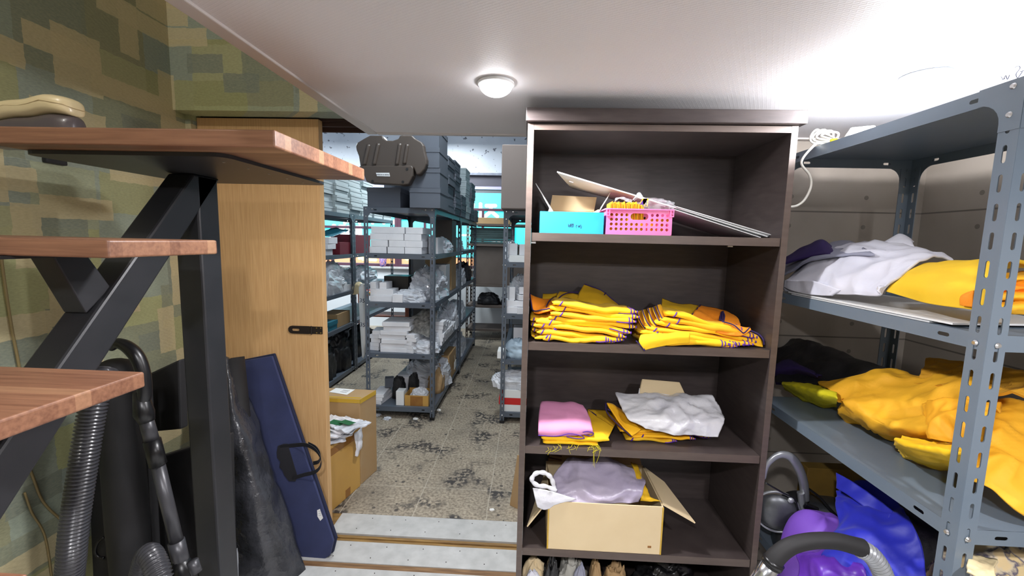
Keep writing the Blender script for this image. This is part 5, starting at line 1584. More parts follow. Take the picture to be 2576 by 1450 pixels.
C4 = [[at(2440, 1210, Y=0.87), at(2500, 1235, Y=0.85), at(2560, 1290, Y=0.83), at(2640, 1330, Y=0.82)],
      [at(2450, 1160, Y=0.88), at(2510, 1175, Y=0.86), at(2580, 1210, Y=0.85), at(2660, 1240, Y=0.85)],
      [at(2470, 1110, Y=0.92), at(2520, 1105, Y=0.91), at(2590, 1120, Y=0.91), at(2670, 1130, Y=0.91)],
      [at(2480, 1045, Y=0.98), at(2530, 1040, Y=0.98), at(2600, 1050, Y=0.98), at(2680, 1060, Y=0.98)],
      [at(2490, 1010, Y=1.05), at(2540, 1005, Y=1.05), at(2610, 1010, Y=1.05), at(2690, 1020, Y=1.05)]]
m = patch(C4, 0.006, 12, 0.008, 9, 91, ridge=0.005, rdir=(0.8, 0.3, 0.6), rfreq=30, crease=0.014, cfreq=9)
tag(m.build('orange_yellow_cloth', 'marigold', smooth=True), 'orange-yellow cloth spilling towards the viewer right of the near post', 'cloth')

# ---- bottom shelf: radio, wooden box, bags and cloth
ZB = 0.362
t = thing('portable_radio', 'silver and black portable radio with arched handle on the bottom rack shelf', 'radio', at(1990, 1366, Y=1.45))
RM = lambda x, y, Y: at(x, y, Y=Y)
cen = RM(1985, 1290, 1.40)
q0, q1 = RM(1928, 1352, 1.40), RM(2100, 1290, 1.36)
m = heap(0, 0, 0, 0.14, 0.075, 0.20, 4, p=3.4, fold=0.0, crumple=0.0, wob=0.0, res=22)
mm = MB().add([Vector((1.035, 1.40, ZB+0.001))+Matrix.Rotation(-0.35, 3, 'Z')@v for v in m.v], m.f)
mm.build('body', 'silver_dark', t, smooth=True)
c1 = RM(1963, 1296, 1.33)
prof = [(0.062, 0.0), (0.066, 0.006), (0.060, 0.014), (0.050, 0.022), (0.030, 0.030), (0.004, 0.033)]
T = Matrix.Translation(c1+Vector((0, 0.02, 0))) @ Euler((PI/2+0.1, 0, -0.35)).to_matrix().to_4x4()
MB().lathe(prof, 32, T).build('speaker', 'silver_dark', t, smooth=True, label='domed grey speaker')
MB().tube([T @ Vector((0.067*math.cos(a2), 0.075*math.sin(a2), 0.004)) for a2 in [2*PI*i/36 for i in range(36)]], 0.004, 8, closed=True).build('speaker_ring', 'silver', t, smooth=True)
pts = spline([RM(1921, 1205, 1.36), RM(1930, 1170, 1.36), RM(1958, 1146, 1.36), RM(1988, 1150, 1.36), RM(2010, 1180, 1.36), RM(2022, 1220, 1.36), RM(2024, 1260, 1.36)], 8)
MB().tube(pts, [0.007+0.008*min(1, i/28) for i in range(len(pts))], 12, ell=0.7).build('handle', 'silver', t, smooth=True)
MB().tube([RM(2014, 1240, 1.35), RM(2020, 1290, 1.35)], 0.011, 12).build('handle_mount', 'silver', t)
e0 = RM(2040, 1278, 1.325)
MB().cbox(e0, (0.040, 0.012, 0.022), (0.3, 0.25, -0.35)).build('display', 'black_satin', t, bevel=0.004)
MB().lathe([(0.010, 0), (0.010, 0.006), (0.004, 0.010)], 20, Matrix.Translation(RM(1988, 1258, 1.325)) @ Euler((PI/2, 0, 0)).to_matrix().to_4x4()).build('knob', 'silver', t, smooth=True)
MB().tube(spline([RM(1925, 1215, 1.33), RM(1965, 1238, 1.325), RM(2000, 1258, 1.32), RM(2004, 1290, 1.318), RM(2000, 1330, 1.318), RM(1985, 1362, 1.32), RM(1960, 1378, 1.325)], 6), 0.0028, 8).build('power_cord', 'black_satin', t, smooth=True)
MB().tube(spline([RM(2026, 1225, 1.36), RM(2060, 1250, 1.345), RM(2085, 1278, 1.33), RM(2106, 1300, 1.32)], 6), 0.004, 8).build('aerial_cord', 'black_satin', t, smooth=True)
m = MB().slab([at(2020, 1140, Y=1.47), at(2115, 1140, Y=1.44), at(2115, 1330, Y=1.44), at(2018, 1300, Y=1.47)], 0.02)
b0 = at(2018, 1150, Y=1.47); b1_ = at(2125, 1180, Y=1.40)
tag(MB().box(b0.x-0.01, 1.29, 1.42, 1.465, ZB+0.0005, 0.66).build('wooden_crate_side', 'mustard_wood', bevel=0.002), 'mustard brown wooden board standing behind the radio on the bottom rack shelf', 'board')
t = MB().box(1.12, 1.30, 1.15, 1.40, ZB+0.0005, 0.80)
tag(heap(1.19, 1.15, ZB+0.0005, 0.12, 0.20, 0.42, 14, p=3, crumple=0.12, wob=0.05).build('black_bag', 'black_bag', smooth=True), 'black bag standing behind the blue cloth on the bottom rack shelf', 'bag')
m = heap(at(2050, 1300, Y=1.22).x+0.03, 1.22, ZB+0.0005, 0.10, 0.09, at(2050, 1298, Y=1.22).z-ZB, 6, p=3.0, fold=0.0, crumple=0.0, wob=0.05)
tag(m.build('violet_bag', 'violet', smooth=True), 'smooth violet bag in front of the radio on the bottom rack shelf', 'bag')
R3 = [[at(2080, 1500, Y=0.98), at(2140, 1520, Y=0.94), at(2230, 1520, Y=0.92), at(2330, 1520, Y=0.90)],
      [at(2070, 1400, Y=1.03), at(2140, 1400, Y=1.00), at(2230, 1410, Y=0.97), at(2325, 1410, Y=0.94)],
      [at(2100, 1320, Y=1.12), at(2160, 1320, Y=1.08), at(2230, 1330, Y=1.04), at(2300, 1330, Y=1.0)],
      [at(2104, 1270, Y=1.20), at(2160, 1262, Y=1.17), at(2220, 1262, Y=1.13), at(2275, 1285, Y=1.08)],
      [at(2110, 1232, Y=1.27), at(2150, 1215, Y=1.25), at(2200, 1220, Y=1.2), at(2250, 1250, Y=1.14)]]
m = patch(R3, 0.006, 13, 0.010, 8, 15, ridge=0.008, rdir=(1, 0.3, -0.2), rfreq=30, crease=0.016, cfreq=7)
tag(m.build('royal_blue_cloth', 'royal', smooth=True), 'royal blue cloth draped over the bags on the bottom rack shelf', 'cloth')
m = patch([[at(2102, 1228, Y=1.24), at(2140, 1250, Y=1.18), at(2190, 1290, Y=1.12), at(2230, 1320, Y=1.06)], [at(2104, 1190, Y=1.27), at(2145, 1212, Y=1.21), at(2200, 1250, Y=1.14), at(2245, 1285, Y=1.08)]], 0.01, 8, 0.006, 14, 6)
tag(m.build('royal_blue_cloth', 'royal', smooth=True), 'rolled fold of royal blue cloth slanting under the lower rack shelf', 'cloth')
R4 = [[at(2000, 1560, Y=1.02), at(2060, 1560, Y=0.97), at(2120, 1560, Y=0.95), at(2180, 1560, Y=0.93)],
      [at(2000, 1450, Y=1.04), at(2060, 1440, Y=0.99), at(2120, 1440, Y=0.97), at(2180, 1450, Y=0.95)],
      [at(2010, 1400, Y=1.10), at(2060, 1385, Y=1.06), at(2110, 1385, Y=1.04), at(2150, 1400, Y=1.02)]]
m = patch(R4, 0.006, 13, 0.010, 10, 25, ridge=0.008, rdir=(1, 0, 0.2), rfreq=44, crease=0.012, cfreq=10)
tag(m.build('violet_satin_cloth', 'violet_satin', smooth=True), 'shiny violet cloth under the curved vacuum handle', 'cloth')
m = heap(1.10, 0.93, ZB+0.0005, 0.15, 0.085, 0.385, 33, p=3.0, crumple=0.06, wob=0.05, fold=0.05)
tag(m.build('printed_tote', 'tote', smooth=True), 'cream cloth bag with faded blue print at the lower right corner of the rack', 'bag')
m = patch([[at(2432, 1440, Y=0.80), at(2470, 1455, Y=0.79), at(2510, 1460, Y=0.79)], [at(2436, 1405, Y=0.83), at(2470, 1420, Y=0.82), at(2500, 1432, Y=0.81)], [at(2440, 1395, Y=0.86), at(2475, 1402, Y=0.86), at(2510, 1410, Y=0.85)]], 0.004, 7, 0.006, 50, 9)
tag(m.build('crochet_trim', 'cream', smooth=True), 'cream lace cloth corner beside the printed cloth bag', 'cloth')

# vacuum wand standing in front of the rack
t = thing('vacuum_cleaner', 'vacuum cleaner wand with black curved grip and silver hose before the near rack', 'vacuum cleaner', Vector((0.42, 1.0, 0)))
YV = 0.90
V_ = lambda x, y, Y=YV: at(x, y, Y=Y)
pts = spline([V_(1938, 1424), V_(1956, 1398), V_(1990, 1374), V_(2040, 1362), V_(2100, 1362), V_(2150, 1374), V_(2168, 1380)], 8)
MB().tube(pts, [0.0205-0.0035*math.sin(PI*i/(len(pts)-1)) for i in range(len(pts))], 18).build('grip', 'black_matte', t, smooth=True)
lo_ = V_(1925, 1442)
dirc = (V_(1925, 1442)-V_(1948, 1411)).normalized()
end = lo_+dirc*((lo_.z-0.03)/-dirc.z)
MB().tube([V_(1945, 1415), V_(1915, 1456), end], [0.019, 0.019, 0.019], 20).build('tube', 'chrome', t, smooth=True)
MB().tube([V_(1948, 1410), V_(1941, 1421)], 0.022, 20).build('collar', 'black_satin', t, smooth=True)
hose([V_(2162, 1380), V_(2190, 1396), V_(2214, 1430), V_(2228, 1480), V_(2230, 1600), V_(2200, 1800, 0.86), Vector((0.60, 0.80, 0.05))], 0.0185, 0.0085, 0.004, 16).build('hose', 'silver', t, smooth=True)
MB().cbox((end.x, 1.0 if False else end.y, 0.02), (0.26, 0.09, 0.035), (0, 0, 0.2)).build('floor_head', 'black_satin', t, bevel=0.01)

# ================================================================ LEFT CORNER UNDER THE STAIRS
# navy carrying case leaning on the door
bl, br_ = at(745, 1452, Z=0.003), at(832, 1402, Z=0.02)
tl_, tr_ = at(588, 912, Y=1.795), at(684, 896, Y=1.795)
t = thing('carrying_case', 'navy blue fabric carrying case leaning against the sliding door', 'case', (br_+bl)/2)
b_0 = at(790, 1426, Y=1.67)
n_ = (tr_-b_0).cross(tl_-b_0).normalized()
if n_.y < 0: n_ = -n_
def onface(x, y, d=0.0):
    """the point of the case's front plane seen at x, y, raised d above it"""
    r_ = (CR*((x-1288)/FPX)-CU*((y-725)/FPX)+_F)
    return EYE+r_*((b_0-EYE).dot(n_)/r_.dot(n_))-n_*d
q = [onface(*p) for p in ((768, 1438), (830, 1399), (839, 1362), (684, 896), (588, 912))]
m = MB()
vs = q+[p+n_*0.012 for p in q]
m.add(vs, [(0, 1, 2, 3, 4), (9, 8, 7, 6, 5)]+[(i, (i+1) % 5, 5+(i+1) % 5, 5+i) for i in range(5)])
m.build('front_face', 'navy', t, bevel=0.004, seg=3)
off = n_*0.0125+Vector((0.008, 0, 0.006))
q2 = [p+off for p in q]
q2[4] = q2[4].lerp(q2[3], 0.0); q2[3] = q2[3]+Vector((-0.006, 0, 0.004))
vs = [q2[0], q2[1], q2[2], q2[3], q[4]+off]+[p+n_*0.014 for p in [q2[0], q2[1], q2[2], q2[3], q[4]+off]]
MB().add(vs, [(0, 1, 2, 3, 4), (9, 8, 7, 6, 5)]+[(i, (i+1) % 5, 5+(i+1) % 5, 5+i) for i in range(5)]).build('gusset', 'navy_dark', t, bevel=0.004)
poly = [(697, 1138), (700, 1122), (714, 1117), (724, 1117), (748, 1197), (744, 1211), (728, 1211), (716, 1196), (712, 1184), (704, 1176), (706, 1162), (698, 1152)]
pv = [onface(x, y, 0.0005) for x, y in poly]
m = MB()
k_ = len(pv)
m.add([p for p in pv]+[p-n_*0.0022 for p in pv], [tuple(range(k_)), tuple(range(k_, 2*k_))[::-1]]+[(i, (i+1) % k_, k_+(i+1) % k_, k_+i) for i in range(k_)])
m.build('handle_patch', 'webbing', t)
def strap(pts, wv, th=0.002):
    """flat webbing following pts, as wide as the vector wv"""
    pts = spline(pts, 8)
    vs, fs = [], []
    for i, p in enumerate(pts):
        a = pts[min(i+1, len(pts)-1)]-pts[max(i-1, 0)]
        nn = a.cross(wv).normalized()*th/2
        vs += [p-wv/2-nn, p+wv/2-nn, p+wv/2+nn, p-wv/2+nn]
    for i in range(len(pts)-1):
        for k in range(4): fs.append((i*4+k, i*4+(k+1) % 4, i*4+4+(k+1) % 4, i*4+4+k))
    fs += [(3, 2, 1, 0), tuple(len(vs)-4+i for i in range(4))]
    return MB().add(vs, fs)
wv = Vector((0.002, -0.006, 0.02))
strap([onface(706, 1125, 0.003), onface(740, 1120, 0.006), onface(775, 1116, 0.02), onface(802, 1126, 0.03), onface(817, 1146, 0.035), onface(816, 1166, 0.035), onface(800, 1182, 0.025), onface(770, 1192, 0.012), onface(738, 1203, 0.005)], wv).build('carry_handle', 'webbing', t)
strap([onface(768, 1122, 0.0)+n_*0.026, onface(790, 1132, 0.0)+n_*0.02, onface(800, 1150, 0.0)+n_*0.02, onface(796, 1166, 0.0)+n_*0.02, onface(780, 1172, 0.0)+n_*0.026], wv).build('carry_handle', 'webbing', t)
lb = [onface(798, 1284, 0.0006), onface(805, 1281, 0.0006), onface(813, 1304, 0.0006), onface(806, 1311, 0.0006), onface(799, 1300, 0.0006)]
m = MB().add(lb+[p-n_*0.0008 for p in lb], [(0, 1, 2, 3, 4), (9, 8, 7, 6, 5)]+[(i, (i+1) % 5, 5+(i+1) % 5, 5+i) for i in range(5)])
m.build('label_patch', 'paper', t)
g = MB()
for k in range(3): g.tube([onface(802, 1287+k*5, 0.0016), onface(807+k, 1286+k*5, 0.0016)], 0.0005, 5)
g.build('label_print', 'ink', t)

# plastic-wrapped black roll beside it
rows = [[at(540, 1520, Y=1.50), at(620, 1520, Y=1.48), at(700, 1510, Y=1.50), at(778, 1465, Y=1.60)],
        [at(540, 1350, Y=1.53), at(610, 1350, Y=1.50), at(670, 1340, Y=1.52), at(735, 1330, Y=1.64)],
        [at(540, 1180, Y=1.56), at(590, 1180, Y=1.53), at(640, 1170, Y=1.56), at(683, 1170, Y=1.68)],
        [at(540, 1030, Y=1.60), at(575, 1030, Y=1.57), at(600, 1030, Y=1.60), at(640, 1030, Y=1.72)],
        [at(540, 900, Y=1.66), at(562, 898, Y=1.63), at(580, 902, Y=1.66), at(592, 912, Y=1.77)]]
t = thing('wrapped_roll', 'black roll wrapped in shiny clear film leaning beside the navy case', 'roll', at(640, 1500, Z=0))
patch(rows, 0.02, 8, 0.012, 9, 7, ridge=0.004, rdir=(0.3, 0, 1), rfreq=40).build('wrapping', 'black_film', t, smooth=True)
MB().tube([rows[0][1]+Vector((0, 0.06, 0)), rows[4][1]+Vector((0, 0.05, -0.02))], 0.045, 18).build('core', 'black_matte', t, smooth=True)
t2 = patch([[at(566, 1470, Y=1.46), at(585, 1470, Y=1.44), at(600, 1460, Y=1.45)], [at(574, 1420, Y=1.46), at(588, 1400, Y=1.44), at(600, 1405, Y=1.45)], [at(588, 1388, Y=1.46), at(592, 1382, Y=1.45), at(597, 1380, Y=1.45)]], 0.002, 6, 0.004, 40, 2)
tag(t2.build('foil_scrap', 'silver', smooth=True), 'small silvery foil scrap at the foot of the stair post', 'foil')

# black boards and case under the stairs
def leaning(pts, th, name, label, cat, m_='black_matte'):
    q = [Vector(p) for p in pts]
    return tag(MB().slab(q, th).build(name, m_, bevel=0.006), label, cat)
leaning([at(262, 1560, Y=1.30), at(415, 1560, Y=1.26), at(385, 940, Y=1.30), at(236, 960, Y=1.34)], 0.03, 'black_case', 'tall black case leaning on the wall behind the ribbed hose', 'case')
leaning([at(372, 1082, Y=1.40), at(475, 1072, Y=1.38), at(470, 900, Y=1.38), at(366, 948, Y=1.40)], 0.03, 'black_sheet', 'dark brown-black board standing behind the stair post, above the gap', 'board')
leaning([at(405, 1560, Y=1.38), at(600, 1560, Y=1.36), at(590, 1085, Y=1.36), at(395, 1148, Y=1.38)], 0.03, 'black_board', 'large black board low behind the stair post', 'board')
m = heap(at(300, 940, Y=1.1).x, 1.12, 0.0, 0.05, 0.07, at(300, 905, Y=1.12).z, 5, p=4, fold=0, crumple=0.02, wob=0.03)
# black stick vacuum
t = thing('stick_vacuum', 'black vacuum cleaner wand with bent grip and ribbed hose under the stairs', 'vacuum cleaner', Vector((-0.8, 1.08, 0)))
YK = 1.06
K_ = lambda x, y, Y=YK: at(x, y, Y=Y)
pts = spline([K_(278, 874), K_(296, 864), K_(322, 874), K_(346, 900), K_(360, 940), K_(364, 985), K_(358, 1010)], 8)
MB().tube(pts, [0.012+0.005*min(1, i/20) for i in range(len(pts))], 14).build('grip', 'black_satin', t, smooth=True)
MB().tube([K_(352, 985), K_(362, 1040), K_(370, 1062)], [0.016, 0.024, 0.018], 16).build('grip_base', 'black_satin', t, smooth=True)
MB().tube([K_(366, 1050), K_(382, 1110)], [0.0165, 0.0175], 16).build('sleeve', 'tube_grey', t, smooth=True)
MB().tube([K_(382, 1108), K_(398, 1170)], 0.0205, 16).build('lock_collar', 'black_satin', t, smooth=True)
MB().tube([K_(396, 1165), K_(446, 1370)], 0.0165, 16).build('tube', 'tube_grey', t, smooth=True)
MB().tube([K_(443, 1362), K_(458, 1425)], 0.0205, 16).build('lower_collar', 'tube_grey', t, smooth=True)
e = K_(462, 1440)
MB().tube([K_(452, 1405), e, Vector((e.x+0.03, e.y, 0.05))], [0.02, 0.03, 0.026], 16).build('joint', 'black_satin', t, smooth=True)
MB().tube([K_(484, 1412, 1.03), K_(494, 1440, 1.03)], 0.014, 16).build('release_pedal', 'tube_grey', t, smooth=True)
MB().cbox((e.x+0.03, e.y, 0.025), (0.26, 0.10, 0.05), (0, 0, 0.3)).build('floor_head', 'black_satin', t, bevel=0.01)
hose([at(262, 930, Y=0.98), at(240, 1000, Y=0.94), at(224, 1080, Y=0.92), at(208, 1180, Y=0.90), at(190, 1300, Y=0.88), at(180, 1400, Y=0.87), at(178, 1500, Y=0.88), at(230, 1640, Y=0.92), at(320, 1600, Y=1.0), at(352, 1460, Y=1.0), at(372, 1395, Y=1.0), at(395, 1430, Y=0.97), at(410, 1500, Y=0.95), at(420, 1650, Y=0.95)], 0.0255, 0.0085, 0.0045, 16).build('hose', 'hose_grey', t, smooth=True)
c_b = at(298, 935, Y=1.18)
m = MB(); sp_ = []
vsp, fsp = [], []
for i in range(9):
    a1_ = PI/2*i/8
    for k in range(20): vsp.append((c_b.x+0.05*math.cos(a1_)*math.cos(2*PI*k/20), c_b.y+0.05*math.cos(a1_)*math.sin(2*PI*k/20), c_b.z-0.01+0.045*math.sin(a1_)))
for i in range(8):
    for k in range(20): fsp.append((i*20+k, i*20+(k+1) % 20, i*20+20+(k+1) % 20, i*20+20+k))
fsp.append(tuple(range(20))[::-1])
t2 = MB().lathe([(0.05, 0.0), (0.055, c_b.z*0.5), (0.05, c_b.z-0.01), (0.047, c_b.z+0.012), (0.038, c_b.z+0.028), (0.02, c_b.z+0.036), (0.003, c_b.z+0.038)], 24, Matrix.Translation((c_b.x-0.01, c_b.y, 0)))
tag(t2.build('black_canister', 'black_matte', smooth=True), 'black round-topped canister standing under the middle tread behind the vacuum grip', 'canister')
pts = [at(x, y, Y=1.24) for x, y in ((262, 1352), (246, 1366), (240, 1388), (248, 1402), (262, 1404))]
tag(MB().tube(spline(pts, 6), 0.0045, 8).build('cord_loop', 'black_satin', smooth=True), 'small black cord loop at the left side of the tall black case', 'cord')

# ================================================================ BACK ROOM
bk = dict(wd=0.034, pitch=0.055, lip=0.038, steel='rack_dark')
CX0, CX1 = -1.262, -0.722
ZC = [1.650, 1.305, 0.930, 0.530, 0.100]
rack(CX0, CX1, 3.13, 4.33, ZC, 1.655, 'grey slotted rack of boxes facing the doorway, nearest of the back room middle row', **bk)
rack(CX0, CX1, 4.336, 5.55, ZC, 1.655, 'grey slotted rack behind the nearest one in the back room middle row', gusset=0, bolts=False, **bk)
rack(-0.205, 0.36, 3.13, 4.33, [1.650, 1.263, 0.870, 0.514, 0.090], 1.655, 'grey slotted rack half hidden behind the bookcase edge', **bk)
rack(-2.42, -1.84, 3.05, 4.30, [1.655, 1.250, 0.875, 0.535, 0.060], 1.66, 'grey slotted rack behind the sliding door edge in the back room', **bk)
rack(-2.42, -1.84, 4.31, 5.55, [1.655, 1.250, 0.875, 0.535, 0.060], 1.66, 'grey slotted rack farther along the left side of the back room', gusset=0, bolts=False, **bk)
rack(-0.90, 0.60, 5.86, 6.30, [1.655, 1.375, 0.80, 0.50, 0.16], 1.66, 'dark slotted rack standing across the far window', gusset=0, bolts=False, wd=0.034, pitch=0.055, lip=0.03, steel='brown_panel')


def bx_(x0, x1, y0, y1, z0, z1, m_, label, group=None, name='white_box', rz=0.0, cat='box', bevel=0.0015):
    m = MB().cbox(((x0+x1)/2, (y0+y1)/2, (z0+z1)/2), (x1-x0, y1-y0, z1-z0), (0, 0, rz))
    return tag(m.build(name, m_, bevel=bevel), label, cat, group)


def lidded(x0, x1, y0, y1, z0, z1, m_, label, group, lid=0.034, rz=0.0):
    t = thing('lidded_box', label, 'box', ((x0+x1)/2, (y0+y1)/2, z0), group)
    c_ = ((x0+x1)/2, (y0+y1)/2)
    MB().cbox((c_[0], c_[1], (z0+z1-lid)/2), (x1-x0-0.006, y1-y0-0.006, z1-z0-lid), (0, 0, rz)).build('body', m_, t)
    MB().cbox((c_[0], c_[1], z1-lid/2-0.0006), (x1-x0, y1-y0, lid-0.0012), (0, 0, rz)).build('lid', m_, t)
    return t


# grey boxes on top of the middle row
zt = ZC[0]
lidded(-1.238, -0.982, 3.14, 3.50, zt+0.001, zt+0.148, 'greybox', 'large slate grey lidded box under the brown plastic shell on the middle rack', None)
for k in range(4):
    lidded(-0.905, -0.672-(0.004*k), 3.10+0.006*(k % 2), 3.42, zt+0.001+k*0.1452, zt+(k+1)*0.1452, 'greybox', 'large slate grey lidded box, %s of the tall front stack' % ORD[k], 'tall front stack of slate grey boxes')
tops = [(3.47, 2.16, 'greybox'), (3.80, 2.13, 'greybox'), (4.12, 1.92, 'greybox'), (4.44, 2.20, 'greybox_pale'), (4.80, 2.10, 'greybox'), (5.14, 1.79, 'greybox')]
for i, (y, top, m_) in enumerate(tops):
    hh = (0.075, 0.06, 0.07, 0.065, 0.06, 0.07)[i]
    n = int((top-zt)/hh)
    for k in range(n):
        dx = rnd.uniform(-0.008, 0.012)
        lidded(-0.93+dx, -0.69+dx, y, y+0.29, zt+0.001+k*hh, zt+(k+1)*hh, m_, '%s flat lidded box in the %s receding stack on the middle rack row' % ('pale grey' if 'pale' in m_ else 'slate grey', ('first', 'second', 'third', 'fourth', 'fifth', 'sixth')[i]),
               '%s receding stack of flat boxes' % ('first', 'second', 'third', 'fourth', 'fifth', 'sixth')[i], lid=0.02)
    for k in range(max(2, n//2)):
        if i < 5: bx_(-1.23, -0.97, y+0.02, y+0.30, zt+0.001+k*hh, zt+(k+1)*hh-0.001, 'greybox', 'slate grey flat box in the inner column of the middle rack top', 'inner column of flat boxes on the middle rack top', name='flat_box')
# pale boxes on top of the left racks
zt = 1.655
for i, (y, n, hh, xx) in enumerate(((3.36, 4, 0.055, -1.86), (3.66, 5, 0.055, -1.88), (3.96, 7, 0.055, -1.86), (4.27, 7, 0.052, -1.85), (4.60, 7, 0.055, -1.86), (4.92, 4, 0.055, -1.85), (5.24, 2, 0.06, -1.86))):
    for k in range(n):
        dx, dy = rnd.uniform(-0.02, 0.012), rnd.uniform(-0.006, 0.006)
        lidded(xx-0.26+dx, xx+dx, y+dy, y+0.285+dy, zt+0.001+k*hh, zt+(k+1)*hh, 'greybox_pale', 'pale grey-green flat lidded box in the %s stack along the left racks' % ('first', 'second', 'third', 'fourth', 'fifth', 'sixth', 'seventh')[i],
               '%s stack of pale boxes on the left rack tops' % ('first', 'second', 'third', 'fourth', 'fifth', 'sixth', 'seventh')[i], lid=0.02)
bx_(-2.3, -1.845, 3.3, 4.28, 1.6005, 1.614, 'blue_box', 'blue patterned sheet under the top of the left rack', None, 'patterned_sheet', cat='sheet') if False else None

# brown plastic seat shell lying on the grey box
YS = 3.05
def sh(x, y): return at(800+x/4.53, 320+y/4.53, Y=YS)
t = thing('seat_shell', 'brown moulded plastic seat shell lying on the grey boxes of the middle rack', 'seat', Vector((-1.0, 3.1, 1.80)))
out = [(427, 215), (445, 175), (520, 130), (590, 92), (735, 92), (745, 125), (780, 150), (850, 152), (915, 130), (930, 92), (1070, 92), (1110, 130), (1180, 170), (1205, 210), (1215, 280), (1240, 370), (1238, 420), (1215, 480), (1165, 535), (1120, 545), (1090, 470), (480, 450), (462, 330), (435, 260)]
pv = [sh(*p) for p in out]
MB().prism([(p.x, p.z) for p in pv], 1, YS, YS+0.09).build('backrest', 'brown_shell', t, bevel=0.018, seg=4)
out = [(470, 452), (500, 440), (1070, 440), (1088, 470), (1085, 560), (1060, 610), (1035, 655), (965, 662), (600, 640), (555, 620), (535, 560), (500, 500)]
pv = [sh(*p) for p in out]
MB().prism([(p.x, p.z) for p in pv], 1, YS-0.012, YS+0.08).build('mount_plate', 'brown_shell', t, bevel=0.008, seg=3)
for (xa, ya, xb, yb_) in ((580, 200, 530, 430), (690, 190, 640, 430), (935, 190, 900, 430), (1020, 200, 985, 420)):
    a_, b_ = sh(xa, ya), sh(xb, yb_)
    a_.y = b_.y = YS-0.002
    MB().tube(spline([a_, a_.lerp(b_, 0.5), b_], 4), 0.014, 10).build('stiffening_rib', 'brown_shell', t, smooth=True)
g = MB()
for (x, y) in ((1020, 483), (630, 620), (973, 628)):
    p = sh(x, y); g.tube([(p.x, YS-0.0125, p.z), (p.x, YS-0.014, p.z)], 0.010, 12)
g.build('screw_hole', 'black_matte', t)
la = [sh(668, 524), sh(820, 524), sh(828, 566), sh(680, 562)]
MB().prism([(p.x, p.z) for p in la], 1, YS-0.0145, YS-0.0125).build('maker_label', 'board_white', t)
pc = (la[0]+la[2])/2
text_part('label_text', 'MADE IN KOREA', 0.0125, (pc.x, YS-0.0150, pc.z), (PI/2, PI, 0), t)

# shelf by shelf: middle rack, second shelf - three columns of white boxes
z = ZC[1]+0.001
for c_, (x0, x1) in enumerate(((-1.225, -1.095), (-1.090, -0.962), (-0.955, -0.825))):
    for k in range(4):
        dx = rnd.uniform(-0.005, 0.005) + (0.008 if k % 2 else 0)
        bx_(x0+dx, x1+dx, 3.15, 3.40, z+k*0.0505, z+0.0495+k*0.0505, 'whitebox', 'small white box, %s in the %s column on the middle rack' % (ORD[k] if k < 3 else 'topmost', ('left', 'centre', 'right')[c_]), 'columns of small white boxes on the middle rack', name='white_box')
bx_(-0.81, -0.735, 3.30, 3.50, z, z+0.13, 'whitebox', 'greyish box behind the right post on the second shelf of the middle rack', None, 'grey_box')
tag(heap(-0.98, 3.65, z, 0.22, 0.14, 0.13, 3, crumple=0.16, fold=0.25).build('plastic_bag', 'film_dense'), 'plastic bag behind the columns of white boxes on the middle rack', 'plastic bag')
tag(heap(-0.80, 3.72, z, 0.085, 0.20, 0.13, 9, crumple=0.16, fold=0.25).build('plastic_bag', 'film_dense'), 'grey plastic bag at the aisle side of the second shelf of the middle rack', 'plastic bag')
bx_(-0.92, -0.75, 3.98, 4.20, z, z+0.30, 'brown_panel', 'dark brown upright box on the second shelf of the middle rack', None, 'brown_box')
tag(heap(-0.86, 4.55, z, 0.12, 0.16, 0.14, 13, crumple=0.16).build('plastic_bag', 'film_dense'), 'plastic bag on the second shelf of the rear middle rack', 'plastic bag')
# third shelf
z = ZC[2]+0.001
p = at(957, 735, Y=3.30)
bx_(-1.185, -0.985, 3.34, 3.52, z, z+0.185, 'black_satin', 'black box behind the small white boxes on the third shelf of the middle rack', None, 'black_box')
for k, (x0, x1, z0, z1, y) in enumerate(((-1.235, -1.06, 0, 0.045, 3.16), (-1.235, -1.055, 0.046, 0.096, 3.17), (-1.235, -1.19, 0.097, 0.15, 3.17), (-1.165, -1.11, 0.097, 0.147, 3.18), (-1.085, -1.01, -0.0, 0.062, 3.14))):
    if k == 4: x0, x1 = -1.052, -0.972
    bx_(x0, x1, y, y+0.14, z+z0, z+z1, 'whitebox', ('lower long white box', 'upper long white box', 'left white cube', 'middle white cube', 'square white box at the edge')[k]+' on the third shelf of the middle rack', None, 'white_box')
tag(heap(-0.87, 3.55, z, 0.15, 0.30, 0.24, 21, crumple=0.2, fold=0.2, p=2.2, sharp=1.3).build('plastic_bag', 'film_dense'), 'large billowing clear plastic bag on the third shelf of the middle rack', 'plastic bag')
tag(heap(-0.95, 3.25, z, 0.13, 0.09, 0.09, 22, crumple=0.15, fold=0.3).build('plastic_bag', 'film_dense'), 'small clear plastic bag at the front of the third shelf of the middle rack', 'plastic bag')
bx_(-0.90, -0.77, 3.80, 3.98, z+0.0, z+0.26, 'board_white', 'white box with dark opening above the billowing bag on the middle rack', None, 'white_box')
bx_(-1.02, -0.76, 4.02, 4.26, z, z+0.33, 'cardboard_dark', 'brown cardboard carton at the back of the third shelf of the middle rack', None, 'cardboard_carton')
tag(heap(-0.83, 4.62, z, 0.10, 0.22, 0.20, 23, crumple=0.16).build('plastic_bag', 'film_dense'), 'pale plastic bag on the third shelf of the rear middle rack', 'plastic bag')
tag(heap(-0.83, 5.1, z, 0.10, 0.2, 0.22, 24, crumple=0.16).build('black_bag', 'black_bag', smooth=True), 'black bundle on the third shelf of the rear middle rack', 'bag')
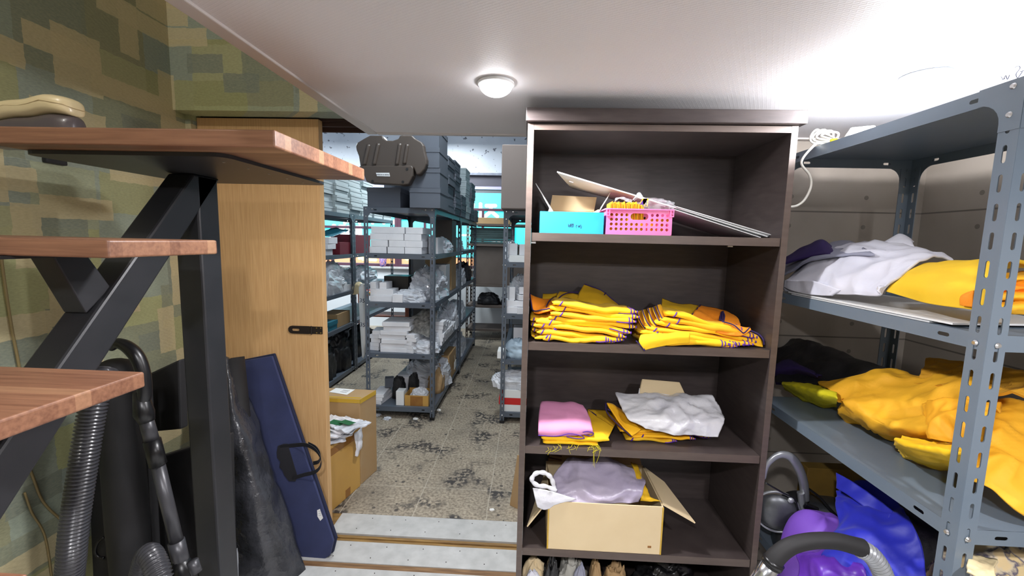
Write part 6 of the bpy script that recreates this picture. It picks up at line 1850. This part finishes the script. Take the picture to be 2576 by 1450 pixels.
# fourth shelf: flat white boxes in stacks, newsprint, bubble wrap
z = ZC[3]+0.001
for k in range(7):
    x0 = -1.16+rnd.uniform(-0.012, 0.012)+(0.02 if k > 4 else 0)
    bx_(x0, x0+0.215, 3.16+0.01*(k % 2), 3.40, z+k*0.0345, z+0.0335+k*0.0345, 'whitebox', 'flat white box, %s in the front stack of the fourth shelf' % (ORD[k] if k < 6 else 'topmost'), 'stack of flat white boxes on the fourth shelf', 'flat_white_box', rz=rnd.uniform(-0.06, 0.06))
for k in range(5):
    bx_(-1.245, -1.17, 3.20, 3.36, z+k*0.032, z+0.031+k*0.032, 'whitebox', 'small white box, %s at the left end of the fourth shelf' % ORD[k], 'small white boxes at the left end of the fourth shelf', 'white_box', rz=rnd.uniform(-0.2, 0.2))
for k in range(5):
    bx_(-0.935, -0.86, 3.15, 3.38, z+k*0.03, z+0.029+k*0.03, 'whitebox', 'narrow white box, %s beside the bubble wrap on the fourth shelf' % ORD[k], 'narrow white boxes beside the bubble wrap', 'white_box', rz=rnd.uniform(-0.4, 0.1))
tag(heap(-0.84, 3.22, z, 0.13, 0.075, 0.085, 31, crumple=0.18, fold=0.2).build('bubble_wrap', 'film_dense'), 'bubble wrap at the front right of the fourth shelf of the middle rack', 'bubble wrap')
mm = patch([[Vector((-1.0, 3.20, z+0.19)), Vector((-0.93, 3.18, z+0.12)), Vector((-0.86, 3.2, z+0.15)), Vector((-0.78, 3.2, z+0.12))], [Vector((-1.02, 3.3, z+0.24)), Vector((-0.92, 3.3, z+0.23)), Vector((-0.84, 3.3, z+0.26)), Vector((-0.75, 3.3, z+0.24))], [Vector((-1.0, 3.42, z+0.17)), Vector((-0.92, 3.4, z+0.25)), Vector((-0.85, 3.4, z+0.33)), Vector((-0.76, 3.4, z+0.30))]], 0.003, 7, 0.03, 16, 4)
tag(mm.build('newsprint', 'newsprint'), 'crumpled newspaper over the bags on the fourth shelf of the middle rack', 'newspaper')
tag(heap(-0.88, 3.45, z, 0.14, 0.12, 0.20, 32, crumple=0.15).build('plastic_bag', 'film_dense'), 'plastic bag under the newspaper on the fourth shelf of the middle rack', 'plastic bag')
for c_ in range(4):
    for k in range(6-c_):
        y = 3.42+c_*0.15
        bx_(-0.83+0.01*(k % 2), -0.725+0.008*(k % 3), y, y+0.12, z+k*0.034, z+0.033+k*0.034, 'whitebox', 'small white box in the %s aisle-side stack of the middle rack' % ('nearest', 'second', 'third', 'farthest')[c_], '%s aisle-side stack of small white boxes' % ('nearest', 'second', 'third', 'farthest')[c_], 'white_box', rz=rnd.uniform(-0.08, 0.08))
tag(heap(-0.82, 4.15, z, 0.10, 0.16, 0.26, 33, crumple=0.15).build('plastic_bag', 'film_dense'), 'plastic bag at the far end of the fourth shelf of the middle rack', 'plastic bag')
tag(heap(-0.84, 4.7, z, 0.10, 0.25, 0.2, 34, crumple=0.15).build('plastic_bag', 'film_dense'), 'plastic bag on the fourth shelf of the rear middle rack', 'plastic bag')
# bottom shelf
z = ZC[4]+0.001
t = thing('small_carton', 'brown cardboard tray box with tape on the middle rack bottom shelf', 'box', (-0.87, 3.22, z))
m = MB(); X0, X1, Y0_, Y1_ = -0.965, -0.775, 3.16, 3.30
m.box(X0, X1, Y0_, Y0_+0.004, z, z+0.085).box(X0, X1, Y1_-0.004, Y1_, z, z+0.10).box(X0, X0+0.004, Y0_+0.004, Y1_-0.004, z, z+0.09).box(X1-0.004, X1, Y0_+0.004, Y1_-0.004, z, z+0.09).box(X0+0.004, X1-0.004, Y0_+0.004, Y1_-0.004, z, z+0.004)
m.build('body', 'carton_gold', t)
MB().box(X0+0.045, X1-0.045, Y0_-0.001, Y0_-0.0002, z+0.002, z+0.08).build('tape_strip', 'tape', t)
tag(heap(-0.86, 3.235, z+0.012, 0.075, 0.05, 0.11, 41, crumple=0.15).build('plastic_bag', 'film_dense'), 'clear plastic bag stuffed in the small cardboard tray box', 'plastic bag')
bx_(-1.035, -0.972, 3.16, 3.24, z, z+0.115, 'board_white', 'upright white box left of the cardboard tray box on the bottom shelf', None, 'white_box')
tag(heap(-1.07, 3.34, z, 0.05, 0.05, 0.17, 42, crumple=0.1, p=3).build('black_pouch', 'black_matte', smooth=True), 'black pouch behind the upright white box on the bottom shelf', 'pouch')
tag(heap(-0.955, 3.38, z, 0.04, 0.05, 0.19, 43, crumple=0.1, p=3).build('black_pouch', 'black_matte', smooth=True), 'black pouch behind the small cardboard tray box', 'pouch')
bx_(-1.13, -0.93, 3.44, 3.60, z, z+0.14, 'whitebox', 'pale box behind the two black pouches on the bottom shelf', None, 'white_box')
for k in range(3):
    bx_(-1.23, -1.14, 3.16, 3.36, z+k*0.028, z+0.026+k*0.028, 'whitebox', 'slim white box, %s at the left of the bottom shelf' % ORD[k], 'slim white boxes at the left of the bottom shelf', 'white_box', rz=-0.15+0.1*k)
bx_(-1.18, -1.11, 3.30, 3.36, z+0.09, z+0.17, 'greybox', 'grey plastic holder on the slim white boxes of the bottom shelf', None, 'plastic_holder', rz=0.3)
tag(heap(-0.90, 3.68, z, 0.19, 0.22, 0.27, 44, crumple=0.16).build('plastic_bag', 'film_dense'), 'big clear plastic bag behind the cardboard tray box on the bottom shelf', 'plastic bag')
bx_(-0.80, -0.725, 3.75, 4.1, z, z+0.25, 'cardboard_dark', 'brown carton at the aisle side of the bottom shelf of the middle rack', None, 'cardboard_carton')
tag(heap(-0.80, 3.55, z, 0.07, 0.12, 0.20, 45, crumple=0.16).build('paper_sack', 'cardboard_dark', smooth=True), 'brown paper sack at the aisle side of the bottom shelf of the middle rack', 'sack')
tag(heap(-0.86, 4.8, z, 0.11, 0.3, 0.22, 46, crumple=0.16).build('plastic_bag', 'film_dense'), 'plastic bag on the bottom shelf of the rear middle rack', 'plastic bag')
t = thing('price_card', 'small white card hanging on the aisle side of the middle rack row', 'card', at(1145, 917, X=-0.70))
c_ = at(1145, 917, X=-0.705)
MB().cbox(c_, (0.003, 0.10, 0.07), (0.1, 0, 0)).build('card', 'board_white', t)
MB().tube([c_+Vector((0, 0, 0.03)), c_+Vector((-0.01, 0, 0.09))], 0.001, 5).build('string', 'cable', t)

# long paper banner hanging beside the middle rack, with printed digits
t = thing('paper_banner', 'long white paper strip with printed digits hanging left of the middle rack', 'banner', at(912, 900, Y=3.6))
BN = lambda x, y, Y=3.62: at(x, y, Y=Y)
patch([[BN(903, 722), BN(912, 716, 3.60), BN(921, 724)], [BN(904, 780), BN(913, 780, 3.60), BN(923, 780)], [BN(908, 850), BN(915, 850, 3.60), BN(924, 850)], [BN(911, 900), BN(914, 902, 3.61), BN(918, 896)]], 0.002, 7, 0.003, 8, 3).build('strip', 'paper', t, smooth=True)
for (x, y, tx) in ((911, 757, '35'), (912, 818, '35')):
    text_part('printed_digits', tx, 0.05, BN(x, y, 3.575), (PI/2, 0.1, 0), t)
MB().tube([BN(905, 716, 3.62), BN(922, 716, 3.62)], 0.008, 8).build('hanging_rod', 'cable', t)
MB().tube([BN(920, 716, 3.62), Vector((CX0-0.004, 3.62, BN(920, 716, 3.62).z))], 0.003, 6).build('hook', 'iron', t)
m = patch([[at(888, 742, Y=4.27), at(898, 740, Y=4.25), at(912, 730, Y=4.27)], [at(886, 724, Y=4.30), at(900, 722, Y=4.28), at(914, 718, Y=4.30)], [at(893, 712, Y=4.33), at(903, 709, Y=4.33), at(915, 714, Y=4.33)]], 0.004, 7, 0.01, 16, 5)
tag(m.build('cream_cloth', 'cream', smooth=True), 'cream cloth hanging at the end of the left rack', 'cloth')

# left rack, shelf by shelf (aisle side)
z = 1.251
for k, (y, w_, h_, dx, mm_, lb) in enumerate(((3.58, 0.15, 0.10, 0, 'whitebox', 'white carton standing by the door edge'), (3.58, 0.13, 0.07, 0.0, 'whitebox', 'white box on the door-edge carton'), (3.78, 0.14, 0.055, -0.02, 'whitebox', 'lower white box beside the red one'), (3.78, 0.17, 0.05, 0.0, 'whitebox', 'middle white box beside the red one'), (3.79, 0.2, 0.06, 0, 'whitebox', 'long upper white box under the teal bag'))):
    z0 = z+(0, 0.101, 0, 0.056, 0.107)[k]
    bx_(-2.02+dx, -1.865+dx, y, y+w_, z0, z0+h_, mm_, lb+' on the second shelf of the left rack', None, 'white_box', rz=0.03*(k-2))
bx_(-2.1, -1.86, 4.02, 4.26, z, z+0.12, 'dark_red', 'dark red box on the second shelf of the left rack', None, 'red_box')
bx_(-2.1, -1.86, 4.36, 4.80, z, z+0.20, 'dark_red', 'larger dark red box on the farther left rack', None, 'red_box')
m = patch([[Vector((-1.87, 3.85, z+0.175)), Vector((-1.87, 4.05, z+0.20)), Vector((-1.87, 4.25, z+0.245))], [Vector((-2.0, 3.85, z+0.19)), Vector((-2.0, 4.05, z+0.24)), Vector((-2.0, 4.25, z+0.27))]], 0.004, 7, 0.01, 12, 2)
tag(m.build('teal_bag', 'teal', smooth=True), 'teal plastic bag lying over the boxes on the second shelf of the left rack', 'plastic bag')
bx_(-2.0, -1.88, 3.70, 4.10, 1.19-0.03, 1.19+0.02, 'red', 'bright red tray beneath the second shelf of the left rack', None, 'red_tray') if False else None
z = 0.876
tag(heap(-1.96, 3.95, z, 0.10, 0.30, 0.28, 51, crumple=0.16, fold=0.2).build('plastic_bag', 'film_dense'), 'heap of clear plastic bags on the third shelf of the left rack', 'plastic bag')
for k in range(7):
    y = 3.58+0.10*k
    bx_(-1.97, -1.862, y, y+0.09, z, z+0.06+0.03*((k*5) % 3), 'whitebox', 'small white box in the row along the third shelf of the left rack', 'row of small white boxes on the left rack', 'white_box', rz=rnd.uniform(-0.1, 0.1))
bx_(-2.0, -1.88, 3.62, 3.98, z+0.30, z+0.36, 'red', 'bright red tray above the white boxes on the left rack', None, 'red_tray') if False else None
z = 0.536
bx_(-2.05, -1.87, 3.95, 4.24, z, z+0.13, 'cardboard_dark', 'brown carton on the fourth shelf of the left rack', None, 'cardboard_carton')
t = thing('teal_box', 'teal lidded box on the fourth shelf of the left rack', 'box', (-1.95, 3.85, z))
MB().box(-2.04, -1.868, 3.78, 3.94, z, z+0.045).build('body', 'teal', t); MB().box(-2.045, -1.862, 3.775, 3.944, z+0.046, z+0.085).build('lid', 'teal', t)
for k in range(3):
    bx_(-1.98, -1.868+0.0*k, 3.60+0.13*k-0.02, 3.72+0.13*k, z+0.13+0.055*k, z+0.17+0.055*k, 'board_white', 'bright white box, %s of the slanting row above the teal box' % ('lowest', 'middle', 'highest')[k], 'slanting bright white boxes on the left rack', 'white_box') if k < 0 else None
for k in range(4):
    h0 = (0.03, 0.04, 0.05, 0.06)[k]
    bx_(-2.0, -1.87, 3.56+0.0*k, 3.76, z+0.001+k*0.045, z+0.044+k*0.045, 'board_white', 'bright white flat box, %s of the stack nearest the door edge' % ORD[k], 'white stack nearest the door on the left rack', 'white_box', rz=0.05*k)
z = 0.061
tag(heap(-1.98, 3.75, z, 0.12, 0.22, 0.34, 53, crumple=0.2).build('black_bag', 'black_bag', smooth=True), 'black bag near the door edge on the bottom shelf of the left rack', 'bag')
tag(heap(-1.94, 3.62, z+0.0, 0.08, 0.12, 0.12, 54, crumple=0.15).build('plastic_bag', 'film_dense'), 'clear plastic bag low on the bottom shelf of the left rack', 'plastic bag') if False else None
tag(heap(-1.98, 4.13, z, 0.12, 0.14, 0.36, 55, crumple=0.2).build('black_bag', 'black_bag', smooth=True), 'black bag at the far post on the bottom shelf of the left rack', 'bag')
tag(heap(-2.1, 4.8, z, 0.2, 0.4, 0.30, 56, crumple=0.2).build('black_bag', 'black_bag', smooth=True), 'black bag on the bottom shelf of the farther left rack', 'bag')
tag(heap(-2.05, 4.85, 0.876, 0.18, 0.4, 0.20, 57, crumple=0.15).build('plastic_bag', 'film_dense'), 'pale plastic bags on the third shelf of the farther left rack', 'plastic bag')

# right rack strip beside the bookcase
bx_(-0.222, 0.24, 3.04, 3.42, 1.6515, 2.10, mat('taupe_carton', srgb(128, 116, 110), 0.8), 'tall taupe carton on top of the rack beside the bookcase', None, 'large_carton', bevel=0.006)
z = 1.264
bx_(-0.16, 0.10, 3.15, 3.32, z, z+0.052, 'board_white', 'low white box on the second shelf of the rack beside the bookcase', None, 'white_box')
bx_(-0.17, -0.10, 3.17, 3.30, z+0.053, z+0.14, 'whitebox', 'upright white box on the low white box beside the bookcase', None, 'white_box')
bx_(-0.085, 0.10, 3.17, 3.30, z+0.053, z+0.135, 'whitebox', 'wide pale box on the low white box beside the bookcase', None, 'white_box')
tag(heap(-0.16, 3.42, z, 0.05, 0.09, 0.16, 61, crumple=0.15).build('plastic_bag', 'film_dense'), 'clear bag poking left out of the second shelf of the rack beside the bookcase', 'plastic bag')
z = 0.871
k_ = 0
for (x0, x1, z0, z1, y, rz) in ((-0.17, -0.09, 0, 0.05, 3.15, 0.0), (-0.10, 0.02, 0.0, 0.048, 3.14, 0.2), (-0.178, -0.12, 0.051, 0.10, 3.16, 0.1), (-0.13, -0.04, 0.052, 0.095, 3.16, -0.1), (-0.165, -0.12, 0.101, 0.20, 3.17, 0.2), (-0.10, 0.02, 0.10, 0.14, 3.18, 0.3), (-0.08, 0.0, 0.145, 0.20, 3.20, 0.0)):
    bx_(x0, x1, y, y+0.12, z+z0, z+z1, 'whitebox', 'small white box in the jumble on the rack beside the bookcase', 'jumble of small white boxes beside the bookcase', 'white_box', rz=rz)
tag(heap(-0.06, 3.42, z, 0.10, 0.12, 0.27, 62, crumple=0.15).build('plastic_bag', 'film_dense'), 'clear bag behind the jumble of white boxes beside the bookcase', 'plastic bag')
z = 0.515
tag(heap(-0.05, 3.24, z, 0.12, 0.08, 0.13, 63, crumple=0.2).build('pale_blue_bag', mat('pale_blue_film', srgb(170, 190, 206), 0.4, 0, None, 1, 0.4, 30), smooth=True), 'pale blue bag on the fourth shelf of the rack beside the bookcase', 'plastic bag')
bx_(-0.235, -0.17, 3.15, 3.30, z, z+0.055, 'board_white', 'small white box sticking out left of the pale blue bag', None, 'white_box')
bx_(-0.12, -0.02, 3.33, 3.45, z, z+0.21, 'whitebox', 'white box standing behind the pale blue bag', None, 'white_box')
z = 0.091
bx_(-0.20, 0.10, 3.15, 3.33, z, z+0.055, 'board_white', 'white box lowest on the bottom shelf of the rack beside the bookcase', None, 'white_box')
bx_(-0.215, 0.10, 3.15, 3.33, z+0.056, z+0.11, 'red', 'red box between white ones on the bottom shelf beside the bookcase', None, 'red_box')
bx_(-0.18, 0.10, 3.15, 3.33, z+0.111, z+0.175, 'board_white', 'white box with a pen mark on the red box beside the bookcase', None, 'white_box')
tag(heap(-0.10, 3.24, z+0.176, 0.16, 0.09, 0.12, 64, crumple=0.15, p=3).build('bubble_wrap', 'film_dense'), 'bubble wrap bundle on the top white box of the bottom shelf beside the bookcase', 'bubble wrap')

# far rack contents and boards
bx_(-0.80, 0.0, 5.90, 5.96, 0.801, 1.366, 'brown_panel', 'large dark brown board standing on the far rack before the window', None, 'brown_board', cat='board', bevel=0.004)
z = 1.376
for k in range(7):
    bx_(-0.86+0.01*(k % 3), -0.28+0.014*((k*2) % 3), 5.90, 6.2, z+0.001+k*0.032, z+0.031+k*0.032, 'green_dark', 'dark green tray, %s in the stack on the far rack' % (ORD[k] if k < 6 else 'topmost'), 'stack of dark green trays on the far rack', 'tray', rz=0.01*(k % 3-1), cat='tray')
bx_(-0.88, -0.30, 5.88, 6.2, 1.656, 1.74, 'cardboard_dark', 'beige-brown flat carton on top of the far rack', None, 'flat_carton')
for k in range(3):
    tag(heap(-0.6+0.35*k, 6.05, 0.501, 0.16, 0.12, 0.16, 70+k, crumple=0.15).build('dark_bag', 'black_bag', smooth=True), 'dark bundle, %s on the middle shelf of the far rack' % ('left one', 'centre one', 'right one')[k], 'bag', 'dark bundles on the far rack')
bx_(-0.85, 0.5, 5.87, 5.875, 0.131, 0.159, 'greybox', 'pale strip along the lowest shelf of the far rack', None, 'edge_strip', cat='strip')
# things by the window seen through the middle rack
bx_(-1.72, -1.24, 5.95, 6.25, 0.001, 1.20, 'black_matte', 'black cabinet standing below the far window', None, 'black_cabinet', cat='cabinet')
t = thing('patterned_cup', 'tall cup with blue and pink pattern on the far window sill', 'cup', (-2.35, 6.58, 0.97))
MB().lathe([(0.045, 0.97), (0.05, 1.0), (0.062, 1.14)], 20, Matrix.Translation((-2.35, 6.585, 0))).build('cup_body', 'cup', t, smooth=True)
g = MB()
for k in range(9): g.tube([(-2.35, 6.585, 1.05), (-2.35+0.07*math.cos(k*0.7), 6.585+0.02*math.sin(k*0.7), 1.17)], 0.008, 6)
g.build('contents', 'cup', t)
t = thing('low_bookshelf', 'brown wooden low shelf with coloured folders beyond the middle rack', 'shelf', (-2.0, 5.95, 0))
MB().box(-2.42, -1.76, 5.80, 6.15, 0.60, 0.62).box(-2.42, -1.76, 5.80, 6.15, 0.30, 0.32).build('board', 'brown_wood', t)
MB().box(-2.44, -2.421, 5.80, 6.15, 0, 0.86).build('side_panel', 'brown_wood', t); MB().box(-1.98, -1.96, 5.80, 6.15, 0.62, 0.86).build('divider', 'brown_wood', t)
MB().box(-1.759, -1.74, 5.80, 6.15, 0, 0.86).build('side_panel', 'brown_wood', t)
fc = ['green_print', 'orange', 'board_white', 'red', 'paper', 'teal', 'yellow', 'board_white', 'brown_wood']
for k in range(9):
    bx_(-2.38+0.01*(k % 2), -2.02-0.012*(k % 3), 5.81, 6.08, 0.621+k*0.018, 0.637+k*0.018, fc[k], 'coloured folder, %s in the pile on the low brown shelf' % ORD[k], 'pile of coloured folders', 'folder', cat='folder', bevel=0)

# cartons inside the doorway
t = thing('shipping_carton', 'big brown carton with yellow tape and white label, rear one inside the doorway', 'carton', (-1.2, 2.30, 0))
zc_ = at(948, 980, X=-0.905).z
fy = 2.237
m = MB().hexa([(-1.5, fy+0.02, 0), (-0.940, fy, 0), (-0.905, 2.395, 0), (-1.48, 2.41, 0), (-1.5, fy+0.02, zc_), (-0.940, fy, zc_), (-0.905, 2.395, zc_), (-1.48, 2.41, zc_)])
m.build('body', 'cardboard_dark', t, bevel=0.004)
m = MB().slab([(-1.49, fy+0.016, zc_-0.022), (-0.939, fy-0.0012, zc_-0.022), (-0.939, fy-0.0012, zc_+0.0005), (-1.49, fy+0.016, zc_+0.0005)], 0.001)
m.box(-1.49, -0.942, fy+0.012, fy+0.03, zc_+0.0003, zc_+0.0012)
m.slab([(-0.9385, fy, zc_-0.025), (-0.9045, 2.39, zc_-0.025), (-0.9045, 2.39, zc_+0.001), (-0.9385, fy, zc_+0.001)], 0.001)
m.build('tape_strip', 'tape_gold', t)
a_, b_, c__, d_ = [at(x, y, Z=zc_+0.0015) for x, y in ((828, 987), (873, 994), (893, 981), (845, 977))]
lab = MB().slab([a_, b_, c__, d_], 0.0008).build('address_label', 'paper', t)
g = MB()
for k in range(3):
    u0, u1 = a_.lerp(d_, 0.3+0.2*k), b_.lerp(c__, 0.3+0.2*k)
    g.tube([u0.lerp(u1, 0.5)+Vector((0, 0, 0.001)), u0.lerp(u1, 0.85)+Vector((0, 0, 0.001))], 0.0012, 5)
g.build('label_print', 'ink', t)
t = thing('shipping_carton', 'big golden-brown carton topped with plastic packets, nearest the door edge', 'carton', (-1.2, 2.08, 0))
ya = 1.992
A_ = at(831, 1293, Z=0); B_ = at(908, 1222, Z=0)
zA = at(833, 1135, X=A_.x).z; zB = zA+0.02
ztp = 0.385
m = MB().hexa([(-1.5, ya+0.02, 0), (A_.x+0.0, ya, 0), (B_.x, fy-0.012, 0), (-1.5, fy+0.0, 0), (-1.5, ya+0.02, ztp-0.03), (A_.x, ya, ztp-0.03), (B_.x, fy-0.012, ztp-0.03), (-1.5, fy+0.0, ztp-0.03)])
m.build('body', 'carton_gold', t, bevel=0.004)
x0_, x1_ = A_.x, B_.x
off = Vector((0.0008, -0.0004, 0))
m = MB().slab([Vector((x0_, ya+0.002, ztp-0.085))+off, Vector((x1_, fy-0.015, ztp-0.085))+off, Vector((x1_, fy-0.015, ztp-0.045))+off, Vector((x0_, ya+0.002, ztp-0.045))+off], -0.001)
m.build('tape_strip', 'tape', t)
m = MB().slab([Vector((x0_, ya, 0)).lerp(Vector((x1_, fy-0.012, 0)), 0.45)+Vector((0.0008, 0, 0.003)), Vector((x0_, ya, 0)).lerp(Vector((x1_, fy-0.012, 0)), 0.62)+Vector((0.0008, 0, 0.003)), Vector((x0_, ya, 0)).lerp(Vector((x1_, fy-0.012, 0)), 0.62)+Vector((0.0008, 0, 0.05)), Vector((x0_, ya, 0)).lerp(Vector((x1_, fy-0.012, 0)), 0.45)+Vector((0.0008, 0, 0.05))], -0.001)
m.build('tape_patch', 'tape', t)
# plastic packets on it
for k in range(7):
    x = -1.06+0.016*k-(0.05 if k % 2 else 0)
    y = 2.07+0.012*k-(0.03 if k % 3 == 0 else 0)
    rz = 0.5-0.17*k
    T = Matrix.Translation((x, y, ztp-0.024+0.010*k)) @ Euler((0.05*(k % 3-1), -0.08+0.03*(k % 2), rz)).to_matrix().to_4x4()
    t = thing('plastic_packet', 'clear plastic packet, %s of the pile on the golden-brown carton' % (ORD[k] if k < 6 else 'topmost'), 'packet', T.translation, 'plastic packets on the carton')
    gr_ = [[Vector((-0.11+0.22*i/3, -0.075+0.05*j, 0.006+0.004*math.sin(i*2+j*3+k))) for i in range(4)] for j in range(4)]
    m = patch(gr_, 0.006, 6, 0.003, 30, 80+k, crease=0.006, cfreq=22)
    MB().add([T @ Vector(v) for v in m.v], m.f).build('film', 'bag_white' if k % 2 else 'film_dense', t)
    MB().cbox(T @ Vector((0.02, -0.01, 0.0165)), (0.09, 0.045, 0.0015), (0.05*(k % 3-1), -0.08+0.03*(k % 2), rz)).build('printed_insert', 'green_print' if k % 3 != 1 else 'paper', t)
m = patch([[Vector((x1_+0.002, 2.14, ztp-0.03)), Vector((x1_+0.01, 2.18, ztp-0.03)), Vector((x1_+0.015, 2.22, ztp-0.02))], [Vector((x1_+0.015, 2.13, ztp-0.10)), Vector((x1_+0.025, 2.16, ztp-0.10)), Vector((x1_+0.03, 2.19, ztp-0.10))], [Vector((x1_+0.01, 2.13, ztp-0.15)), Vector((x1_+0.018, 2.14, ztp-0.16)), Vector((x1_+0.022, 2.16, ztp-0.15))]], 0.002, 6, 0.008, 40, 3)
tag(m.build('hanging_film', 'bag_white', smooth=True), 'scrap of cream film hanging down the corner of the golden-brown carton', 'plastic film')
# cardboard sheet behind the bookcase edge
q = [at(1284, 1270, Z=0.002), at(1312, 1284, Z=0.002), at(1325, 1150, Y=2.05), at(1303, 1145, Y=2.08)]
tag(MB().slab(q, 0.006).build('cardboard_sheet', 'cardboard_dark'), 'brown cardboard sheet leaning just behind the bookcase side panel', 'cardboard')
# litter on the floor
for (x, y, s_, lb, m_) in ((1103, 1033, 0.02, 'white scrap on the floor beside the middle rack foot', 'paper'), (1046, 1055, 0.02, 'tiny torn paper on the floor in front of the middle rack', 'paper'), (948, 1046, 0.03, 'pale blue film scrap on the floor left of the middle rack', 'film_dense'), (975, 1055, 0.03, 'clear film scrap on the floor in front of the middle rack', 'film_dense'), (1238, 1284, 0.012, 'small white chip on the floor before the threshold', 'paper')):
    p = at(x, y, Z=0.0)
    tag(heap(p.x, p.y, 0.0005, s_, s_*0.7, s_*0.5, int(x), crumple=0.4, res=8).build('floor_scrap', m_), lb, 'litter')
